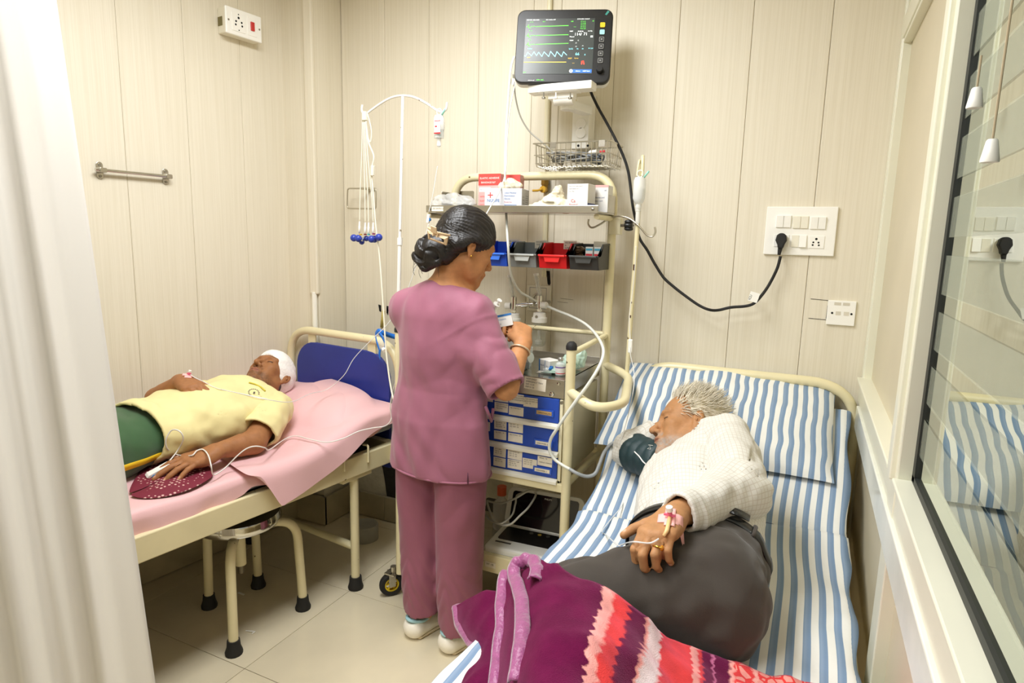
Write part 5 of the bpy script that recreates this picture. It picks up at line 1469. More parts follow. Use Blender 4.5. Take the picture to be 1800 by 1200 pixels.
# ================================================================== RIGHT IV POLE with bottle
ip = thing('iv_pole', 'cream drip pole clamped to the trolley with a black knob', 'drip stand', (-.62, 2.36, .9))
pb, pt = ony(1101, 668, 2.36), ony(1129, 283, 2.36)
ob('pole', MB().tube([pb, pt], .0085, 10), m_bedpaint, ip, smooth=50)
ob('pole_loop', MB().tube(cr([pt + Vector((0, 0, -.01)), pt + Vector((.002, 0, .012)), pt + Vector((.006, -.02, .012)), pt + Vector((.010, -.03, -.01)), pt + Vector((.012, -.035, -.055))], 6), .0065, 8).tube(cr([pt + Vector((-.002, 0, -.01)), pt + Vector((-.006, -.016, .0)), pt + Vector((-.008, -.024, -.03)), pt + Vector((-.010, -.024, -.055))], 6), .0045, 8), m_bedpaint, ip, smooth=50)
for px, py, w, h in ((1120, 464, .007, .022), (1113, 526, .004, .006), (1112, 551, .004, .01)):
    q = pb.lerp(pt, (668 - py) / (668 - 283)); ob('rust_chip', MB().box(q + Vector((0, -.0078, 0)), (w, .003, h)), mat('rust', (78, 50, 26), .9), ip)
q = ony(1106, 396, 2.37)
ob('clamp', MB().bb((TX1 - .006, 2.385, q.z - .035), (TX1 + .04, 2.42, q.z + .03)), m_cream, ip, bevel=.003)
ob('clamp_screw', MB().cyl((TX1 + .035, 2.395, q.z), (q.x, 2.37, q.z), .006, 10), m_lug, ip)
kn = MB()
for k in range(6):
    t = k * math.pi / 3; kn.ball((q.x, 2.365 + .015 * math.cos(t), q.z + .015 * math.sin(t)), (.016, .008, .008), 6)
kn.cyl((q.x - .014, 2.365, q.z), (q.x + .014, 2.365, q.z), .014, 14)
ob('star_knob', kn, m_black, ip, smooth=True)
hk = cr([ony(x, y, d) for x, y, d in ((1035, 385, 2.36), (1034, 394, 2.36), (1041, 400, 2.36), (1055, 394, 2.36), (1066, 387, 2.37), (1078, 381, 2.37), (1092, 380, 2.36), (1108, 385, 2.35), (1124, 398, 2.34), (1136, 412, 2.34), (1146, 416, 2.34), (1152, 408, 2.34), (1151, 399, 2.34))], 6)
ob('side_hook', MB().tube(hk, .0036, 8), m_wire, ip, smooth=50)
def ivset(top, h, r, level, name_lab, line_pts, line_lab, label_cols=None):
    t = thing('iv_bottle', name_lab, 'drip bottle', top)
    ob('bottle', MB().lathe([(.004, .004), (r * .8, 0), (r, -.012), (r, -h * .70), (r * .72, -h * .84), (r * .42, -h * .90), (r * .42, -h)], top, 20), m_soft, t, smooth=40)
    ob('fluid', MB().lathe([(0, -level), (r * .93, -level), (r * .93, -h * .70), (r * .66, -h * .83), (0, -h * .86)], top, 20, caps=False), m_fluid, t, smooth=40)
    ob('hang_ring', MB().tube([top + Vector((.011 * math.cos(a_), 0, .014 + .012 * math.sin(a_))) for a_ in [k * math.pi / 6 for k in range(12)]], .002, 6, closed=True), m_soft, t, smooth=True)
    ob('vent_needle', MB().cyl(top + Vector((r * .7, -.004, .0)), top + Vector((r * .7 + .018, -.012, .020)), .0035, 8), mat('mint_plastic', (150, 220, 200), .3), t, smooth=True)
    ob('neck_cap', MB().lathe([(r * .50, -h * .955), (r * .50, -h * 1.06), (r * .34, -h * 1.12)], top, 16), m_soft, t, smooth=40)
    ob('drip_chamber', MB().lathe([(.010, -h * 1.10), (.0105, -h * 1.13), (.0085, -h * 1.14), (.0085, -h * 1.52), (.004, -h * 1.58)], top, 14), m_soft, t, smooth=40)
    l = ob('drip_line', MB().tube(cr(line_pts, 8), .0017, 6), m_soft, smooth=True)
    tag(l, line_lab, 'tube')
    return t
def soft_fn(N, L, b):
    b.inputs['Base Color'].default_value = (.9, .91, .90, 1); b.inputs['Roughness'].default_value = .22; b.inputs['Alpha'].default_value = .62
m_soft = stripe_mat('milky_soft_plastic', soft_fn)
m_fluid = mat('clear_saline', (214, 222, 222), .1, alpha=.45)
top = ony(1125, 312, 2.315)
lp = [ony(x, y, d) for x, y, d in ((1118, 432, 2.315), (1116, 470, 2.32), (1112, 510, 2.33), (1106, 560, 2.33), (1108, 596, 2.32), (1108, 622, 2.30), (1114, 650, 2.28), (1114, 680, 2.22), (1104, 730, 2.10), (1090, 780, 2.02), (1092, 815, 1.98), (1104, 850, 1.93), (1100, 890, 1.86), (1080, 915, 1.80), (1060, 935, 1.72))]
for i, p in enumerate(lp):
    if i >= 8: lp[i] = Vector((p.x, p.y, max(p.z, topR(p.y) + .012)))
t = ivset(top, .105, .0225, .040, 'half full milky drip bottle hanging from the cream pole on the right', lp[:10], "upper thin clear drip line of the right bottle beside the cream pole")
q = ony(1108, 608, 2.315)
ob('roller_clamp', MB().box(q, (.016, .012, .052)), m_white, t, bevel=.003)

# ================================================================== LEFT IV BOTTLE, ECG leads on the left stand
top = ony(772, 203, 2.18)
lp = [ony(x, y, 2.18) for x, y in ((769, 292), (766, 310), (762, 335), (757, 360), (754, 372))]
t = ivset(top, .075, .0215, .085, 'small clear drip bottle with red printed label on the left stand', lp, 'short clear drip line below the left bottle ending at a white clamp')
a = ony(769, 222, 2.155)
ob('label', MB().bb((a.x - .016, 2.1560, a.z - .022), (a.x + .012, 2.1565, a.z + .022), 0).bb((a.x - .016, 2.1552, a.z - .027), (a.x + .012, 2.1558, a.z - .022), 1).bb((a.x - .014, 2.1552, a.z + .020), (a.x + .012, 2.1558, a.z + .022), 1).bb((a.x - .012, 2.1552, a.z - .002), (a.x - .003, 2.1558, a.z + .003), 1), [m_carton, m_cred], t)
a = ony(753, 384, 2.17)
tc_ = thing('line_clamp', 'white roller clamp with blue wheel hanging near the shelf end', 'clamp', a)
ob('body', MB().box(a, (.012, .01, .034), R=Matrix.Rotation(.15, 3, 'Y')), m_white, tc_, bevel=.002)
ob('wheel', MB().cyl(a + Vector((.005, -.004, -.004)), a + Vector((.005, .004, -.004)), .0065, 12), m_blp, tc_, smooth=40)
lp = [ony(x, y, d) for x, y, d in ((754, 392, 2.17), (740, 440, 2.16), (712, 520, 2.15), (684, 566, 2.13), (650, 600, 2.10), (622, 630, 2.08), (604, 660, 2.05), (575, 684, 2.03), (545, 692, 2.0), (510, 706, 1.96), (470, 700, 1.84), (420, 690, 1.75), (385, 684, 1.70))]
zt = [None] * 8 + [.86, .89, .93, .95, .95]
for i in range(8, 13): lp[i] = onz(*((545, 692), (512, 706), (470, 702), (425, 692), (388, 684))[i - 8], zt[i])
o = ob('drip_line', MB().tube(cr(lp, 8), .0016, 6), m_soft, smooth=True)
tag(o, 'thin clear drip line running from the left stand across the yellow shirt', 'tube')

el = thing('ecg_leads', 'bundle of white ECG leads with blue suction bulbs hanging on the left drip stand', 'leads', ony(645, 300, 2.19))
m_leadw = mat('ivory_lead', (234, 230, 212), .4)
m_bulb = mat('blue_rubber_bulb', (42, 62, 160), .35)
ob('sleeve', MB().box(ony(641, 204, 2.185), (.02, .016, .036)), m_leadw, el, bevel=.003)
ends = [(622, 418, 2.185), (630, 419, 2.17), (636, 425, 2.19), (644, 419, 2.19), (653, 420, 2.17), (658, 420, 2.19), (666, 417, 2.18)]
lead_top = [(637, 212), (639, 212), (641, 212), (643, 212), (645, 210), (647, 210)]
plug_at = [(632, 398), (642, 400), (648, 400), (656, 400)]
for i, (x, y) in enumerate(plug_at):
    tx, ty = lead_top[i]
    ob('lead', MB().tube(cr([ony(tx, ty, 2.185), ony(tx + (x - tx) * .25, 270, 2.185), ony(tx + (x - tx) * .8, 345, 2.185), ony(x, y - 8, 2.182)], 6), .0022, 6), m_leadw, el, smooth=True)
    a = ony(x, y - 9, 2.182); b = ony(x - .5, y + 12, 2.182)
    ob('lead_plug', MB().tube([a, a.lerp(b, .35), a.lerp(b, .4), a.lerp(b, .7), a.lerp(b, .75), b], [.0028, .0034, .0048, .0048, .0038, .0038], 8), m_white, el, smooth=True)
for i, (x, y, d) in enumerate(ends):
    r = .0155 if i not in (2, 3) else .012
    bb_ = ob('suction_bulb', MB().ball(ony(x, y, d), r, 10), m_bulb, el, smooth=True)
for i, (x, y, c) in enumerate(((634, 412, (200, 160, 40)), (642, 412, (120, 40, 50)), (648, 412, (60, 160, 160)), (657, 411, (130, 30, 80)))):
    a = ony(x, y, 2.175); ob('colour_band', MB().box(a, (.009, .009, .006)), mat('band_%d' % c[0], c, .4), el)
a = ony(637, 421, 2.172); ob('electrode_cup', MB().cyl(a, a + Vector((.012, -.006, .002)), .008, 12), m_chrome, el, smooth=40)
ob('lead', MB().tube(cr([ony(x, y, 2.19) for x, y in ((646, 200), (650, 215), (653, 232), (651, 250), (645, 235), (644, 212))], 6), .0024, 6), m_leadw, el, smooth=True)
ob('junction_block', MB().box(ony(655, 300, 2.185), (.014, .014, .042), R=Matrix.Rotation(.05, 3, 'Y')), m_leadw, el, bevel=.003)
ob('trunk_cable', MB().tube(cr([ony(*p, d) for p, d in (((643, 212), 2.19), ((648, 250), 2.19), ((657, 275), 2.19), ((653, 300), 2.19), ((656, 340), 2.19), ((661, 400), 2.19), ((667, 450), 2.19), ((671, 500), 2.18), ((675, 560), 2.17), ((679, 620), 2.15), ((687, 680), 2.12), ((696, 718), 2.08))], 6), .0036, 8), m_leadw, el, smooth=True)
# oximeter cable: from the stand over the sheet to the patient's finger
mcab = mat('white_sensor_cable', (226, 224, 218), .4)

# blue oxygen mask strap slung over the left headboard
ms = thing('oxygen_mask', 'bright blue strapped mask hanging over the left headboard corner', 'mask', ony(685, 600, 2.2))
m_strap = mat('bright_blue_strap', (28, 112, 206), .4)
def strap(pts, w, name='strap'):
    P = cr(pts, 6); G = []
    for i, p in enumerate(P):
        G.append([p + Vector((0, 0, w)), p - Vector((0, 0, w))])
    return ob(name, MB().grid(G), m_strap, ms, smooth=True, solid=.003)
strap([ony(x, y, d) for x, y, d in ((660, 588, 2.17), (665, 582, 2.16), (674, 585, 2.17), (688, 590, 2.22), (704, 594, 2.25))], .011)
strap([ony(x, y, d) for x, y, d in ((660, 588, 2.17), (662, 600, 2.16), (666, 612, 2.155), (669, 622, 2.16))], .009)
strap([ony(x, y, d) for x, y, d in ((664, 582, 2.165), (672, 592, 2.155), (676, 602, 2.155), (676, 610, 2.16))], .008)
a = ony(672, 604, 2.165)
ob('mask_cup', MB().ball(a, (.02, .014, .026), 10), m_clear, ms, smooth=True)
ob('mask_valve', MB().cyl(a + Vector((.012, -.008, -.02)), a + Vector((.024, -.016, -.026)), .009, 12), m_white, ms, smooth=40)
ob('strap_tail', MB().tube([ony(668, 614, 2.15), ony(667, 622, 2.15), ony(668, 632, 2.15)], [.005, .005, .001], 6), m_strap, ms)

# ================================================================== HOSES of the monitor
m_hose = mat('clear_white_hose', (222, 224, 216), .3, spec=.6)
m_ghose = mat('grey_pressure_hose', (150, 154, 156), .45)
hp = [ony(x, y, d) for x, y, d in ((904, 100, 2.33), (898, 122, 2.31), (893, 180, 2.30), (889, 250, 2.30), (888, 320, 2.30), (890, 380, 2.26), (893, 430, 2.20), (898, 480, 2.24), (912, 510, 2.32), (930, 522, 2.38), (944, 530, 2.43))]
o = ob('tube', MB().tube(cr(hp, 8), .0050, 8), m_hose, smooth=True)
tag(o, 'thick clear tube hanging from the monitor past the nurse to the right flow meter', 'tube')
hp = [ony(x, y, d) for x, y, d in ((902, 130, 2.32), (904, 152, 2.34), (907, 176, 2.36), (915, 205, 2.38), (930, 230, 2.40), (948, 246, 2.41), (962, 258, 2.42), (975, 270, 2.43))]
o = ob('cable', MB().tube(cr(hp, 8), .0034, 8), m_gcable, smooth=True)
tag(o, 'grey monitor cable drooping into the wire basket', 'cable')
o = ob('cable_tag', MB().box(ony(901, 143, 2.315), (.016, .001, .022), R=Matrix.Rotation(.3, 3, 'Y')), m_white)
tag(o, 'small white paper tag on the cables left of the monitor', 'tag')
hp = [ony(x, y, d) for x, y, d in ((906, 145, 2.315), (897, 190, 2.30), (892, 240, 2.30), (889, 300, 2.29), (878, 336, 2.20), (864, 360, 2.14), (855, 376, 2.10))]
o = ob('tube', MB().tube(cr(hp, 8), .0024, 8), m_hose, smooth=True)
tag(o, 'thin clear tube slanting across the glove box behind the nurse\'s hair', 'tube')
hp = [ony(x, y, d) for x, y, d in ((962, 538, 2.45), (980, 546, 2.44), (1005, 556, 2.40), (1030, 570, 2.34), (1048, 588, 2.24), (1059, 608, 2.12), (1060, 626, 2.04), (1050, 650, 1.975), (1032, 678, 1.955), (1012, 705, 1.95), (993, 732, 1.95), (978, 755, 1.95), (968, 772, 1.96), (966, 790, 1.965), (974, 806, 1.965), (990, 818, 1.96), (1001, 824, 1.96))]
o = ob('hose', MB().tube(cr(hp, 8), .0056, 8), m_hose, smooth=True)
tag(o, 'pale hose looping over the trolley rail and down across the blue drawers', 'hose')
hp = [ony(1001, 824, 1.96), ony(1015, 832, 1.96), ony(1032, 837, 1.98), ony(1046, 832, 2.00), ony(1054, 815, 2.02), ony(1062, 795, 2.05), ony(1075, 780, 2.10), onz(1092, 774, .80), onz(1108, 774, .80), onz(1128, 778, .79)]
o = ob('hose', MB().tube(cr(hp, 8), .0062, 8), m_ghose, smooth=True)
tag(o, 'grey pressure hose rising from the drawers to the dark arm cuff', 'hose')

# two white pull-cord knobs in front of the window
for (px, py, ex, ey, dx, lab) in ((1715, 172, 1722, 130, .10, 'short white conical pull-cord knob beside the black window gasket'), (1742, 265, 1773, -60, .09, 'white conical pull-cord knob on a long cord in front of the window')):
    k = onx(px, py, XP - .02); e = onx(ex, ey, XP - .0)
    e = Vector((k.x, k.y, e.z))
    t = thing('pull_cord', lab, 'cord', k)
    ob('knob', MB().lathe([(.005, .014), (.0065, .012), (.0105, -.012), (.010, -.014), (0, -.013)], k, 14, caps=False), m_white, t, smooth=40)
    ob('cord', MB().tube([k + Vector((0, 0, .012)), e], .0014, 6), mat('beige_cord', (176, 160, 130), .7), t)

# ================================================================== PEOPLE
def skin_fn(rough=.55, sp=.25):
    def fn(N, L, b):
        a = N.new('ShaderNodeVertexColor'); a.layer_name = 'col'
        tc = N.new('ShaderNodeTexCoord'); t = N.new('ShaderNodeTexNoise'); t.inputs['Scale'].default_value = 60; t.inputs['Detail'].default_value = 6
        L.new(tc.outputs['Object'], t.inputs['Vector'])
        r = N.new('ShaderNodeMapRange'); r.inputs[1].default_value = .3; r.inputs[2].default_value = .7; r.inputs[3].default_value = .90; r.inputs[4].default_value = 1.06
        L.new(t.outputs['Fac'], r.inputs[0])
        mx = N.new('ShaderNodeVectorMath'); mx.operation = 'SCALE'
        L.new(a.outputs['Color'], mx.inputs[0]); L.new(r.outputs[0], mx.inputs['Scale'])
        L.new(mx.outputs[0], b.inputs['Base Color'])
        t2 = N.new('ShaderNodeTexNoise'); t2.inputs['Scale'].default_value = 240; t2.inputs['Detail'].default_value = 3
        L.new(tc.outputs['Object'], t2.inputs['Vector'])
        bp = N.new('ShaderNodeBump'); bp.inputs['Strength'].default_value = .16; bp.inputs['Distance'].default_value = .004
        L.new(t2.outputs['Fac'], bp.inputs['Height']); L.new(bp.outputs[0], b.inputs['Normal'])
        b.inputs['Roughness'].default_value = rough; b.inputs['Specular IOR Level'].default_value = sp
        b.inputs['Subsurface Weight'].default_value = .08; b.inputs['Subsurface Radius'].default_value = (.010, .004, .002)
    return fn
m_skin = stripe_mat('skin', skin_fn())
def sstep(a, b, x):
    t = np.clip((x - a) / (b - a), 0, 1); return t * t * (3 - 2 * t)

def head_ops(f, M, s=1.0, nose=1.0, chin=0.0, thin=0.0, neck=None, neck_r=.055):
    """adult head; local frame: y = face, z = crown, origin between the ears"""
    S = np.array(M, dtype=np.float64).copy(); S[:3, :3] *= 1.0
    A = lambda p, k, mode='u': f.add(p, k, mode, S)
    q = lambda *v: tuple(c * s for c in v)
    A(ell(q(0, -.008, .045), q(.075, .097, .082)), 0)
    A(ell(q(0, .036, -.012), q(.060 - thin * .5, .058, .082)), .03 * s)
    for x in (1, -1):
        A(limb([q(.052 * x, .004, -.048), q(.040 * x, .045, -.082), q(.012 * x, .078, -.097 - chin)], [.020 * s, .018 * s, .016 * s]), .03 * s)
        A(ell(q((.044 - thin) * x, .062, -.014), q(.020, .020, .015)), .022 * s)
        A(ell(q(.034 * x, .058, -.05), q(.022 - thin, .024, .030)), .02 * s)
    A(ell(q(0, .084, -.098 - chin), q(.020, .014, .014)), .02 * s)
    A(limb([q(-.048, .074, .031), q(-.022, .089, .029), q(0, .090, .026), q(.022, .089, .029), q(.048, .074, .031)], [.008 * s, .010 * s, .008 * s, .010 * s, .008 * s]), .016 * s)
    for x in (1, -1):
        A(ell(q(.033 * x, .101, .008), q(.019, .017, .012)), .014 * s, 's')
        A(ell(q(.032 * x, .0775, .008), q(.0142, .0135, .0128)), .004 * s)
        A(limb([q(.045 * x, .080, .0065), q(.033 * x, .0925, .002), q(.021 * x, .087, .0055)], .0012 * s), .002 * s, 's')
    A(limb([q(0, .088, .022), q(0, .100 * (1 + .03 * (nose - 1)), -.004), q(0, .108 + .008 * nose, -.030)], [.0075 * s, .0085 * s, .0115 * s * (.6 + .4 * nose)]), .014 * s)
    for x in (1, -1):
        A(ell(q(.0135 * x, .101, -.036), q(.0088, .012, .0082)), .007 * s)
        A(ell(q(.0075 * x, .107, -.0455), q(.0042, .0062, .0055)), .003 * s, 's')
    A(ell(q(0, .090, -.066), q(.030, .016, .020)), .014 * s)
    A(limb([q(-.025, .090, -.0665), q(-.008, .1035, -.0600), q(0, .1025, -.0612), q(.008, .1035, -.0600), q(.025, .090, -.0665)], [.003 * s, .0058 * s, .0052 * s, .0058 * s, .003 * s]), .005 * s)
    A(limb([q(-.023, .090, -.0685), q(0, .1015, -.0745), q(.023, .090, -.0685)], [.003 * s, .0068 * s, .003 * s]), .004 * s)
    A(limb([q(-.026, .0955, -.0670), q(0, .1095, -.0673), q(.026, .0955, -.0670)], .0011 * s), .002 * s, 's')
    for x in (1, -1):                                        # ears: rim, bowl, lobe
        e = q(.079 * x, -.012, .004)
        A(ell(e, q(.0085, .0175, .031), [(1, .25 * x, 0), (-.25 * x, 1, .18), (0, -.18, 1)]), .006 * s)
        A(ell(q(.0875 * x, -.008, .003), q(.0062, .0095, .0175)), .004 * s, 's')
        A(ell(q(.0855 * x, -.006, -.002), q(.0035, .004, .006)), .004 * s)
        A(ell(q(.076 * x, -.004, -.027), q(.006, .008, .009)), .006 * s)
    if neck is not None:
        Mi = np.linalg.inv(S)
        nl = Mi[:3, :3] @ np.array(neck, dtype=np.float64) + Mi[:3, 3]
        A(limb([q(0, -.028, -.015), tuple(nl)], [neck_r * s * .98, neck_r * 1.06]), .03)
        return

def hand_ops(f, M, side, curls, spread=.12, s=1.0, thumb=None, forearm=None, fr=(.041, .036)):
    """local frame: y along the fingers, z = back of the hand, origin at the wrist; side=+1 when the thumb is on +x"""
    M = np.array(M, dtype=np.float64)
    A = lambda p, k, mode='u': f.add(p, k, mode, M)
    q = lambda x, y, z: np.array((x * side * s, y * s, z * s))
    A(limb([q(0, -.03, 0), q(0, .008, 0)], [(.0265 * s, .0195 * s), (.028 * s, .0185 * s)], side=(1, 0, 0)), .01)
    names = [(.028, .090, .042, .026, .021, .0098), (.0085, .096, .046, .029, .022, .0098), (-.0115, .091, .042, .027, .021, .0092), (-.030, .080, .033, .020, .018, .0082)]
    tips = []
    for i, (mx, my, l1, l2, l3, r) in enumerate(names):
        A(limb([q(mx * .55, .006, 0), q(mx, my, .001)], [.0145 * s, .0118 * s]), .018)
        A(ell(q(mx, my - .002, .0035), (.0105 * s, .012 * s, .0095 * s)), .008)
        az = spread * (1.2 - .8 * i)
        ang = 0; p = q(mx, my, .001); pts = [p.copy()]
        for L_, c in zip((l1, l2, l3), curls[i]):
            ang += c
            d = np.array((math.sin(az) * math.cos(ang) * side, math.cos(az) * math.cos(ang), -math.sin(ang)))
            p = p + d * L_ * s; pts.append(p.copy())
        A(limb(pts[:2], [r * s * 1.06, r * s]), .004)
        A(limb(pts[1:], [r * s * 1.02, r * s * .93, r * s * .80]), .002)
        n = np.array((0, -math.sin(ang) * -1, math.cos(ang)))
        up = np.array((math.sin(az) * math.sin(ang) * side, math.cos(az) * math.sin(ang), math.cos(ang)))
        tips.append((pts[-1] - d * .006 * s + up * r * s * .80, up))
    A(ell(q(.018, .045, -.010), (.022 * s, .036 * s, .016 * s)), .012)
    A(ell(q(-.022, .045, -.009), (.016 * s, .038 * s, .014 * s)), .012)
    tp = thumb or [(.020, .020, -.006), (.044, .046, -.014), (.056, .076, -.020), (.058, .102, -.024)]
    tp = [q(*t) for t in tp]
    A(limb(tp[:2], [.0155 * s, .0125 * s]), .014)
    A(limb(tp[1:], [.0120 * s, .0112 * s, .0088 * s]), .003)
    tips.append((tp[-1] + np.array((0, -.004, .0085 * s)), np.array((side * .5, 0, .85))))
    if forearm is not None:
        Mi = np.linalg.inv(M)
        e = Mi[:3, :3] @ np.array(forearm, dtype=np.float64) + Mi[:3, 3]
        w = q(0, -.025, 0)
        A(limb([e, e + (w - e) * .35, w], [fr[0], fr[0] * 1.03, (.0275 * s, .021 * s)] if False else [fr[0], fr[0] * 1.0, .0245 * s]), .015)
    W = [(M[:3, :3] @ a + M[:3, 3], M[:3, :3] @ b) for a, b in tips]
    return W
def basis(o, y, z):
    y = unit(y); z = np.array(z, dtype=np.float64); z = unit(z - y * (z @ y)); x = np.cross(y, z)
    M = np.eye(4); M[:3, 0] = x; M[:3, 1] = y; M[:3, 2] = z; M[:3, 3] = o
    return M
def tint(V, base, nails=(), heads=(), pal=None, seed=1):
    """vertex colours of a skin mesh"""
    n = vnoise(V * 18, seed)[:, None] * .04 + 1
    c = np.tile(np.array(lin(base)), (len(V), 1)) * n
    for p, nm in nails:
        d = np.linalg.norm(V - p, axis=1)
        w = (1 - sstep(.0042, .0062, d))[:, None]
        c = c * (1 - w) + np.array(lin(pal or (214, 164, 140))) * w
    for fn in heads: c = fn(V, c)
    return np.clip(c, 0, 1)
def mixc(c, rgb, w):
    return c * (1 - w[:, None]) + np.array(lin(rgb)) * w[:, None]
def face_paint(M, s, brow, lip, beard=None, beard_w=.8, scalp=None, lash=(40, 26, 20), brow_w=.9):
    Mi = np.linalg.inv(np.array(M, dtype=np.float64))
    def fn(V, c):
        P = (V @ Mi[:3, :3].T + Mi[:3, 3]) / s
        x, y, z = np.abs(P[:, 0]), P[:, 1], P[:, 2]
        near = (np.linalg.norm(P, axis=1) < .18)
        front = near & (y > .06)
        if beard is not None:
            st = np.clip(vnoise(P * 190, 3) * .75 + .5, 0, 1)
            low = (1 - sstep(-.078, -.052, z + .10 * np.maximum(0, .03 - x))) * sstep(.0, .05, y)
            jaw = sstep(-.01, .03, y) * (1 - sstep(-.05, -.03, z)) * (1 - sstep(.060, .075, x) * 0)
            must = np.exp(-((z + .050) / .0075) ** 2) * (x < .030) * (y > .085)
            w = np.maximum(low * jaw, must) * near * (z > -.135)
            lipz = np.exp(-((z + .067) / .009) ** 2) * (x < .024) * (y > .088)
            c = mixc(c, beard, np.clip(w * (1 - lipz) * beard_w * (.35 + .65 * st), 0, 1))
        lw = np.exp(-((z + .067) / .0085) ** 4) * (1 - sstep(.020, .026, x)) * (y > .088) * near
        c = mixc(c, lip, np.clip(lw * .75, 0, 1))
        slit = np.exp(-((z + .0672) / .0014) ** 2) * (x < .025) * (y > .088) * near
        c = mixc(c, (70, 34, 28), np.clip(slit * .8, 0, 1))
        bz = .0365 - 6.0 * np.maximum(0, x - .036) ** 2 * 2
        bw = np.exp(-((z - bz) / .0042) ** 2) * sstep(.008, .014, x) * (1 - sstep(.048, .056, x)) * front * (.6 + .4 * np.clip(vnoise(P * 300, 8), -1, 1))
        c = mixc(c, brow, np.clip(bw * brow_w, 0, 1))
        lz = .0035 + 14 * (x - .032) ** 2
        ww = np.exp(-((z - lz) / .0021) ** 2) * (x > .019) * (x < .046) * front
        c = mixc(c, lash, np.clip(ww, 0, 1))
        nz_ = np.exp(-((x - .0075) / .004) ** 2 - ((z + .0465) / .0045) ** 2) * (y > .095) * near
        c = mixc(c, (48, 24, 18), np.clip(nz_ * .9, 0, 1))
        if scalp is not None:
            hair, hl = scalp
            w = hl(P) * near
            c = mixc(c, hair, np.clip(w, 0, 1))
        return c
    return fn
def cloth_fn(rgb, rough=.75, weave=420, fold=0.0, sheen=.15, extra=None, spec=.25):
    def fn(N, L, b):
        c = lin(rgb)
        tc = N.new('ShaderNodeTexCoord')
        t = N.new('ShaderNodeTexNoise'); t.inputs['Scale'].default_value = 9; t.inputs['Detail'].default_value = 4
        L.new(tc.outputs['Object'], t.inputs['Vector'])
        r = N.new('ShaderNodeMapRange'); r.inputs[1].default_value = .3; r.inputs[2].default_value = .7; r.inputs[3].default_value = .95; r.inputs[4].default_value = 1.04
        L.new(t.outputs['Fac'], r.inputs[0])
        mx = N.new('ShaderNodeVectorMath'); mx.operation = 'SCALE'; mx.inputs[0].default_value = c
        if extra is not None:
            L.new(extra(N, L, tc, c), mx.inputs[0])
        L.new(r.outputs[0], mx.inputs['Scale']); L.new(mx.outputs[0], b.inputs['Base Color'])
        w = N.new('ShaderNodeTexNoise'); w.inputs['Scale'].default_value = weave; w.inputs['Detail'].default_value = 2
        L.new(tc.outputs['Object'], w.inputs['Vector'])
        bp = N.new('ShaderNodeBump'); bp.inputs['Strength'].default_value = .12; bp.inputs['Distance'].default_value = .002
        L.new(w.outputs['Fac'], bp.inputs['Height']); L.new(bp.outputs[0], b.inputs['Normal'])
        b.inputs['Roughness'].default_value = rough; b.inputs['Sheen Weight'].default_value = sheen; b.inputs['Specular IOR Level'].default_value = spec
    return fn
def folds(items):
    """list of (point, direction along the fold, width vector scale, amplitude, seed): stretched noise ridges"""
    def fn(P):
        out = np.zeros(len(P))
        for (M3, sc, amp, seed, c, R) in items:
            q = (P @ np.array(M3).T) * np.array(sc)
            n = vnoise(q, seed)
            w = 1.0
            if c is not None: w = np.exp(-(np.linalg.norm(P - np.array(c), axis=1) / R) ** 2)
            out += amp * (np.abs(n) * 1.6 - .55) * w
        return out
    return fn
def axes3(d, up=(0, 0, 1)):
    d = unit(d); u = np.array(up, dtype=np.float64)
    if abs(d @ u) > .95: u = np.array((1., 0, 0))
    a = unit(np.cross(d, u)); b = np.cross(d, a)
    return np.array([d, a, b])

# ------------------------------------------------------------------ NURSE
nurse = thing('person', 'woman in mauve tunic and trousers standing at the trolley holding a small box', 'person', (-1.14, 1.85, 0))
SK1 = (190, 134, 90)
F0 = unit((.10, .995, 0)); R0 = unit((.995, -.10, 0))
nb = np.array((-1.145, 1.86, 0))
def nv(r, f, z): return nb + R0 * r + F0 * f + np.array((0, 0, z))
fn_ = Fig()
HN = basis(np.array((-1.075, 1.895, 1.468)), (.55, .72, -.40), (.22, .28, .92))
head_ops(fn_, HN, .98, nose=.8, neck=nv(-.0, -.005, 1.30), neck_r=.047)
fn_.add(limb([nv(-.12, 0, 1.255), nv(0, -.01, 1.29), nv(.12, 0, 1.255)], [.040, .052, .040]), .04)
fn_.add(limb([nv(0, 0, 1.25), nv(0, .005, 1.10), nv(0, 0, .98), nv(0, -.01, .86)], [(.155, .095), (.135, .09), (.13, .085), (.155, .10)], side=R0), .05)
shR = nv(.134, -.002, 1.240); elR = np.array((-.868, 1.815, 1.015)); wrR = np.array((-.870, 1.945, 1.150))
shL = nv(-.152, 0, 1.240); elL = np.array((-1.245, 2.0, 1.075)); wrL = np.array((-1.060, 2.01, 1.185))
fn_.add(limb([shR, elR], [.040, .038]), .03); fn_.add(limb([shL, elL], [.040, .038]), .03)
fn_.add(limb([elR, elR + (wrR - elR) * .35, wrR], [.036, .038, .0255]), .02)
fn_.add(limb([elL, elL + (wrL - elL) * .35, wrL], [.036, .038, .0255]), .02)
for sx in (-1, 1):
    hp_ = nv(.085 * sx, 0, .86); an = nv(.080 * sx + .01, .0, .09)
    fn_.add(limb([hp_, nv(.082 * sx, .01, .47), an], [.075, .052, .036]), .03)
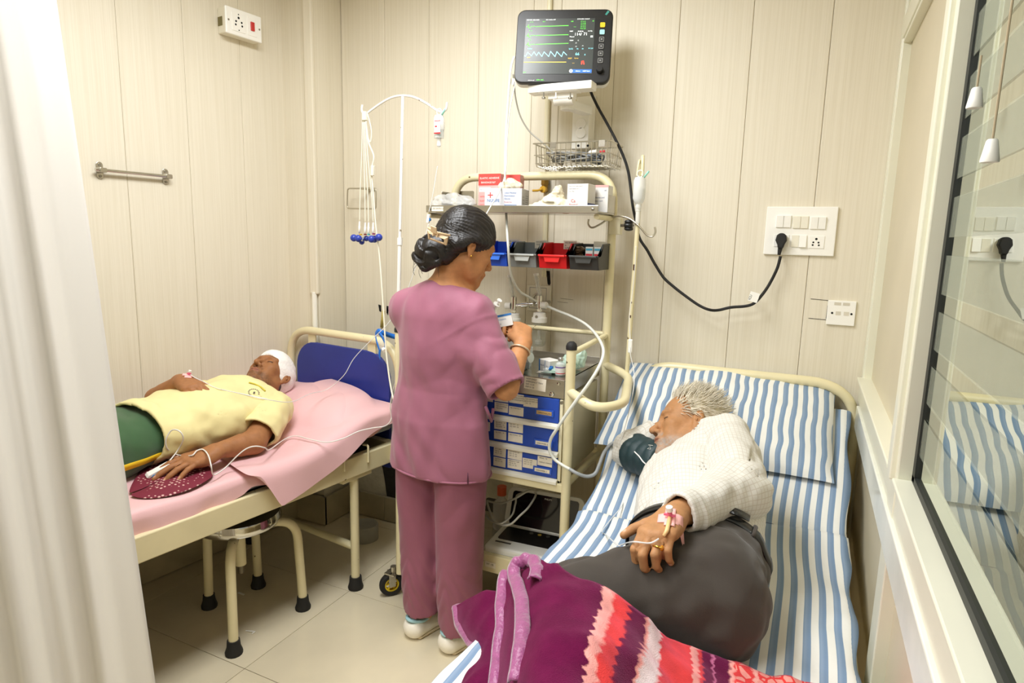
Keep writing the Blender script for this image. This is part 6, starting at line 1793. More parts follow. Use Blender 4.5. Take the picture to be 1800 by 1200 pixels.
# hands round the little box
HR = basis(wrR, (-.06, .10, .075), (.62, -.55, .55))
nlR = hand_ops(fn_, HR, -1, [(.55, .8, .5), (.6, .8, .5), (.65, .8, .5), (.7, .8, .5)], .04, .90, thumb=[(.020, .020, -.008), (.040, .046, -.022), (.040, .074, -.036), (.026, .094, -.046)])
HL = basis(wrL, (.085, -.02, .015), (-.2, .55, .75))
nlL = hand_ops(fn_, HL, -1, [(.35, .6, .4), (.45, .7, .4), (.55, .8, .5), (.65, .8, .5)], .06, .90, thumb=[(.020, .020, -.008), (.042, .046, -.014), (.048, .074, -.022), (.040, .098, -.030)])
parts_ = [fn_.mesh((-.14, -.15, -.17), (.14, .15, .15), .0026, HN),
          fn_.mesh((-.10, -.12, -.09), (.10, .20, .08), .0026, HR), fn_.mesh((-.10, -.12, -.09), (.10, .20, .08), .0026, HL),
          fn_.mesh((-1.45, 1.70, .84), (-.78, 2.10, 1.36), .0065), fn_.mesh((-1.40, 1.70, .03), (-.85, 2.0, .90), .0065)]
V, Fc = joinvf(parts_)
o = ob('body', (V, Fc), m_skin, nurse, smooth=True)
colset(o, tint(V, SK1, nlR + nlL, [face_paint(HN, .98, (40, 28, 22), (160, 92, 78))]))
# tunic
m_tunic = stripe_mat('mauve_scrub_cotton', cloth_fn((150, 92, 112), .62, sheen=.2))
def tunic_body(f, inf=0.0):
    f.add(limb([nv(-.130, -.005, 1.262), nv(0, -.02, 1.300), nv(.130, -.005, 1.262)], [.050 + inf, .064 + inf, .050 + inf]), .05)
    f.add(limb([nv(0, -.005, 1.225), nv(0, .0, 1.10), nv(0, .0, .98), nv(0, -.005, .86), nv(0.0, -.002, .73), nv(0, -.002, .62)], [(.166 + inf, .112 + inf), (.168 + inf, .118 + inf), (.172 + inf, .112 + inf), (.190 + inf, .122 + inf), (.198 + inf, .126 + inf), (.200 + inf, .128 + inf)], side=R0), .04)
tf = Fig()
tunic_body(tf)
tf.add(limb([shR, elR + (elR - shR) * .12], [.070, .064]), .04)
tf.add(limb([shL, elL], [.068, .060]), .04)
HL_Z = .675
def tdisp(P):
    loc = P - nb
    r = loc @ R0; f = loc @ F0; z = P[:, 2]
    out = np.zeros(len(P))
    # long slanting drag folds over the back from the right shoulder blade down to the left hip
    a = (r * .80 + (z - 1.0) * .55)
    lowf = sstep(1.24, 1.10, z)
    out += -.0085 * np.abs(np.sin(a * 11 + 2.0 * vnoise(P * 4, 4))) * (f < 0) * lowf + .006 * vnoise(np.stack([a * 26, (z - r) * 5, f * 6], 1), 17) * lowf
    out += .007 * vnoise(P * np.array((13, 13, 3.0)), 12) * sstep(.95, .75, z)
    out += .0045 * vnoise(P * np.array((26, 26, 7)), 15)
    # sleeve wrinkles
    d = np.linalg.norm(P - (shR * .45 + elR * .55), axis=1)
    q = (P - shR) @ unit(elR - shR)
    out += -.0055 * np.abs(np.sin(q * 30 + 2.6 * vnoise(P * 11, 21) + r * 30)) * np.exp(-(d / .13) ** 2)
    out += .005 * vnoise(P * np.array((30, 30, 16)), 22) * np.exp(-(d / .16) ** 2)
    # seam of the sleeve
    out += .0035 * np.exp(-((q - .035) / .006) ** 2) * np.exp(-(np.linalg.norm(P - shR, axis=1) / .12) ** 2) * -1
    return out
eR = elR + (elR - shR) * .02; dR = unit(elR - shR)
eL = elL - unit(elL - shL) * .02
vt, ft = tf.mesh((-1.46, 1.66, .60), (-.76, 2.12, 1.40), .0058, disp=tdisp, shell=.012,
                 cuts=[((0, 0, HL_Z), (0, 0, -1)), (eR, unit(dR + np.array((.35, -.2, -.1)) * .6), .12), (eL, unit(elL - shL), .12), (nv(.005, .005, 1.372), unit((.06, .30, .95)), .088)])
o = ob('tunic', (vt, ft), m_tunic, nurse, smooth=True)
# hem, side slit and neck binding
def loop_on(fn_r, n=60): return [fn_r(2 * math.pi * k / n) for k in range(n)]
ob('hem', MB().tube([tuple(nv(.201 * math.cos(t), .129 * math.sin(t), HL_Z + .004)) for t in [2 * math.pi * k / 60 for k in range(60)]], .004, 6, closed=True), m_tunic, nurse, smooth=True)
sl = nv(.170, -.072, 0)
ob('side_slit', MB().tube([tuple(sl + np.array((0, 0, HL_Z))), tuple(sl + np.array((-.002, 0, HL_Z + .06)))], .0028, 6), mat('slit_shadow_gap', (96, 52, 76), .8), nurse, smooth=True)
pk_ = nv(.188, .02, .86)
ob('pocket', MB().tube([tuple(pk_ + F0 * -.02 + np.array((0, 0, .075))), tuple(pk_ + F0 * .0 + np.array((.012, 0, .02))), tuple(pk_ + F0 * .02 + np.array((.006, 0, .06)))], .006, 6), m_tunic, nurse, smooth=True)
# trousers
m_trs = stripe_mat('mauve_trouser_cotton', cloth_fn((140, 82, 100), .65, sheen=.15))
pf = Fig()
for sx in (-1, 1):
    pf.add(limb([nv(.082 * sx, 0, .84), nv(.090 * sx, .0, .66), nv(.086 * sx, .005, .45), nv(.082 * sx + .004, .0, .25), nv(.082 * sx + .006, .005, .06)], [(.098, .100), (.092, .098), (.084, .092), (.076, .084), (.076, .082)], side=R0), .02)
def pdisp(P):
    loc = P - nb; r = loc @ R0; f = loc @ F0; z = P[:, 2]
    out = .006 * vnoise(P * np.array((10, 10, 3.2)), 31) + .0035 * vnoise(P * np.array((24, 24, 9)), 35)
    sd = np.sign(r)
    out += -.006 * np.abs(np.sin((z * .9 + np.abs(r - .085 * sd) * 2.2) * 38 + vnoise(P * 8, 6) * 1.5)) * np.exp(-((z - .22) / .13) ** 2)
    out += -.004 * np.abs(np.sin((z - r * sd * .8) * 26 + 2 * vnoise(P * 6, 9))) * np.exp(-((z - .58) / .1) ** 2) * (f < .02)
    return out
hl, hr = .118, .078
vt, ft = pf.mesh((-1.40, 1.68, .04), (-.86, 2.04, .86), .0062, disp=pdisp, shell=.013, cuts=[(nv(-.085, -.05, .102), unit((0, .25, -1)), .16), (nv(.090, -.05, .085), unit((0, .30, -1)), .16)])
ob('trousers', (vt, ft), m_trs, nurse, smooth=True)
# shoes with pale blue lining
m_shoe = mat('white_rubber_clog', (238, 232, 218), .45, noise=.05, nscale=30)
m_sole = mat('worn_sole', (206, 190, 156), .7)
m_lining = mat('pale_blue_lining', (160, 202, 212), .6)
for sx, yaw in ((-1, -.25), (1, -.35)):
    c = nv(.082 * sx + (.006 if sx > 0 else .002), .0, 0)
    yv = np.array((math.sin(-yaw), math.cos(yaw), 0)); M = basis(c, yv, (0, 0, 1))
    sf = Fig()
    sf.add(limb([(0, -.045, .030), (0, .03, .034), (.004, .115, .032), (.003, .16, .026)], [(.040, .034), (.043, .036), (.049, .034), (.040, .026)], side=(1, 0, 0)), .02, M=M)
    sf.add(ell((0, -.048, .045), (.039, .036, .033)), .02, M=M)
    sf.add(limb([(0, -.05, .092), (0, .035, .092)], [.032, .034]), .008, 's', M=M)
    vs, fs = sf.mesh((-.08, -.12, -.02), (.08, .22, .12), .0038, M, cuts=[((0, 0, .004), (0, 0, -1))])
    sh = ob('shoe', (vs, fs), m_shoe, nurse, smooth=True)
    so = Fig(); so.add(limb([(0, -.045, .008), (0, .03, .008), (.004, .115, .008), (.003, .16, .008)], [(.0405, .012), (.0435, .012), (.0495, .012), (.041, .012)], side=(1, 0, 0)), .01, M=M)
    vs, fs = so.mesh((-.08, -.12, -.02), (.08, .22, .05), .004, M, cuts=[((0, 0, .0), (0, 0, -1)), ((0, 0, .012), (0, 0, 1))])
    ob('sole', (vs, fs), m_sole, sh, smooth=True)
    R3 = M[:3, :3]
    rim = [tuple(c + R3 @ np.array((.033 * math.sin(t), -.026 - .046 * math.cos(t) if math.cos(t) > 0 else -.026 - .07 * math.cos(t), .070 + .010 * (math.cos(t) > 0) * math.cos(t)))) for t in [2 * math.pi * k / 28 for k in range(28)]]
    ob('lining', MB().tube(rim, .0075, 8, closed=True), m_lining, sh, smooth=True)
# hair with bun
m_hair = mat('black_hair', (24, 19, 17), .42, noise=.35, nscale=70, stretch=(1, 1, .25), bump=.12, bscale=160, spec=.45)
hf = Fig()
def HA(p, k, mode='u'): hf.add(p, k, mode, HN)
HA(ell((0, -.014, .048), (.086, .104, .090)), 0)
HA(ell((0, -.068, -.01), (.066, .052, .062)), .03)
HA(limb([(.070, .040, .040), (.080, .0, .030), (.068, -.06, -.01)], [.016, .020, .024]), .02)
HA(limb([(-.070, .040, .040), (-.080, .0, .030), (-.068, -.06, -.01)], [.016, .020, .024]), .02)
HA(ell((0, .115, -.02), (.062, .062, .085)), .012, 's')
HA(ell((.088, -.008, -.022), (.022, .020, .036)), .008, 's'); HA(ell((-.088, -.008, -.022), (.022, .020, .036)), .008, 's')
HA(ell((0, -.070, -.048), (.056, .044, .050)), .03)
bun = np.array((-1.150, 1.800, 1.455))
hf.add(ell(bun, (.058, .046, .050)), .012)
hf.add(ell(bun + np.array((.012, .012, .028)), (.045, .04, .03)), .015)
hf.add(limb([bun + np.array((-.03, -.02, .02)), bun + np.array((-.048, -.01, -.02)), bun + np.array((-.015, -.012, -.048)), bun + np.array((.035, -.02, -.038))], [.014, .022, .022, .014]), .006)
HNi = np.linalg.inv(HN)
def hdisp(P):
    L_ = P @ HNi[:3, :3].T + HNi[:3, 3]
    a = np.arctan2(L_[:, 0], L_[:, 2] - .0 + .4 * (L_[:, 1] + .1))
    out = .0016 * np.sin(a * 70 + 6 * vnoise(P * 12, 2)) + .002 * vnoise(P * np.array((40, 40, 40)), 4)
    q = P - bun; dist = np.linalg.norm(q, axis=1)
    ang = np.arctan2(q[:, 2], q[:, 0])
    sp_ = np.sin(ang * 3 + dist * 190 + 2.5 * vnoise(P * 20, 7))
    return np.where(dist < .066, .0035 * sp_ + .0015 * np.sin(dist * 600 + ang * 9), out)
v, fcs = hf.mesh((-.15, -.26, -.14), (.15, .14, .16), .0034, HN, disp=hdisp)
hair = ob('hair', (v, fcs), m_hair, nurse, smooth=True)
mb = MB(); rnd = random.Random(5)
for k in range(26):
    a = bun + np.array((rnd.uniform(-.045, .04), rnd.uniform(-.03, .0), rnd.uniform(-.045, .02)))
    d = unit((rnd.uniform(-.8, .3), rnd.uniform(-.5, .1), rnd.uniform(-1, -.1)))
    b_ = a + d * rnd.uniform(.02, .035); c_ = b_ + np.array((rnd.uniform(-.01, .01), 0, -rnd.uniform(.008, .03)))
    mb.tube(cr([a, b_, c_], 4), [.0008] * 8 + [.0003], 3)
ob('loose_strands', mb, m_hair, hair, kind='stuff')
# hair clip
m_clip = mat('beige_matte_clip', (206, 178, 140), .4)
clip = thing('hair_clip', 'beige rectangular claw clip gripping the nurse\'s black hair bun', 'hair clip', Vector(bun))
cc = np.array(ony(765, 419, 1.742)); u = unit((.93, .06, -.22)); w = unit((.10, -.35, .93)); n_ = np.cross(u, w)
def cl(a, b, c=0): return tuple(cc + u * a + w * b + n_ * c)
fw, fh = .034, .014
ring_o = [(-fw, -fh), (fw, -fh - .004), (fw + .006, fh - .004), (-fw + .002, fh + .004)]
ring_i = [(-fw + .009, -fh + .007), (fw - .007, -fh + .003), (fw - .004, fh - .011), (-fw + .010, fh - .005)]
mb = MB(); vs = []
for t in (0.004, -.003):
    vs += [cl(a, b, t - .012 * (a / fw) ** 2) for a, b in ring_o] + [cl(a, b, t - .012 * (a / fw) ** 2) for a, b in ring_i]
fs = []
for i in range(4):
    j = (i + 1) % 4
    fs += [(i, j, 4 + j, 4 + i), (8 + j, 8 + i, 12 + i, 12 + j), (i, 8 + i, 8 + j, j), (4 + j, 12 + j, 12 + i, 4 + i)]
mb.add(vs, fs)
ob('claw_frame', mb, m_clip, clip, bevel=.001)
ob('thumb_tab', MB().prism([(-.010, .0), (.012, -.002), (.012, .020), (-.008, .022)], cl(-.002, .020, .0), u, w, tuple(n_ * .004)), m_clip, clip, bevel=.001)
ob('claw_bar', MB().tube([cl(-.034, .022, -.016), cl(0, .020, -.006), cl(.045, .014, -.022)], .0035, 6), m_clip, clip, smooth=True)
ob('spring', MB().tube([cl(-.006, .008, .004), cl(-.003, .022, -.004)], .0022, 6).tube([cl(.008, .007, .004), cl(.010, .021, -.004)], .0022, 6), m_clip, clip)
# bangle, ring, ear stud
bd = unit(wrR - elR); bc = wrR - bd * .035
bu = unit(np.cross(bd, (0, 0, 1))); bw = np.cross(bd, bu)
o = ob('bangle', MB().tube([tuple(bc + (bu * math.cos(t) + bw * math.sin(t)) * .0335) for t in [2 * math.pi * k / 36 for k in range(36)]], .0034, 8, closed=True), mat('cream_metal_bangle', (214, 192, 160), .3, .4), smooth=True)
tag(o, "cream metal bangle on the nurse's right forearm", 'bangle')
p = HN[:3, :3] @ np.array((.0845, -.002, -.030)) * .98 + HN[:3, 3]
ob('ear_stud', MB().ball(tuple(p), .0032, 6), mat('gold', (226, 180, 80), .2, 1.0), nurse, smooth=True)
# box and syringe in her hands
hbx = np.array((-.962, 1.975, 1.214))
t = thing('medicine_box', "small white and blue medicine box held in the nurse's fingers", 'box', Vector(hbx))
BM = Matrix.Translation(Vector(hbx)) @ Matrix.Rotation(.45, 4, 'Z') @ Matrix.Rotation(-.22, 4, 'Y') @ Matrix.Rotation(-.25, 4, 'X')
ob('box', MB(BM).bb((-.032, -.016, -.022), (.032, .016, .022)), m_carton, t, bevel=.001)
ob('print', MB(BM).bb((-.032, -.0166, .014), (.032, -.0161, .0215), 0).text('Ceftriaxone', (-.028, -.0161, .002), (1, 0, 0), (0, 0, 1), .008, 0, lift=.0005).text('inj. 1 g', (-.028, -.0161, -.012), (1, 0, 0), (0, 0, 1), .007, 1, lift=.0005), [m_blp, m_navy], t)
t = thing('syringe', "clear syringe held between the nurse's fingers beside the small box", 'syringe', Vector(hbx + np.array((-.04, -.0, .01))))
a = Vector(hbx + np.array((-.075, -.01, -.012))); b = Vector(hbx + np.array((-.012, -.03, .062)))
ob('barrel', MB().cyl(a, b, .008, 12), m_clear, t, smooth=40)
ob('plunger', MB().cyl(a.lerp(b, .2), a.lerp(b, 1.18), .004, 8).cyl(a.lerp(b, 1.16), a.lerp(b, 1.20), .009, 12).cyl(a.lerp(b, .97), a.lerp(b, 1.0), .013, 12), m_white, t, smooth=40)
from mathutils.bvhtree import BVHTree
def tree_of(*meshes):
    vs = []; fs = []
    for v, f in meshes:
        o_ = len(vs); vs += [tuple(p) for p in v]; fs += [tuple(int(i) + o_ for i in q) for q in f]
    return BVHTree.FromPolygons(vs, fs)
def hit(tree, px, py, off=.0):
    for k in range(0, 61):
        a = k * 2.4; q = 1.2 * k ** .5 if k else 0
        r = ray(px + q * 2.2 * math.cos(a), py + q * 2.2 * math.sin(a)).normalized()
        loc, n, i, d = tree.ray_cast(CAM, r)
        if loc is not None: break
    if loc is None: return None, None
    if n.dot(r) > 0: n = -n
    return loc + n * off, n
def decal(tree, px, py, w, h, off=.0008, rot=0.0, n=6):
    """small sheet laid on a surface around the seen place; returns grid of points"""
    c, nr = hit(tree, px, py)
    u = nr.cross(Vector((0, 0, 1))); u = (u if u.length > .1 else Vector((1, 0, 0))).normalized(); v = nr.cross(u).normalized()
    u, v = u * math.cos(rot) + v * math.sin(rot), v * math.cos(rot) - u * math.sin(rot)
    G = []
    for i in range(n + 1):
        row = []
        for j in range(n + 1):
            p = c + u * (w * (i / n - .5)) + v * (h * (j / n - .5)) + nr * .03
            loc, n2, k, d = tree.ray_cast(p, -nr)
            row.append((loc if loc is not None else p - nr * .03) + nr * off)
        G.append(row)
    return G, c, u, v, nr
def laid(tree, pix, off, n=6):
    """cable path resting on a surface: each place of the picture is dropped onto the tree"""
    out = []
    for p in pix:
        c, nr = hit(tree, p[0], p[1])
        out.append(c + nr * off if c is not None else None)
    return cr([p for p in out if p is not None], n)

# ------------------------------------------------------------------ PATIENT on the left bed
man = thing('person', 'man with bandaged head in yellow shirt and green trousers lying on the left bed', 'person', (-2.06, 1.4, .69))
SK2 = (158, 108, 70)
H2 = basis(np.array((-2.103, 1.985, .874)), (.047, -.478, .877), (-.225, .85, .476))
f2_ = Fig()
head_ops(f2_, H2, .97, nose=1.1, chin=.004, thin=.003, neck=(-2.062, 1.845, .815), neck_r=.055)
c2 = [(-2.14, 1.25, .775), (-2.09, 1.45, .785), (-2.055, 1.62, .795), (-2.055, 1.76, .805)]
f2_.add(limb(c2, [(.130, .085), (.135, .088), (.165, .11), (.17, .10)], side=(1, 0, 0)), .03)
shA = np.array((-1.895, 1.80, .80)); elA = np.array((-1.815, 1.625, .730)); wrA = np.array((-1.830, 1.475, .738))
shB = np.array((-2.225, 1.80, .82)); elB = np.array((-2.285, 1.58, .845)); wrB = np.array((-2.125, 1.578, .935))
f2_.add(limb([c2[3], shA], [.09, .055]), .04); f2_.add(limb([c2[3], shB], [.09, .055]), .04)
f2_.add(limb([shA, elA], [.050, .043]), .03); f2_.add(limb([shB, elB], [.046, .038]), .03)
f2_.add(limb([elA, elA + (wrA - elA) * .35, wrA], [.042, .042, .0265]), .02)
f2_.add(limb([elB, elB + (wrB - elB) * .3, wrB], [.038, .039, .027]), .02)
f2_.add(limb([(-2.06, 1.28, .765), (-2.05, .85, .76), (-2.07, .45, .735)], [.080, .062, .045]), .03)
f2_.add(limb([(-2.23, 1.28, .765), (-2.27, .85, .76), (-2.30, .45, .735)], [.080, .062, .045]), .03)
HA2 = basis(wrA, (-.20, -.97, -.13), (.12, -.10, 1))
nA = hand_ops(f2_, HA2, 1, [(.10, .30, .2), (.06, .25, .2), (.08, .28, .2), (.10, .3, .2)], .17, 1.10, thumb=[(.020, .020, -.006), (.046, .044, -.010), (.060, .072, -.012), (.064, .098, -.012)])
HB2 = basis(wrB, (.95, -.22, -.12), (.10, -.25, .96))
nB = hand_ops(f2_, HB2, -1, [(.35, .45, .3), (.38, .5, .3), (.42, .5, .3), (.5, .5, .3)], .09, .95)
parts_ = [f2_.mesh((-.13, -.15, -.17), (.13, .15, .15), .0024, H2), f2_.mesh((-.10, -.20, -.07), (.10, .22, .06), .0024, HA2), f2_.mesh((-.10, -.14, -.07), (.10, .22, .06), .0024, HB2),
          f2_.mesh((-2.42, 1.30, .66), (-1.72, 1.92, .96), .006), f2_.mesh((-2.42, .40, .66), (-1.85, 1.36, .90), .010)]
V, Fc = joinvf(parts_)
def short_hair(P):
    x, y, z = np.abs(P[:, 0]), P[:, 1], P[:, 2]
    return sstep(-.005, -.015, y) * sstep(-.060, -.045, z) * (1 - (x > .078) * (y > -.035)) + np.exp(-((y - .018) / .010) ** 2) * np.exp(-((z - .018) / .022) ** 2) * (x > .06)
o = ob('body', (V, Fc), m_skin, man, smooth=True)
colset(o, tint(V, SK2, nA + nB, [face_paint(H2, .97, (34, 24, 20), (150, 92, 78), beard=(58, 46, 38), beard_w=.62, scalp=((30, 24, 20), short_hair))], pal=(196, 148, 120)))
tree2 = tree_of((V, Fc))
# bandage wound round the head
m_gauze = mat('white_gauze_bandage', (244, 242, 238), .85, noise=.05, nscale=40, bump=.35, bscale=160)
bf = Fig()
bf.add(ell((0, -.008, .047), (.0805, .1035, .0885)), 0, M=H2)
bf.add(ell((0, -.030, .030), (.078, .080, .082)), .02, M=H2)
for k in range(1):
    bf.add(limb([(.0, .165, -.04), (.0, .13, -.02)], [.09, .06]), .0, 's', M=H2)
H2i = np.linalg.inv(H2)
def bdisp(P):
    q = P @ H2i[:3, :3].T + H2i[:3, 3]
    b = q[:, 2] * .85 + q[:, 1] * .45 + .1 * q[:, 0]
    return -.0018 * np.abs(np.sin(b * 70)) + .0012 * vnoise(P * 60, 4)
Rm = H2[:3, :3]
cutn = Rm @ unit((0, .42, -1)); cutp = H2[:3, 3] + Rm @ np.array((0, .084, .040)) * 1.0
cutn2 = Rm @ unit((0, .10, -1))
v, fcs = bf.mesh((-.13, -.16, -.12), (.13, .14, .16), .003, H2, disp=bdisp, cuts=[(cutp, Rm @ unit((0, .62, -.78)))], shell=.010)
ob('bandage', (v, fcs), m_gauze, man, smooth=True)
# yellow polo shirt
m_yel2 = stripe_mat('pale_yellow_jersey', cloth_fn((226, 214, 156), .75, sheen=.15))
yf = Fig()
yf.add(limb([(-2.135, 1.22, .782), (-2.09, 1.45, .788), (-2.055, 1.62, .800), (-2.055, 1.765, .808)], [(.182, .120), (.178, .114), (.190, .124), (.185, .115)], side=(1, 0, 0)), .03)
yf.add(limb([c2[3], shA], [.10, .070]), .04); yf.add(limb([c2[3], shB], [.10, .066]), .04)
dA = unit(elA - shA); dB = unit(elB - shB)
yl = Fig(); yl.add(limb([shA * .6 + np.array(c2[3]) * .4, shA, elA - dA * .01], [.080, .074, .070]), .03)
yr = Fig(); yr.add(limb([shB * .6 + np.array(c2[3]) * .4, shB, elB - dB * .04], [.075, .064, .058]), .03)
def ydisp(P):
    x, y, z = P.T
    out = .009 * vnoise(P * np.array((10, 16, 10)), 51) + .005 * vnoise(P * 30, 52)
    out += -.006 * np.abs(np.sin((x * .6 + y * 1.0 + z * .8) * 22 + 2.2 * vnoise(P * 6, 53))) * np.exp(-((y - 1.58) / .16) ** 2)
    out += -.007 * np.abs(np.sin((x * 1.1 - y * .8) * 30 + 2 * vnoise(P * 8, 54))) * np.exp(-(np.linalg.norm(P - (shA + np.array((-.04, -.03, .03))), axis=1) / .12) ** 2)
    out += -.005 * np.abs(np.sin((y + .4 * x) * 42 + vnoise(P * 9, 55) * 2)) * np.exp(-((y - 1.42) / .05) ** 2)
    return out
neckc = H2[:3, 3] + Rm @ np.array((0, -.012, -.098)); 
hem_n = unit((.12, -1, .10))
yv, yfc = joinvf([yf.mesh((-2.46, 1.20, .66), (-1.70, 1.95, 1.0), .0055, disp=ydisp, shell=.011, cuts=[((-2.05, 1.345, .82), hem_n), ((-2.075, 1.868, .86), unit((-.12, .80, .58)), .13)]),
                  yl.mesh((-2.05, 1.50, .62), (-1.68, 1.95, .95), .005, disp=ydisp, shell=.010, cuts=[(elA - dA * .045, dA)]),
                  yr.mesh((-2.46, 1.45, .66), (-2.10, 1.95, 1.0), .005, disp=ydisp, shell=.010, cuts=[(elB - dB * .10, dB)])])
ob('polo_shirt', (yv, yfc), m_yel2, man, smooth=True)
tree_y = tree_of((yv, yfc))
m_collar = mat('deep_yellow_collar', (206, 192, 70), .8)
pcol = [hit(tree_y, x, y, .003)[0] for x, y in ((437, 673), (448, 676), (458, 681), (466, 688))]
pcol = [p for p in pcol if p]
if len(pcol) > 2: ob('collar_lining', MB().tube(cr(pcol, 4), .0032, 6), m_collar, man, smooth=True)
mb = MB()
c, nr = hit(tree_y, 446, 690)
u = Vector((.93, .30, 0)); u = (u - nr * u.dot(nr)).normalized(); w = nr.cross(u)
if True:
    for k in range(14):
        t = math.pi * (.05 + 1.5 * k / 13)
        p = c + (u * math.cos(t) + w * math.sin(t)) * .019
        loc, n2, i_, d_ = tree_y.ray_cast(p + nr * .03, -nr)
        if loc: mb.box(loc + nr * .0006, (.0042, .0042, .0012))
    loc = c + nr * .0008
    for s in (-1, 0, 1): mb.box(loc + w * (.0035 * s), (.014 - .003 * abs(s), .0022, .0012))
    ob('chest_emblem', mb, mat('navy_embroidery', (44, 52, 84), .8), man)
# green trousers with yellow stripe
m_green = stripe_mat('bottle_green_jersey', cloth_fn((60, 92, 58), .8, sheen=.3))
m_gold = mat('yellow_stripe', (232, 190, 30), .7)
gf = Fig()
gf.add(limb([(-2.095, 1.53, .775), (-2.12, 1.42, .772), (-2.145, 1.26, .772)], [(.164, .105), (.166, .106), (.172, .108)], side=(1, 0, 0)), .03)
gf.add(limb([(-2.065, 1.26, .768), (-2.055, .85, .765), (-2.075, .45, .74)], [.100, .092, .072]), .05)
gf.add(limb([(-2.235, 1.26, .768), (-2.27, .85, .765), (-2.30, .45, .74)], [.100, .090, .070]), .05)
def gdisp(P): return .006 * vnoise(P * np.array((12, 8, 12)), 61) + .0035 * vnoise(P * 26, 62) - .004 * np.abs(np.sin((P[:, 1] + P[:, 0] * .7) * 30 + 2 * vnoise(P * 6, 64)))
gv, gfc = gf.mesh((-2.44, .40, .66), (-1.84, 1.54, .93), .0075, disp=gdisp, cuts=[((0, 1.50, 0), (0, 1, 0))])
tr2 = ob('trousers', (gv, gfc), m_green, man, smooth=True)
tree_g = tree_of((gv, gfc))
rows = []
for y in [1.40 - .05 * k for k in range(20)]:
    row = []
    for dz in (-.011, 0, .011):
        loc, n2, i_, d_ = tree_g.ray_cast(Vector((-1.6, y, .735 + dz)), Vector((-1, 0, 0)))
        if loc: row.append(loc + n2 * .0015)
    if len(row) == 3: rows.append(row)
ob('side_stripe', MB().grid(rows), m_gold, tr2, smooth=True, solid=.002)

# cannula with pink tape on the hand resting on the belly
m_tape = mat('pink_surgical_tape', (246, 186, 182), .6); m_pkc = mat('pink_cannula', (226, 104, 140), .35)
def cannula(tree, parent, px, py, scale=1.0, rot=0.0):
    G, c, u, v, nr = decal(tree, px, py, .042 * scale, .026 * scale, .0012, rot)
    ob('tape', MB().grid(G), m_tape, parent, smooth=True, solid=.0012)
    G, *_ = decal(tree, px, py, .018 * scale, .046 * scale, .0024, rot)
    ob('tape', MB().grid(G), m_tape, parent, smooth=True, solid=.0012)
    can = ob('cannula', MB().cyl(c + nr * .004, c + nr * .017 * scale, .0045 * scale, 10).box(c + nr * .009, (.020 * scale, .006, .004)), m_pkc, parent, smooth=40)
    ob('cannula_cap', MB().cyl(c + nr * .016 * scale, c + nr * .024 * scale, .006 * scale, 12), m_white, can, smooth=40)
    return c, nr
cB, nrB = cannula(tree2, man, 333, 658, .9, .4)
tl = [cB + nrB * .008, hit(tree2, 345, 664, .004)[0], hit(tree2, 357, 672, .004)[0]]
tl = [p for p in tl if p is not None]
for q in ((375, 681), (392, 686), (430, 694), (470, 702)):
    p = hit(tree_y, q[0], q[1], .003)[0]
    if p: tl.append(p)
o = ob('drip_tube', MB().tube(cr(tl, 6), .0018, 6), m_soft, smooth=True)
tag(o, "clear drip tube on the yellow shirt ending at the bandaged man's taped hand", 'tube')
# finger sensor
b0 = Vector(nA[0][0]) if False else Vector(nA[1][0])
ox = thing('pulse_oximeter', 'white finger clip sensor with blue button on the bandaged man\'s hand', 'sensor', b0)
M = np.array(HA2); fy = Vector(M[:3, 1]); fz = Vector(M[:3, 2]); fx = Vector(M[:3, 0])
ti = Vector(nA[0][0]); fd = (fy + fx * .20 - fz * .35).normalized(); fxx = fz.cross(fd).normalized() * -1; fzz = fxx.cross(fd).normalized()
if fzz.z < 0: fzz = -fzz
OM = frame(ti - fzz * .008 - fd * .004, fxx * 1.25, fd * 1.2, fzz * 1.25)
ob('shell_top', MB(OM).prism([(-.036, .010), (.022, .012), (.030, .008), (.024, .002), (-.036, .0055)], (-.011, 0, 0), (0, 1, 0), (0, 0, 1), (.022, 0, 0)), m_white, ox, bevel=.003, seg=3)
ob('shell_bottom', MB(OM).prism([(-.036, -.010), (.020, -.010), (.028, -.005), (.022, -.001), (-.036, -.0055)], (-.011, 0, 0), (0, 1, 0), (0, 0, 1), (.022, 0, 0)), m_white, ox, bevel=.003, seg=3)
ob('side_pad', MB(OM).bb((-.0115, -.034, -.006), (.0115, .004, .006)), mat('grey_rubber_pad', (110, 116, 122), .5), ox, bevel=.002)
ob('hinge', MB(OM).cyl((-.0125, .012, .001), (.0125, .012, .001), .006, 14), mat('blue_hinge', (92, 156, 214), .4), ox, smooth=40)
p0 = OM @ Vector((0, -.034, .010))
loop = [p0, onz(312, 792, .755), onz(322, 772, .80), onz(316, 758, .83), onz(302, 756, .83), onz(292, 772, .80), onz(294, 788, .765), onz(306, 797, .735), onz(322, 801, .735), onz(338, 800, .748), onz(346, 792, .755), onz(357, 790, .756), onz(366, 800, .752), onz(371, 818, .735)]
loop += [onz(374, 833, .700), onz(382, 832, .695), onz(398, 820, .70), onz(418, 800, .735), onz(434, 788, .755), onz(450, 784, .76), onz(466, 787, .745), onz(474, 790, .715)]
zs = lambda px, py: None
def on_sheet(px, py, off=.006):
    # iterate to the sheet surface of the left bed
    z = .70
    BLi = BL.inverted()
    for _ in range(12):
        p = onz(px, py, z); l_ = BLi @ p
        z = sheet_z(min(.36, l_.x), l_.y) + off
    return onz(px, py, z)
for px, py in ((500, 772), (520, 766), (545, 772), (575, 777), (604, 770), (630, 758), (655, 752), (678, 748)):
    loop.append(on_sheet(px, py, .018))
loop += [ony(688, 735, 2.13), ony(686, 715, 2.14), ony(690, 690, 2.14), ony(697, 668, 2.13), ony(706, 655, 2.12)]
o = ob('sensor_cable', MB().tube(cr(loop, 6), .0024, 6), mcab, smooth=True)
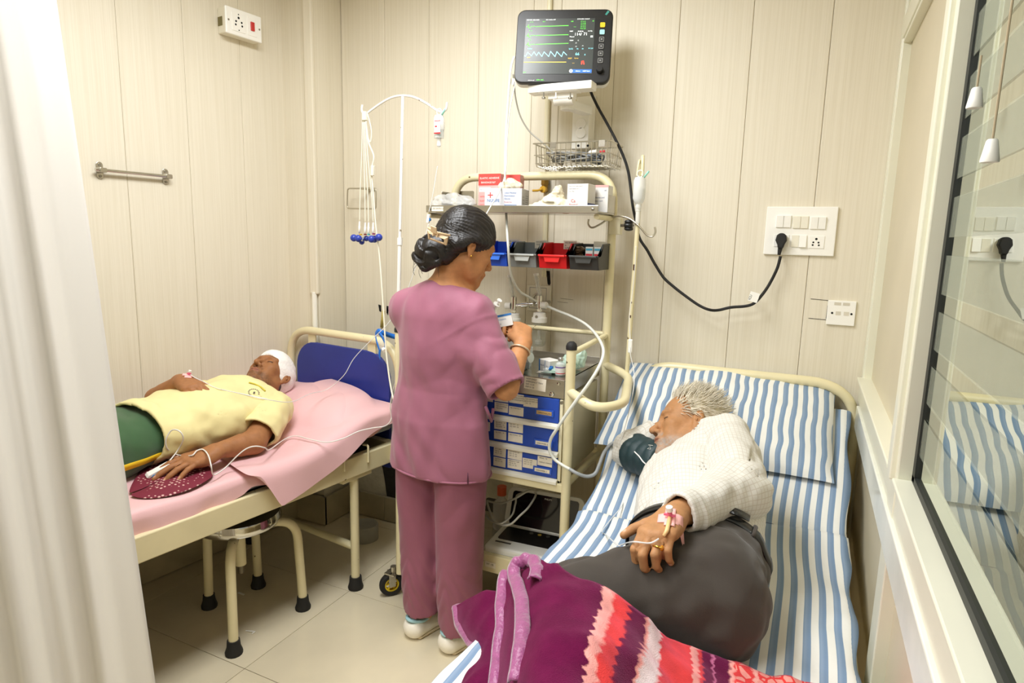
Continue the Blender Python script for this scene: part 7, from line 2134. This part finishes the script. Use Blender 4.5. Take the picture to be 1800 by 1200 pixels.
tag(o, 'white sensor cable looping over the yellow shirt and across the pink sheet', 'cable')

# ------------------------------------------------------------------ PATIENT on the right bed (lying on his side)
old = thing('person', 'white-haired man in checked shirt and dark trousers lying on his side on the right bed', 'person', (-.2, 1.6, .63))
SK3 = (178, 130, 88)
H3 = basis(np.array((-.311, 2.062, .895)), (-.955, -.24, .12), (-.14, .66, .74))
f3 = Fig()
head_ops(f3, H3, .995, nose=1.25, chin=.004, thin=.004, neck=(-.235, 1.90, .83), neck_r=.056)
c3 = [(-.155, 1.42, .745), (-.19, 1.60, .76), (-.215, 1.78, .795), (-.225, 1.88, .83)]
f3.add(limb(c3, [(.13, .105), (.14, .11), (.15, .125), (.115, .115)], side=(1, 0, 0)), .03)
shC = np.array((-.190, 1.900, .930)); elC = np.array((-.118, 1.640, .878)); wrC = np.array((-.228, 1.360, .895))
shD = np.array((-.30, 1.93, .79)); elD = np.array((-.515, 2.075, .785)); wrD = np.array((-.43, 2.16, .845))
f3.add(limb([c3[3], shC], [.09, .055]), .04); f3.add(limb([c3[3], shD], [.09, .05]), .04)
f3.add(limb([shC, elC], [.050, .042]), .03); f3.add(limb([shD, elD], [.045, .04]), .03)
f3.add(limb([elC, elC + (wrC - elC) * .3, wrC], [.042, .042, .028]), .02)
f3.add(limb([elD, wrD], [.038, .03]), .02)
f3.add(limb([(-.12, 1.38, .745), (-.44, 1.20, .715), (-.28, .84, .70)], [.09, .060, .045]), .03)
f3.add(limb([(-.13, 1.40, .71), (-.42, 1.30, .690), (-.30, .95, .685)], [.08, .055, .045]), .03)
HC = basis(wrC, (-.20, -.95, -.12), (-.15, -.15, 1))
nC = hand_ops(f3, HC, 1, [(.55, 1.0, .6), (.55, 1.05, .6), (.58, 1.05, .6), (.6, 1.0, .6)], .10, 1.02, thumb=[(.020, .018, -.006), (.046, .040, -.008), (.066, .064, -.012), (.078, .086, -.018)])
HD3 = basis(wrD, (.55, .55, .35), (-.3, -.4, .8))
nD = hand_ops(f3, HD3, 1, [(.3, .4, .3)] * 4, .05, .95)
parts_ = [f3.mesh((-.13, -.15, -.17), (.13, .15, .15), .0024, H3), f3.mesh((-.10, -.14, -.10), (.10, .20, .07), .0024, HC), f3.mesh((-.10, -.06, -.08), (.10, .22, .08), .004, HD3),
          f3.mesh((-.62, 1.25, .60), (.06, 2.18, 1.02), .0065), f3.mesh((-.62, .70, .60), (.0, 1.34, .90), .010)]
V, Fc = joinvf(parts_)
o = ob('body', (V, Fc), m_skin, old, smooth=True)
colset(o, tint(V, SK3, nC, [face_paint(H3, .995, (150, 138, 122), (150, 96, 82), beard=(166, 158, 150), beard_w=.95, lash=(44, 30, 24), brow_w=.6)], pal=(212, 170, 142)))
tree3 = tree_of((V, Fc))
# white tousled hair: tapering strands rooted on the scalp, brushed up and back
m_whair = mat('white_grey_hair', (224, 216, 196), .5, noise=.25, nscale=30)
sf3 = Fig(); sf3.add(ell((0, -.012, .048), (.0775, .0995, .0845)), 0, M=H3); sf3.add(ell((0, -.055, .0), (.064, .055, .06)), .02, M=H3)
sf3.add(limb([(0, .135, .06), (0, .10, -.03)], [.102, .088]), .012, 's', M=H3)
for x in (1, -1): sf3.add(ell((.088 * x, .004, -.022), (.024, .034, .040)), .006, 's', M=H3)
v, fcs = sf3.mesh((-.13, -.16, -.12), (.13, .14, .16), .004, H3, disp=lambda P: .003 * vnoise(P * 70, 71), cuts=[(H3[:3, 3] + H3[:3, :3] @ np.array((0, .012, .03)), H3[:3, :3] @ unit((0, 1, -.35)))])
whair = ob('hair', (v, fcs), m_whair, old, smooth=True)
mb = MB(); rnd = random.Random(12)
R3m = H3[:3, :3]; O3 = H3[:3, 3]
cnt = 0
while cnt < 1250:
    th = rnd.uniform(0, 2 * math.pi); ph = rnd.uniform(0, 1.9)
    d = np.array((math.sin(ph) * math.cos(th), math.sin(ph) * math.sin(th), math.cos(ph)))
    p = np.array((0, -.012, .048)) + d * np.array((.0775, .0995, .0845))
    if p[1] > .066 + .25 * (p[2] - .09): continue
    if p[2] < -.02 and p[1] > -.03: continue
    if abs(p[0]) > .06 and p[1] > -.005 and p[2] < .035 and p[1] < .03 and p[2] < .02: continue
    cnt += 1
    top_ = sstep(.02, .10, np.array(p[2]))
    comb = unit(np.array((d[0] * .3 + rnd.uniform(-.35, .35), -.75 + rnd.uniform(-.3, .3), -.25 + 1.0 * float(top_) + rnd.uniform(-.25, .25))))
    L_ = rnd.uniform(.022, .040) + .018 * float(top_)
    out_ = d * (.35 + .55 * float(top_))
    q1 = p + unit(comb + out_ * .9) * L_ * .5; q2 = q1 + unit(comb + out_ * .25 + np.array((rnd.uniform(-.3, .3), 0, rnd.uniform(-.3, .2)))) * L_ * .5
    pts = [R3m @ a + O3 for a in (p - d * .002, q1, q2)]
    mb.tube([tuple(a) for a in pts], [.0016, .0013, .0003], 3, caps=False)
ob('hair_strands', mb, m_whair, whair, smooth=True, kind='stuff')
# shirt with a fine check
def check_extra(N, L, tc, c):
    mp = N.new('ShaderNodeUVMap'); mp.uv_map = 'UVMap'
    s = N.new('ShaderNodeSeparateXYZ'); L.new(mp.outputs[0], s.inputs[0])
    outs = []
    for ax, pitch in ((0, .0100), (1, .0135), ):
        m = N.new('ShaderNodeMath'); m.operation = 'MULTIPLY'; m.inputs[1].default_value = 1 / pitch; L.new(s.outputs[ax], m.inputs[0])
        f = N.new('ShaderNodeMath'); f.operation = 'FRACT'; L.new(m.outputs[0], f.inputs[0])
        g = N.new('ShaderNodeMath'); g.operation = 'LESS_THAN'; g.inputs[1].default_value = .15; L.new(f.outputs[0], g.inputs[0]); outs.append(g)
    mx = N.new('ShaderNodeMath'); mx.operation = 'MAXIMUM'; L.new(outs[0].outputs[0], mx.inputs[0]); L.new(outs[1].outputs[0], mx.inputs[1])
    mm = N.new('ShaderNodeMix'); mm.data_type = 'RGBA'; L.new(mx.outputs[0], mm.inputs[0]); mm.inputs[6].default_value = c + (1,); mm.inputs[7].default_value = lin((198, 192, 180)) + (1,)
    return mm.outputs[2]
def axuv(V, a, b, seam, rad):
    """uv round and along an axis; seam = direction in which the uv wraps"""
    a = np.array(a); d = unit(np.array(b) - a); s = np.array(seam, dtype=np.float64); s = unit(s - d * (s @ d)); t = np.cross(d, s)
    q = V - a
    return np.stack([np.arctan2(q @ t, -(q @ s)) * rad, q @ d], 1)
m_shirt = stripe_mat('white_checked_shirt', cloth_fn((214, 212, 204), .7, sheen=.1, extra=check_extra))
sf = Fig()
sf.add(limb([(-.175, 1.44, .745), (-.205, 1.60, .758), (-.225, 1.78, .795), (-.215, 1.885, .83)], [(.132, .098), (.160, .117), (.176, .145), (.135, .130)], side=(1, 0, 0)), .03)
sf.add(limb([(-.21, 1.87, .845), shC], [.10, .074]), .05)
sf.add(limb([(-.23, 1.88, .81), shD], [.09, .07]), .04)
bulge = (elC + shC) / 2 + np.array((.008, .015, .006))
dC = unit(wrC - elC); dD = unit(wrD - elD)
sr = Fig()
sr.add(limb([(-.205, 1.885, .89), shC, bulge, elC + np.array((.004, 0, .003))], [.07, .077, .076, .070]), .03)
sr.add(limb([elC + np.array((.004, 0, 0)), elC + (wrC - elC) * .5, wrC + dC * .02], [.068, .055, .044]), .03)
s4 = Fig(); s4.add(limb([shD, elD], [.060, .055]), .03); s4.add(limb([elD, wrD], [.054, .048]), .025)
def sdisp(P):
    out = .008 * vnoise(P * np.array((14, 10, 14)), 81) + .005 * vnoise(P * 32, 82)
    u_ = P - (shC * .5 + elC * .5); ax = unit(elC - shC); t = u_ @ ax
    out += -.010 * np.abs(np.sin((t + .5 * P[:, 0]) * 26 + 2.5 * vnoise(P * 9, 83))) * np.exp(-(np.linalg.norm(P - elC, axis=1) / .12) ** 2)
    out += -.006 * np.abs(np.sin((P[:, 0] * .9 - P[:, 1] * .9 + P[:, 2]) * 28 + 2 * vnoise(P * 7, 84))) * np.exp(-((P[:, 1] - 1.68) / .14) ** 2) * (P[:, 0] < -.10)
    t2 = (P - wrC) @ -dC
    out += -.004 * np.exp(-((t2 - .062) / .004) ** 2) * (np.linalg.norm(P - wrC, axis=1) < .12)
    out += -.007 * np.abs(np.sin(((P - elD) @ dD) * 60 + 2 * vnoise(P * 10, 85))) * np.exp(-(np.linalg.norm(P - elD, axis=1) / .10) ** 2)
    return out
R3c = H3[:3, :3]
collar_p = (-.262, 1.935, .862)
sparts = [sf.mesh((-.66, 1.40, .60), (.06, 2.24, 1.06), .0056, disp=sdisp, shell=.011, cuts=[((0, 1.475, 0), (0, -1, 0)), (collar_p, unit((-.30, .72, .55)), .115)]),
                  sr.mesh((-.40, 1.28, .76), (.04, 2.02, 1.06), .005, disp=sdisp, shell=.010, cuts=[(wrC - dC * .022, dC), (collar_p, unit((-.30, .72, .55)), .115)]),
                  s4.mesh((-.66, 1.84, .66), (-.22, 2.26, .98), .0055, disp=sdisp, shell=.011, cuts=[(wrD - dD * .01, dD)])]
sv, sfc = joinvf(sparts)
suv = [axuv(sparts[0][0], (-.17, 1.44, .75), (-.215, 1.885, .83), (.2, 0, -1), .14), None, axuv(sparts[2][0], elD, shD, (0, 0, -1), .057)]
q_ = sparts[1][0]; up_ = axuv(q_, shC, elC, (.3, 0, -1), .075); lo_ = axuv(q_, elC, wrC, (.3, 0, -1), .058); lo_[:, 1] += np.linalg.norm(elC - shC)
bis = unit(elC - shC) + dC
suv[1] = np.where(((q_ - elC) @ bis > 0)[:, None], lo_, up_)
uvset(ob('checked_shirt', (sv, sfc), m_shirt, old, smooth=True), np.concatenate(suv))
# dark trousers
m_char = stripe_mat('charcoal_wool', cloth_fn((64, 58, 52), .82, sheen=.15))
df_ = Fig()
df_.add(limb([(-.205, 1.58, .757), (-.175, 1.43, .737), (-.16, 1.36, .73)], [(.168, .126), (.155, .120), (.145, .116)], side=(1, 0, 0)), .03)
df_.add(ell((-.125, 1.345, .716), (.108, .118, .104)), .04)
df_.add(limb([(-.16, 1.36, .742), (-.30, 1.265, .730), (-.445, 1.19, .705), (-.28, .82, .69)], [.115, .098, .078, .064]), .05)
df_.add(limb([(-.16, 1.40, .710), (-.43, 1.30, .688), (-.32, .92, .680)], [.100, .074, .058]), .04)
def ddisp(P):
    out = .009 * vnoise(P * 12, 91) + .006 * vnoise(P * 28, 92)
    out += -.007 * np.abs(np.sin((P[:, 0] * 1.0 + P[:, 1] * .55) * 22 + 2.2 * vnoise(P * 6, 93))) * np.exp(-((P[:, 0] + .12) / .16) ** 2) * (P[:, 1] < 1.42)
    return out
dv, dfc = df_.mesh((-.66, .70, .58), (.06, 1.62, .95), .0065, disp=ddisp, shell=.013, cuts=[((-.20, 1.535, .76), unit((.06, 1, .12)))])
ob('trousers', (dv, dfc), m_char, old, smooth=True)
tree_d = tree_of((dv, dfc)); tree_s = tree_of((sv, sfc))
# belt with loose tongue
m_belt = mat('black_leather_belt', (24, 24, 22), .3, noise=.1, nscale=60)
bn = Vector((.06, 1, .12)).normalized(); bc = Vector((-.198, 1.512, .752)); bu_ = (Vector((1, 0, 0)) - bn * bn.x).normalized(); bw_ = bu_.cross(bn)
rows = []
for k in range(64):
    t = 2 * math.pi * k / 64
    d = bu_ * math.cos(t) + bw_ * math.sin(t)
    loc, n2, i_, d_ = tree_d.ray_cast(bc + d * .5, -d)
    p = loc if loc else bc + d * .17
    rows.append([p + d * .003 - bn * .016, p + d * .0045, p + d * .003 + bn * .016])
ob('belt', MB().grid(rows, closed_u=True), m_belt, old, smooth=True, solid=.004)
for ang in (.62, 1.5, -.25):
    k = int((ang % (2 * math.pi)) / (2 * math.pi) * 64) % 64
    a_, b_, c_ = rows[k]
    d = (b_ - bc).normalized()
    ob('belt_loop', MB().tube([a_ + d * .003 - bn * .008, a_ + d * .006, c_ + d * .006, c_ + d * .002 + bn * .006], .0045, 6), m_char, old, smooth=True)
p0 = hit(tree_d, 1252, 889, .006)[0]; p1 = hit(tree_s, 1290, 898, .010)[0]; p2 = hit(tree_s, 1312, 905, .012)[0]
if p0 and p1 and p2:
    G = []
    for p in cr([p0, p1, p2], 6):
        G.append([p + Vector((0, .011, .004)), p + Vector((0, -.011, -.002))])
    ob('belt_tongue', MB().grid(G), m_belt, old, smooth=True, solid=.004)
# cannula, tape and line on his hand, gold ring
cC, nrC = cannula(tree3, old, 1178, 911, 1.25, .5)
q = [cC + nrC * .006, hit(tree3, 1173, 935, .006)[0], hit(tree3, 1166, 942, .007)[0]]
ob('extension_hub', MB().tube([p for p in q if p], [.0042, .0046, .0034], 8), mat('cream_luer_hub', (236, 200, 140), .4), old, smooth=True)
tl = [p for p in [hit(tree3, 1158, 947, .005)[0], hit(tree3, 1140, 955, .005)[0], hit(tree3, 1115, 955, .006)[0]] if p]
for px, py in ((1095, 950), (1080, 946)):
    p = hit(tree_d, px, py, .006)[0] or onz(px, py, .80)
    tl.append(p)
def on_sheetR(px, py, off=.014):
    z = .65
    for _ in range(12):
        p = onz(px, py, z); z = topR(p.y) + off + .004
    return onz(px, py, z)
tl += [on_sheetR(1066, 940), on_sheetR(1058, 934), on_sheetR(1072, 915), on_sheetR(1092, 890), on_sheetR(1102, 865), on_sheetR(1100, 840), on_sheetR(1094, 815), on_sheetR(1090, 790)]
o = ob('drip_tube', MB().tube(cr(tl, 6), .0019, 6), m_soft, smooth=True)
tag(o, "clear drip tube looping from the striped sheet to the white-haired man's taped hand", 'tube')
c, nr = hit(tree3, 1163, 963)
if c is not None:
    fy_ = Vector(HC[:3, 1]); ax = (fy_ * .55 - Vector(HC[:3, 2]) * .8).normalized()
    ce = c - nr * .0085
    u_ = ax.orthogonal().normalized(); w_ = ax.cross(u_)
    rg = ob('ring', MB().tube([ce + (u_ * math.cos(t) + w_ * math.sin(t)) * .0102 for t in [2 * math.pi * k / 24 for k in range(24)]], .0026, 8, closed=True), mat('gold', (226, 180, 80), .2, 1.0), old, smooth=True)
    ob('ring_stone', MB().lathe([(.0055, 0), (.006, .002), (.003, .004), (0, .0042)], c - nr * .0005, 12, axis=nr, caps=False), mat('amber_stone', (206, 130, 20), .15), rg, smooth=True)
# pressure cuff round his lower arm
m_cuff = mat('dark_teal_cuff', (28, 52, 56), .55, bump=.15, bscale=60, noise=.08, nscale=12)
cf = thing('pressure_cuff', "dark teal blood pressure cuff with white piping on the white-haired man's arm", 'cuff', (-.42, 2.02, .76))
ax = Vector(elD - shD).normalized()
a0 = Vector(shD) + ax * .095; b0 = Vector(shD) + ax * .235
cu_ = Fig(); cu_.add(limb([tuple(a0), tuple(b0)], [.064, .064]), 0)
v, fcs = cu_.mesh((-.62, 1.86, .66), (-.26, 2.22, .90), .0045, disp=lambda P: .004 * vnoise(P * 30, 95) - .004 * np.abs(np.sin(((P - np.array(a0)) @ np.array(ax)) * 90)), cuts=[(tuple(a0), tuple(-ax)), (tuple(b0), tuple(ax))])
ob('cuff_band', (v, fcs), m_cuff, cf, smooth=True)
tree_c = tree_of((v, fcs))
pi_ = [hit(tree_c, x, y, .002)[0] for x, y in ((1116, 794), (1124, 802), (1132, 812), (1142, 820), (1152, 828))]
pi_ = [p for p in pi_ if p]
if len(pi_) > 1: ob('piping', MB().tube(cr(pi_, 4), .0022, 6), m_white, cf, smooth=True)
c, nr = hit(tree_c, 1142, 788)
if c is not None:
    u_ = Vector((.9, -.3, .2)); u_ = (u_ - nr * u_.dot(nr)).normalized(); w_ = nr.cross(u_)
    tri = [c + nr * .002 + (u_ * math.cos(t) + w_ * math.sin(t)) * .007 for t in (math.pi / 2, math.pi * 7 / 6, math.pi * 11 / 6)]
    ob('marker_triangle', MB().tube(tri, .0008, 4, closed=True).tube([c + nr * .002 + u_ * .008 + w_ * .012, c + nr * .002 - u_ * .008 + w_ * .012], .0008, 4), m_white, cf)

# ================================================================== PLUSH BLANKET over his legs
def plush_fn(N, L, b):
    uv = N.new('ShaderNodeUVMap'); uv.uv_map = 'UVMap'
    sp_ = N.new('ShaderNodeSeparateXYZ'); L.new(uv.outputs[0], sp_.inputs[0])
    tc = N.new('ShaderNodeTexCoord')
    # zigzag edge: shift u by a triangle wave of v
    w = N.new('ShaderNodeMath'); w.operation = 'PINGPONG'; w.inputs[1].default_value = .016; L.new(sp_.outputs[1], w.inputs[0])
    zz = N.new('ShaderNodeMath'); zz.operation = 'MULTIPLY_ADD'; zz.inputs[1].default_value = .40; L.new(w.outputs[0], zz.inputs[0]); L.new(sp_.outputs[0], zz.inputs[2])
    zn = N.new('ShaderNodeTexNoise'); zn.inputs['Scale'].default_value = 46; zn.inputs['Detail'].default_value = 4; L.new(uv.outputs[0], zn.inputs['Vector'])
    za = N.new('ShaderNodeMath'); za.operation = 'MULTIPLY_ADD'; za.inputs[1].default_value = .022; L.new(zn.outputs['Fac'], za.inputs[0]); L.new(zz.outputs[0], za.inputs[2]); zz = za
    r1 = N.new('ShaderNodeValToRGB'); r1.color_ramp.interpolation = 'LINEAR'
    PUR, PNK, COR, WHT = (92, 12, 56), (244, 168, 160), (226, 66, 64), (236, 222, 226)
    e = r1.color_ramp.elements
    e[0].position = 0; e[0].color = lin(PUR) + (1,); e[1].position = .300; e[1].color = lin(PNK) + (1,)
    stops = ((.300, PNK), (.322, COR), (.348, PUR), (.380, PNK), (.388, WHT), (.420, COR), (.50, PNK), (.518, COR), (.530, PUR), (.556, (196, 110, 150)), (.562, PUR), (.600, PNK), (.612, COR), (.66, PNK), (.675, COR), (.72, PNK), (.75, COR), (.79, PUR), (.83, PNK), (.845, PUR), (.90, COR))
    e[1].position = .297; e[1].color = lin(PUR) + (1,)
    prev = PUR
    for k_, (p, c) in enumerate(stops):
        if k_ and len(e) < 30: q = e.new(p - .0035); q.color = lin(prev) + (1,)
        if len(e) < 31: q = e.new(p); q.color = lin(c) + (1,)
        prev = c
    mm0 = N.new('ShaderNodeMath'); mm0.operation = 'MULTIPLY'; mm0.inputs[1].default_value = 1.0
    L.new(zz.outputs[0], mm0.inputs[0]); L.new(mm0.outputs[0], r1.inputs[0])
    # leaf blotches of pale pink on the coral
    vo = N.new('ShaderNodeTexVoronoi'); vo.inputs['Scale'].default_value = 34; mp = N.new('ShaderNodeMapping'); mp.inputs['Scale'].default_value = (1, .8, 1)
    L.new(uv.outputs[0], mp.inputs[0]); L.new(mp.outputs[0], vo.inputs['Vector']); vo.feature = 'DISTANCE_TO_EDGE'
    g = N.new('ShaderNodeMath'); g.operation = 'GREATER_THAN'; g.inputs[1].default_value = .10; L.new(vo.outputs['Distance'], g.inputs[0])
    gu = N.new('ShaderNodeMath'); gu.operation = 'GREATER_THAN'; gu.inputs[1].default_value = .600; L.new(sp_.outputs[0], gu.inputs[0])
    gl = N.new('ShaderNodeMath'); gl.operation = 'LESS_THAN'; gl.inputs[1].default_value = .80; L.new(sp_.outputs[0], gl.inputs[0])
    m1 = N.new('ShaderNodeMath'); m1.operation = 'MULTIPLY'; L.new(g.outputs[0], m1.inputs[0]); L.new(gu.outputs[0], m1.inputs[1])
    m2 = N.new('ShaderNodeMath'); m2.operation = 'MULTIPLY'; L.new(m1.outputs[0], m2.inputs[0]); L.new(gl.outputs[0], m2.inputs[1])
    m3 = N.new('ShaderNodeMath'); m3.operation = 'MULTIPLY'; m3.inputs[1].default_value = .6; L.new(m2.outputs[0], m3.inputs[0])
    mx = N.new('ShaderNodeMix'); mx.data_type = 'RGBA'; L.new(m3.outputs[0], mx.inputs[0]); L.new(r1.outputs[0], mx.inputs[6]); mx.inputs[7].default_value = lin((246, 190, 178)) + (1,)
    n = N.new('ShaderNodeTexNoise'); n.inputs['Scale'].default_value = 22; n.inputs['Detail'].default_value = 6; L.new(tc.outputs['Object'], n.inputs['Vector'])
    rr = N.new('ShaderNodeMapRange'); rr.inputs[1].default_value = .3; rr.inputs[2].default_value = .7; rr.inputs[3].default_value = .78; rr.inputs[4].default_value = 1.15; L.new(n.outputs['Fac'], rr.inputs[0])
    sc_ = N.new('ShaderNodeVectorMath'); sc_.operation = 'SCALE'; L.new(mx.outputs[2], sc_.inputs[0]); L.new(rr.outputs[0], sc_.inputs['Scale'])
    L.new(sc_.outputs[0], b.inputs['Base Color'])
    n2 = N.new('ShaderNodeTexNoise'); n2.inputs['Scale'].default_value = 500; n2.inputs['Detail'].default_value = 3; L.new(tc.outputs['Object'], n2.inputs['Vector'])
    bp = N.new('ShaderNodeBump'); bp.inputs['Strength'].default_value = .5; bp.inputs['Distance'].default_value = .003; L.new(n2.outputs['Fac'], bp.inputs['Height']); L.new(bp.outputs[0], b.inputs['Normal'])
    b.inputs['Roughness'].default_value = .9; b.inputs['Sheen Weight'].default_value = .3; b.inputs['Sheen Roughness'].default_value = .35; b.inputs['Sheen Tint'].default_value = (1, .35, .6, 1); b.inputs['Specular IOR Level'].default_value = .1
m_plush = stripe_mat('purple_coral_plush', plush_fn)
m_satin = mat('mauve_satin_binding', (150, 72, 122), .38, noise=.12, nscale=60, bump=.4, bscale=90, sheen=.4)
blanket = thing('blanket', 'plush purple and coral patterned blanket with mauve satin edges over the right patient\'s legs', 'blanket', (-.35, 1.0, .62))
def patch(rows, nu, nv, wob=.006, seed=0):
    """rows of control points (already 3-D) -> smooth dense grid [i along row][j down]"""
    R_ = [cr(r, nu) for r in rows]
    m = min(len(r) for r in R_)
    G = []
    for i in range(m):
        colp = cr([r[i] for r in R_], nv)
        G.append(colp)
    A = np.array([[tuple(p) for p in c] for c in G]); s = A.shape
    P = A.reshape(-1, 3)
    P[:, 2] += wob * vnoise(P * np.array((16, 13, 5)), seed) + wob * .5 * vnoise(P * 34, seed + 1)
    P[:, 0] += wob * .5 * vnoise(P * 18, seed + 2)
    P[:, 2] -= wob * 1.3 * np.abs(np.sin((P[:, 0] * .5 - P[:, 1] * .9) * 24 + 3 * vnoise(P * 6, seed + 4)))
    A = P.reshape(s)
    return [[Vector(p) for p in c] for c in A]
def Zr(lst): return [onz(x, y, z) for x, y, z in lst]
rows_up = [
    Zr([(893, 1010, .735), (922, 984, .79), (975, 994, .845), (1035, 1022, .86), (1088, 1050, .85), (1130, 1080, .82), (1182, 1124, .74), (1260, 1158, .68), (1335, 1180, .655), (1405, 1196, .645), (1500, 1215, .64)]),
    Zr([(889, 1050, .735), (920, 1030, .80), (970, 1040, .870), (1025, 1068, .885), (1075, 1096, .87), (1122, 1125, .83), (1185, 1165, .76), (1262, 1195, .70), (1340, 1215, .67), (1410, 1228, .655), (1505, 1240, .65)]),
    Zr([(885, 1120, .715), (912, 1105, .80), (955, 1115, .885), (1005, 1140, .895), (1058, 1165, .88), (1105, 1190, .84), (1180, 1225, .77), (1262, 1250, .71), (1345, 1265, .68), (1420, 1275, .66), (1510, 1285, .655)]),
    Zr([(879, 1200, .69), (900, 1190, .79), (940, 1200, .885), (990, 1225, .895), (1040, 1250, .88), (1090, 1280, .84), (1175, 1320, .77), (1265, 1345, .71), (1350, 1360, .68), (1430, 1370, .66), (1520, 1380, .655)]),
    Zr([(870, 1300, .66), (890, 1300, .75), (925, 1320, .85), (970, 1350, .86), (1020, 1390, .84), (1075, 1430, .80), (1170, 1480, .74), (1265, 1500, .69), (1360, 1510, .67), (1440, 1520, .66), (1530, 1530, .655)]),
]
G = patch(rows_up, 9, 8, .007, 3)
o = ob('upper_fold', MB().grid(G), m_plush, blanket, smooth=True, solid=.012)
ulist = []
nI, nJ = len(G), len(G[0])
uu = [0, .10, .19, .26, .315, .36, .435, .555, .67, .78, .95]
for i in range(nI):
    t = i / (nI - 1) * 10; k = min(9, int(t)); u0 = uu[k] + (uu[k + 1] - uu[k]) * (t - k)
    for j in range(nJ): ulist.append((u0 + .0, j / (nJ - 1) * .55))
uvset(o, ulist)
rows_lo = [
    Zr([(803, 1064, .56), (818, 1054, .60), (846, 1042, .65), (900, 1036, .69), (925, 1030, .70)]),
    Zr([(812, 1098, .57), (826, 1092, .61), (850, 1084, .65), (898, 1082, .69), (925, 1085, .70)]),
    Zr([(846, 1146, .62), (854, 1143, .645), (872, 1140, .67), (897, 1142, .69), (925, 1150, .70)]),
    Zr([(802, 1200, .60), (824, 1198, .645), (858, 1205, .675), (890, 1220, .69), (925, 1225, .69)]),
    Zr([(720, 1300, .58), (762, 1306, .63), (822, 1310, .67), (880, 1320, .68), (925, 1330, .68)]),
]
G2 = patch(rows_lo, 8, 8, .006, 9)
o = ob('lower_fold', MB().grid(G2), m_plush, blanket, smooth=True, solid=.012)
uvset(o, [(.06 + .1 * i / len(G2), j * .02) for i in range(len(G2)) for j in range(len(G2[0]))])
def binding(path, wv, name):
    G = []
    for k, p in enumerate(path):
        a = path[max(0, k - 1)]; c = path[min(len(path) - 1, k + 1)]
        t = (Vector(c) - Vector(a)).normalized(); view = (CAM - Vector(p)).normalized(); s = t.cross(view).normalized()
        q = Vector(p) + Vector((0, 0, .0025)) * math.sin(k * .9)
        n_ = s.cross(t)
        if n_.dot(view) < 0: n_ = -n_
        G.append([q - s * wv - n_ * .004, q - s * wv * .75 + n_ * .004, q + n_ * .0055, q + s * wv * .75 + n_ * .004, q + s * wv - n_ * .004])
    return ob(name, MB().grid(G), m_satin, blanket, smooth=True, solid=.004)
binding([c for c in G2[0]], .014, 'satin_binding')
binding([c + Vector((-.006, 0, .006)) for c in G[0]], .014, 'satin_binding')
top_path = cr(Zr([(908, 1200, .83), (915, 1150, .845), (919, 1100, .845), (916, 1050, .825), (905, 1015, .80), (905, 996, .80), (918, 986, .81), (935, 985, .82), (944, 1000, .835), (940, 1020, .845)]), 8)
binding(top_path, .013, 'satin_binding')

# ================================================================== WHITE CURTAIN at the left
def curtain_fn(N, L, b):
    b.inputs['Base Color'].default_value = lin((236, 233, 228)) + (1,); b.inputs['Roughness'].default_value = .8; b.inputs['Specular IOR Level'].default_value = .2
    b.inputs['Sheen Weight'].default_value = .15
    out = N['Material Output']
    tl_ = N.new('ShaderNodeBsdfTranslucent'); tl_.inputs['Color'].default_value = (.9, .88, .84, 1)
    ms = N.new('ShaderNodeMixShader'); ms.inputs[0].default_value = .25
    L.new(b.outputs[0], ms.inputs[1]); L.new(tl_.outputs[0], ms.inputs[2]); L.new(ms.outputs[0], out.inputs['Surface'])
m_curt = stripe_mat('white_curtain_cloth', curtain_fn)
G = []
e_top, e_bot = ony(98, 0, .80), ony(275, 1230, .80)
nz_ = 40
for k in range(nz_ + 1):
    t = -.35 + 1.75 * k / nz_
    e = e_top.lerp(e_bot, t)
    row = []
    for i in range(121):
        s = i / 120 * 1.15                                   # distance from the free edge towards the wall
        fold = .030 * math.sin(s * 46 + .5 * math.sin(t * 2.2)) * min(1, s * 9) + .016 * math.sin(s * 103 + 1.2 + t * .6) * min(1, s * 7)
        fold += .010 * math.sin(s * 19 + t * 1.5)
        fold += .004 * math.exp(-(s / .012) ** 2); x = e.x - s * .35 + fold * .94; y = e.y - s * .94 - fold * .35
        row.append((x, y, e.z))
    G.append(row)
o = ob('curtain', MB().grid(G), m_curt, smooth=True, solid=.0015)
tag(o, 'white folded cloth curtain hanging in front of the left bed', 'curtain')
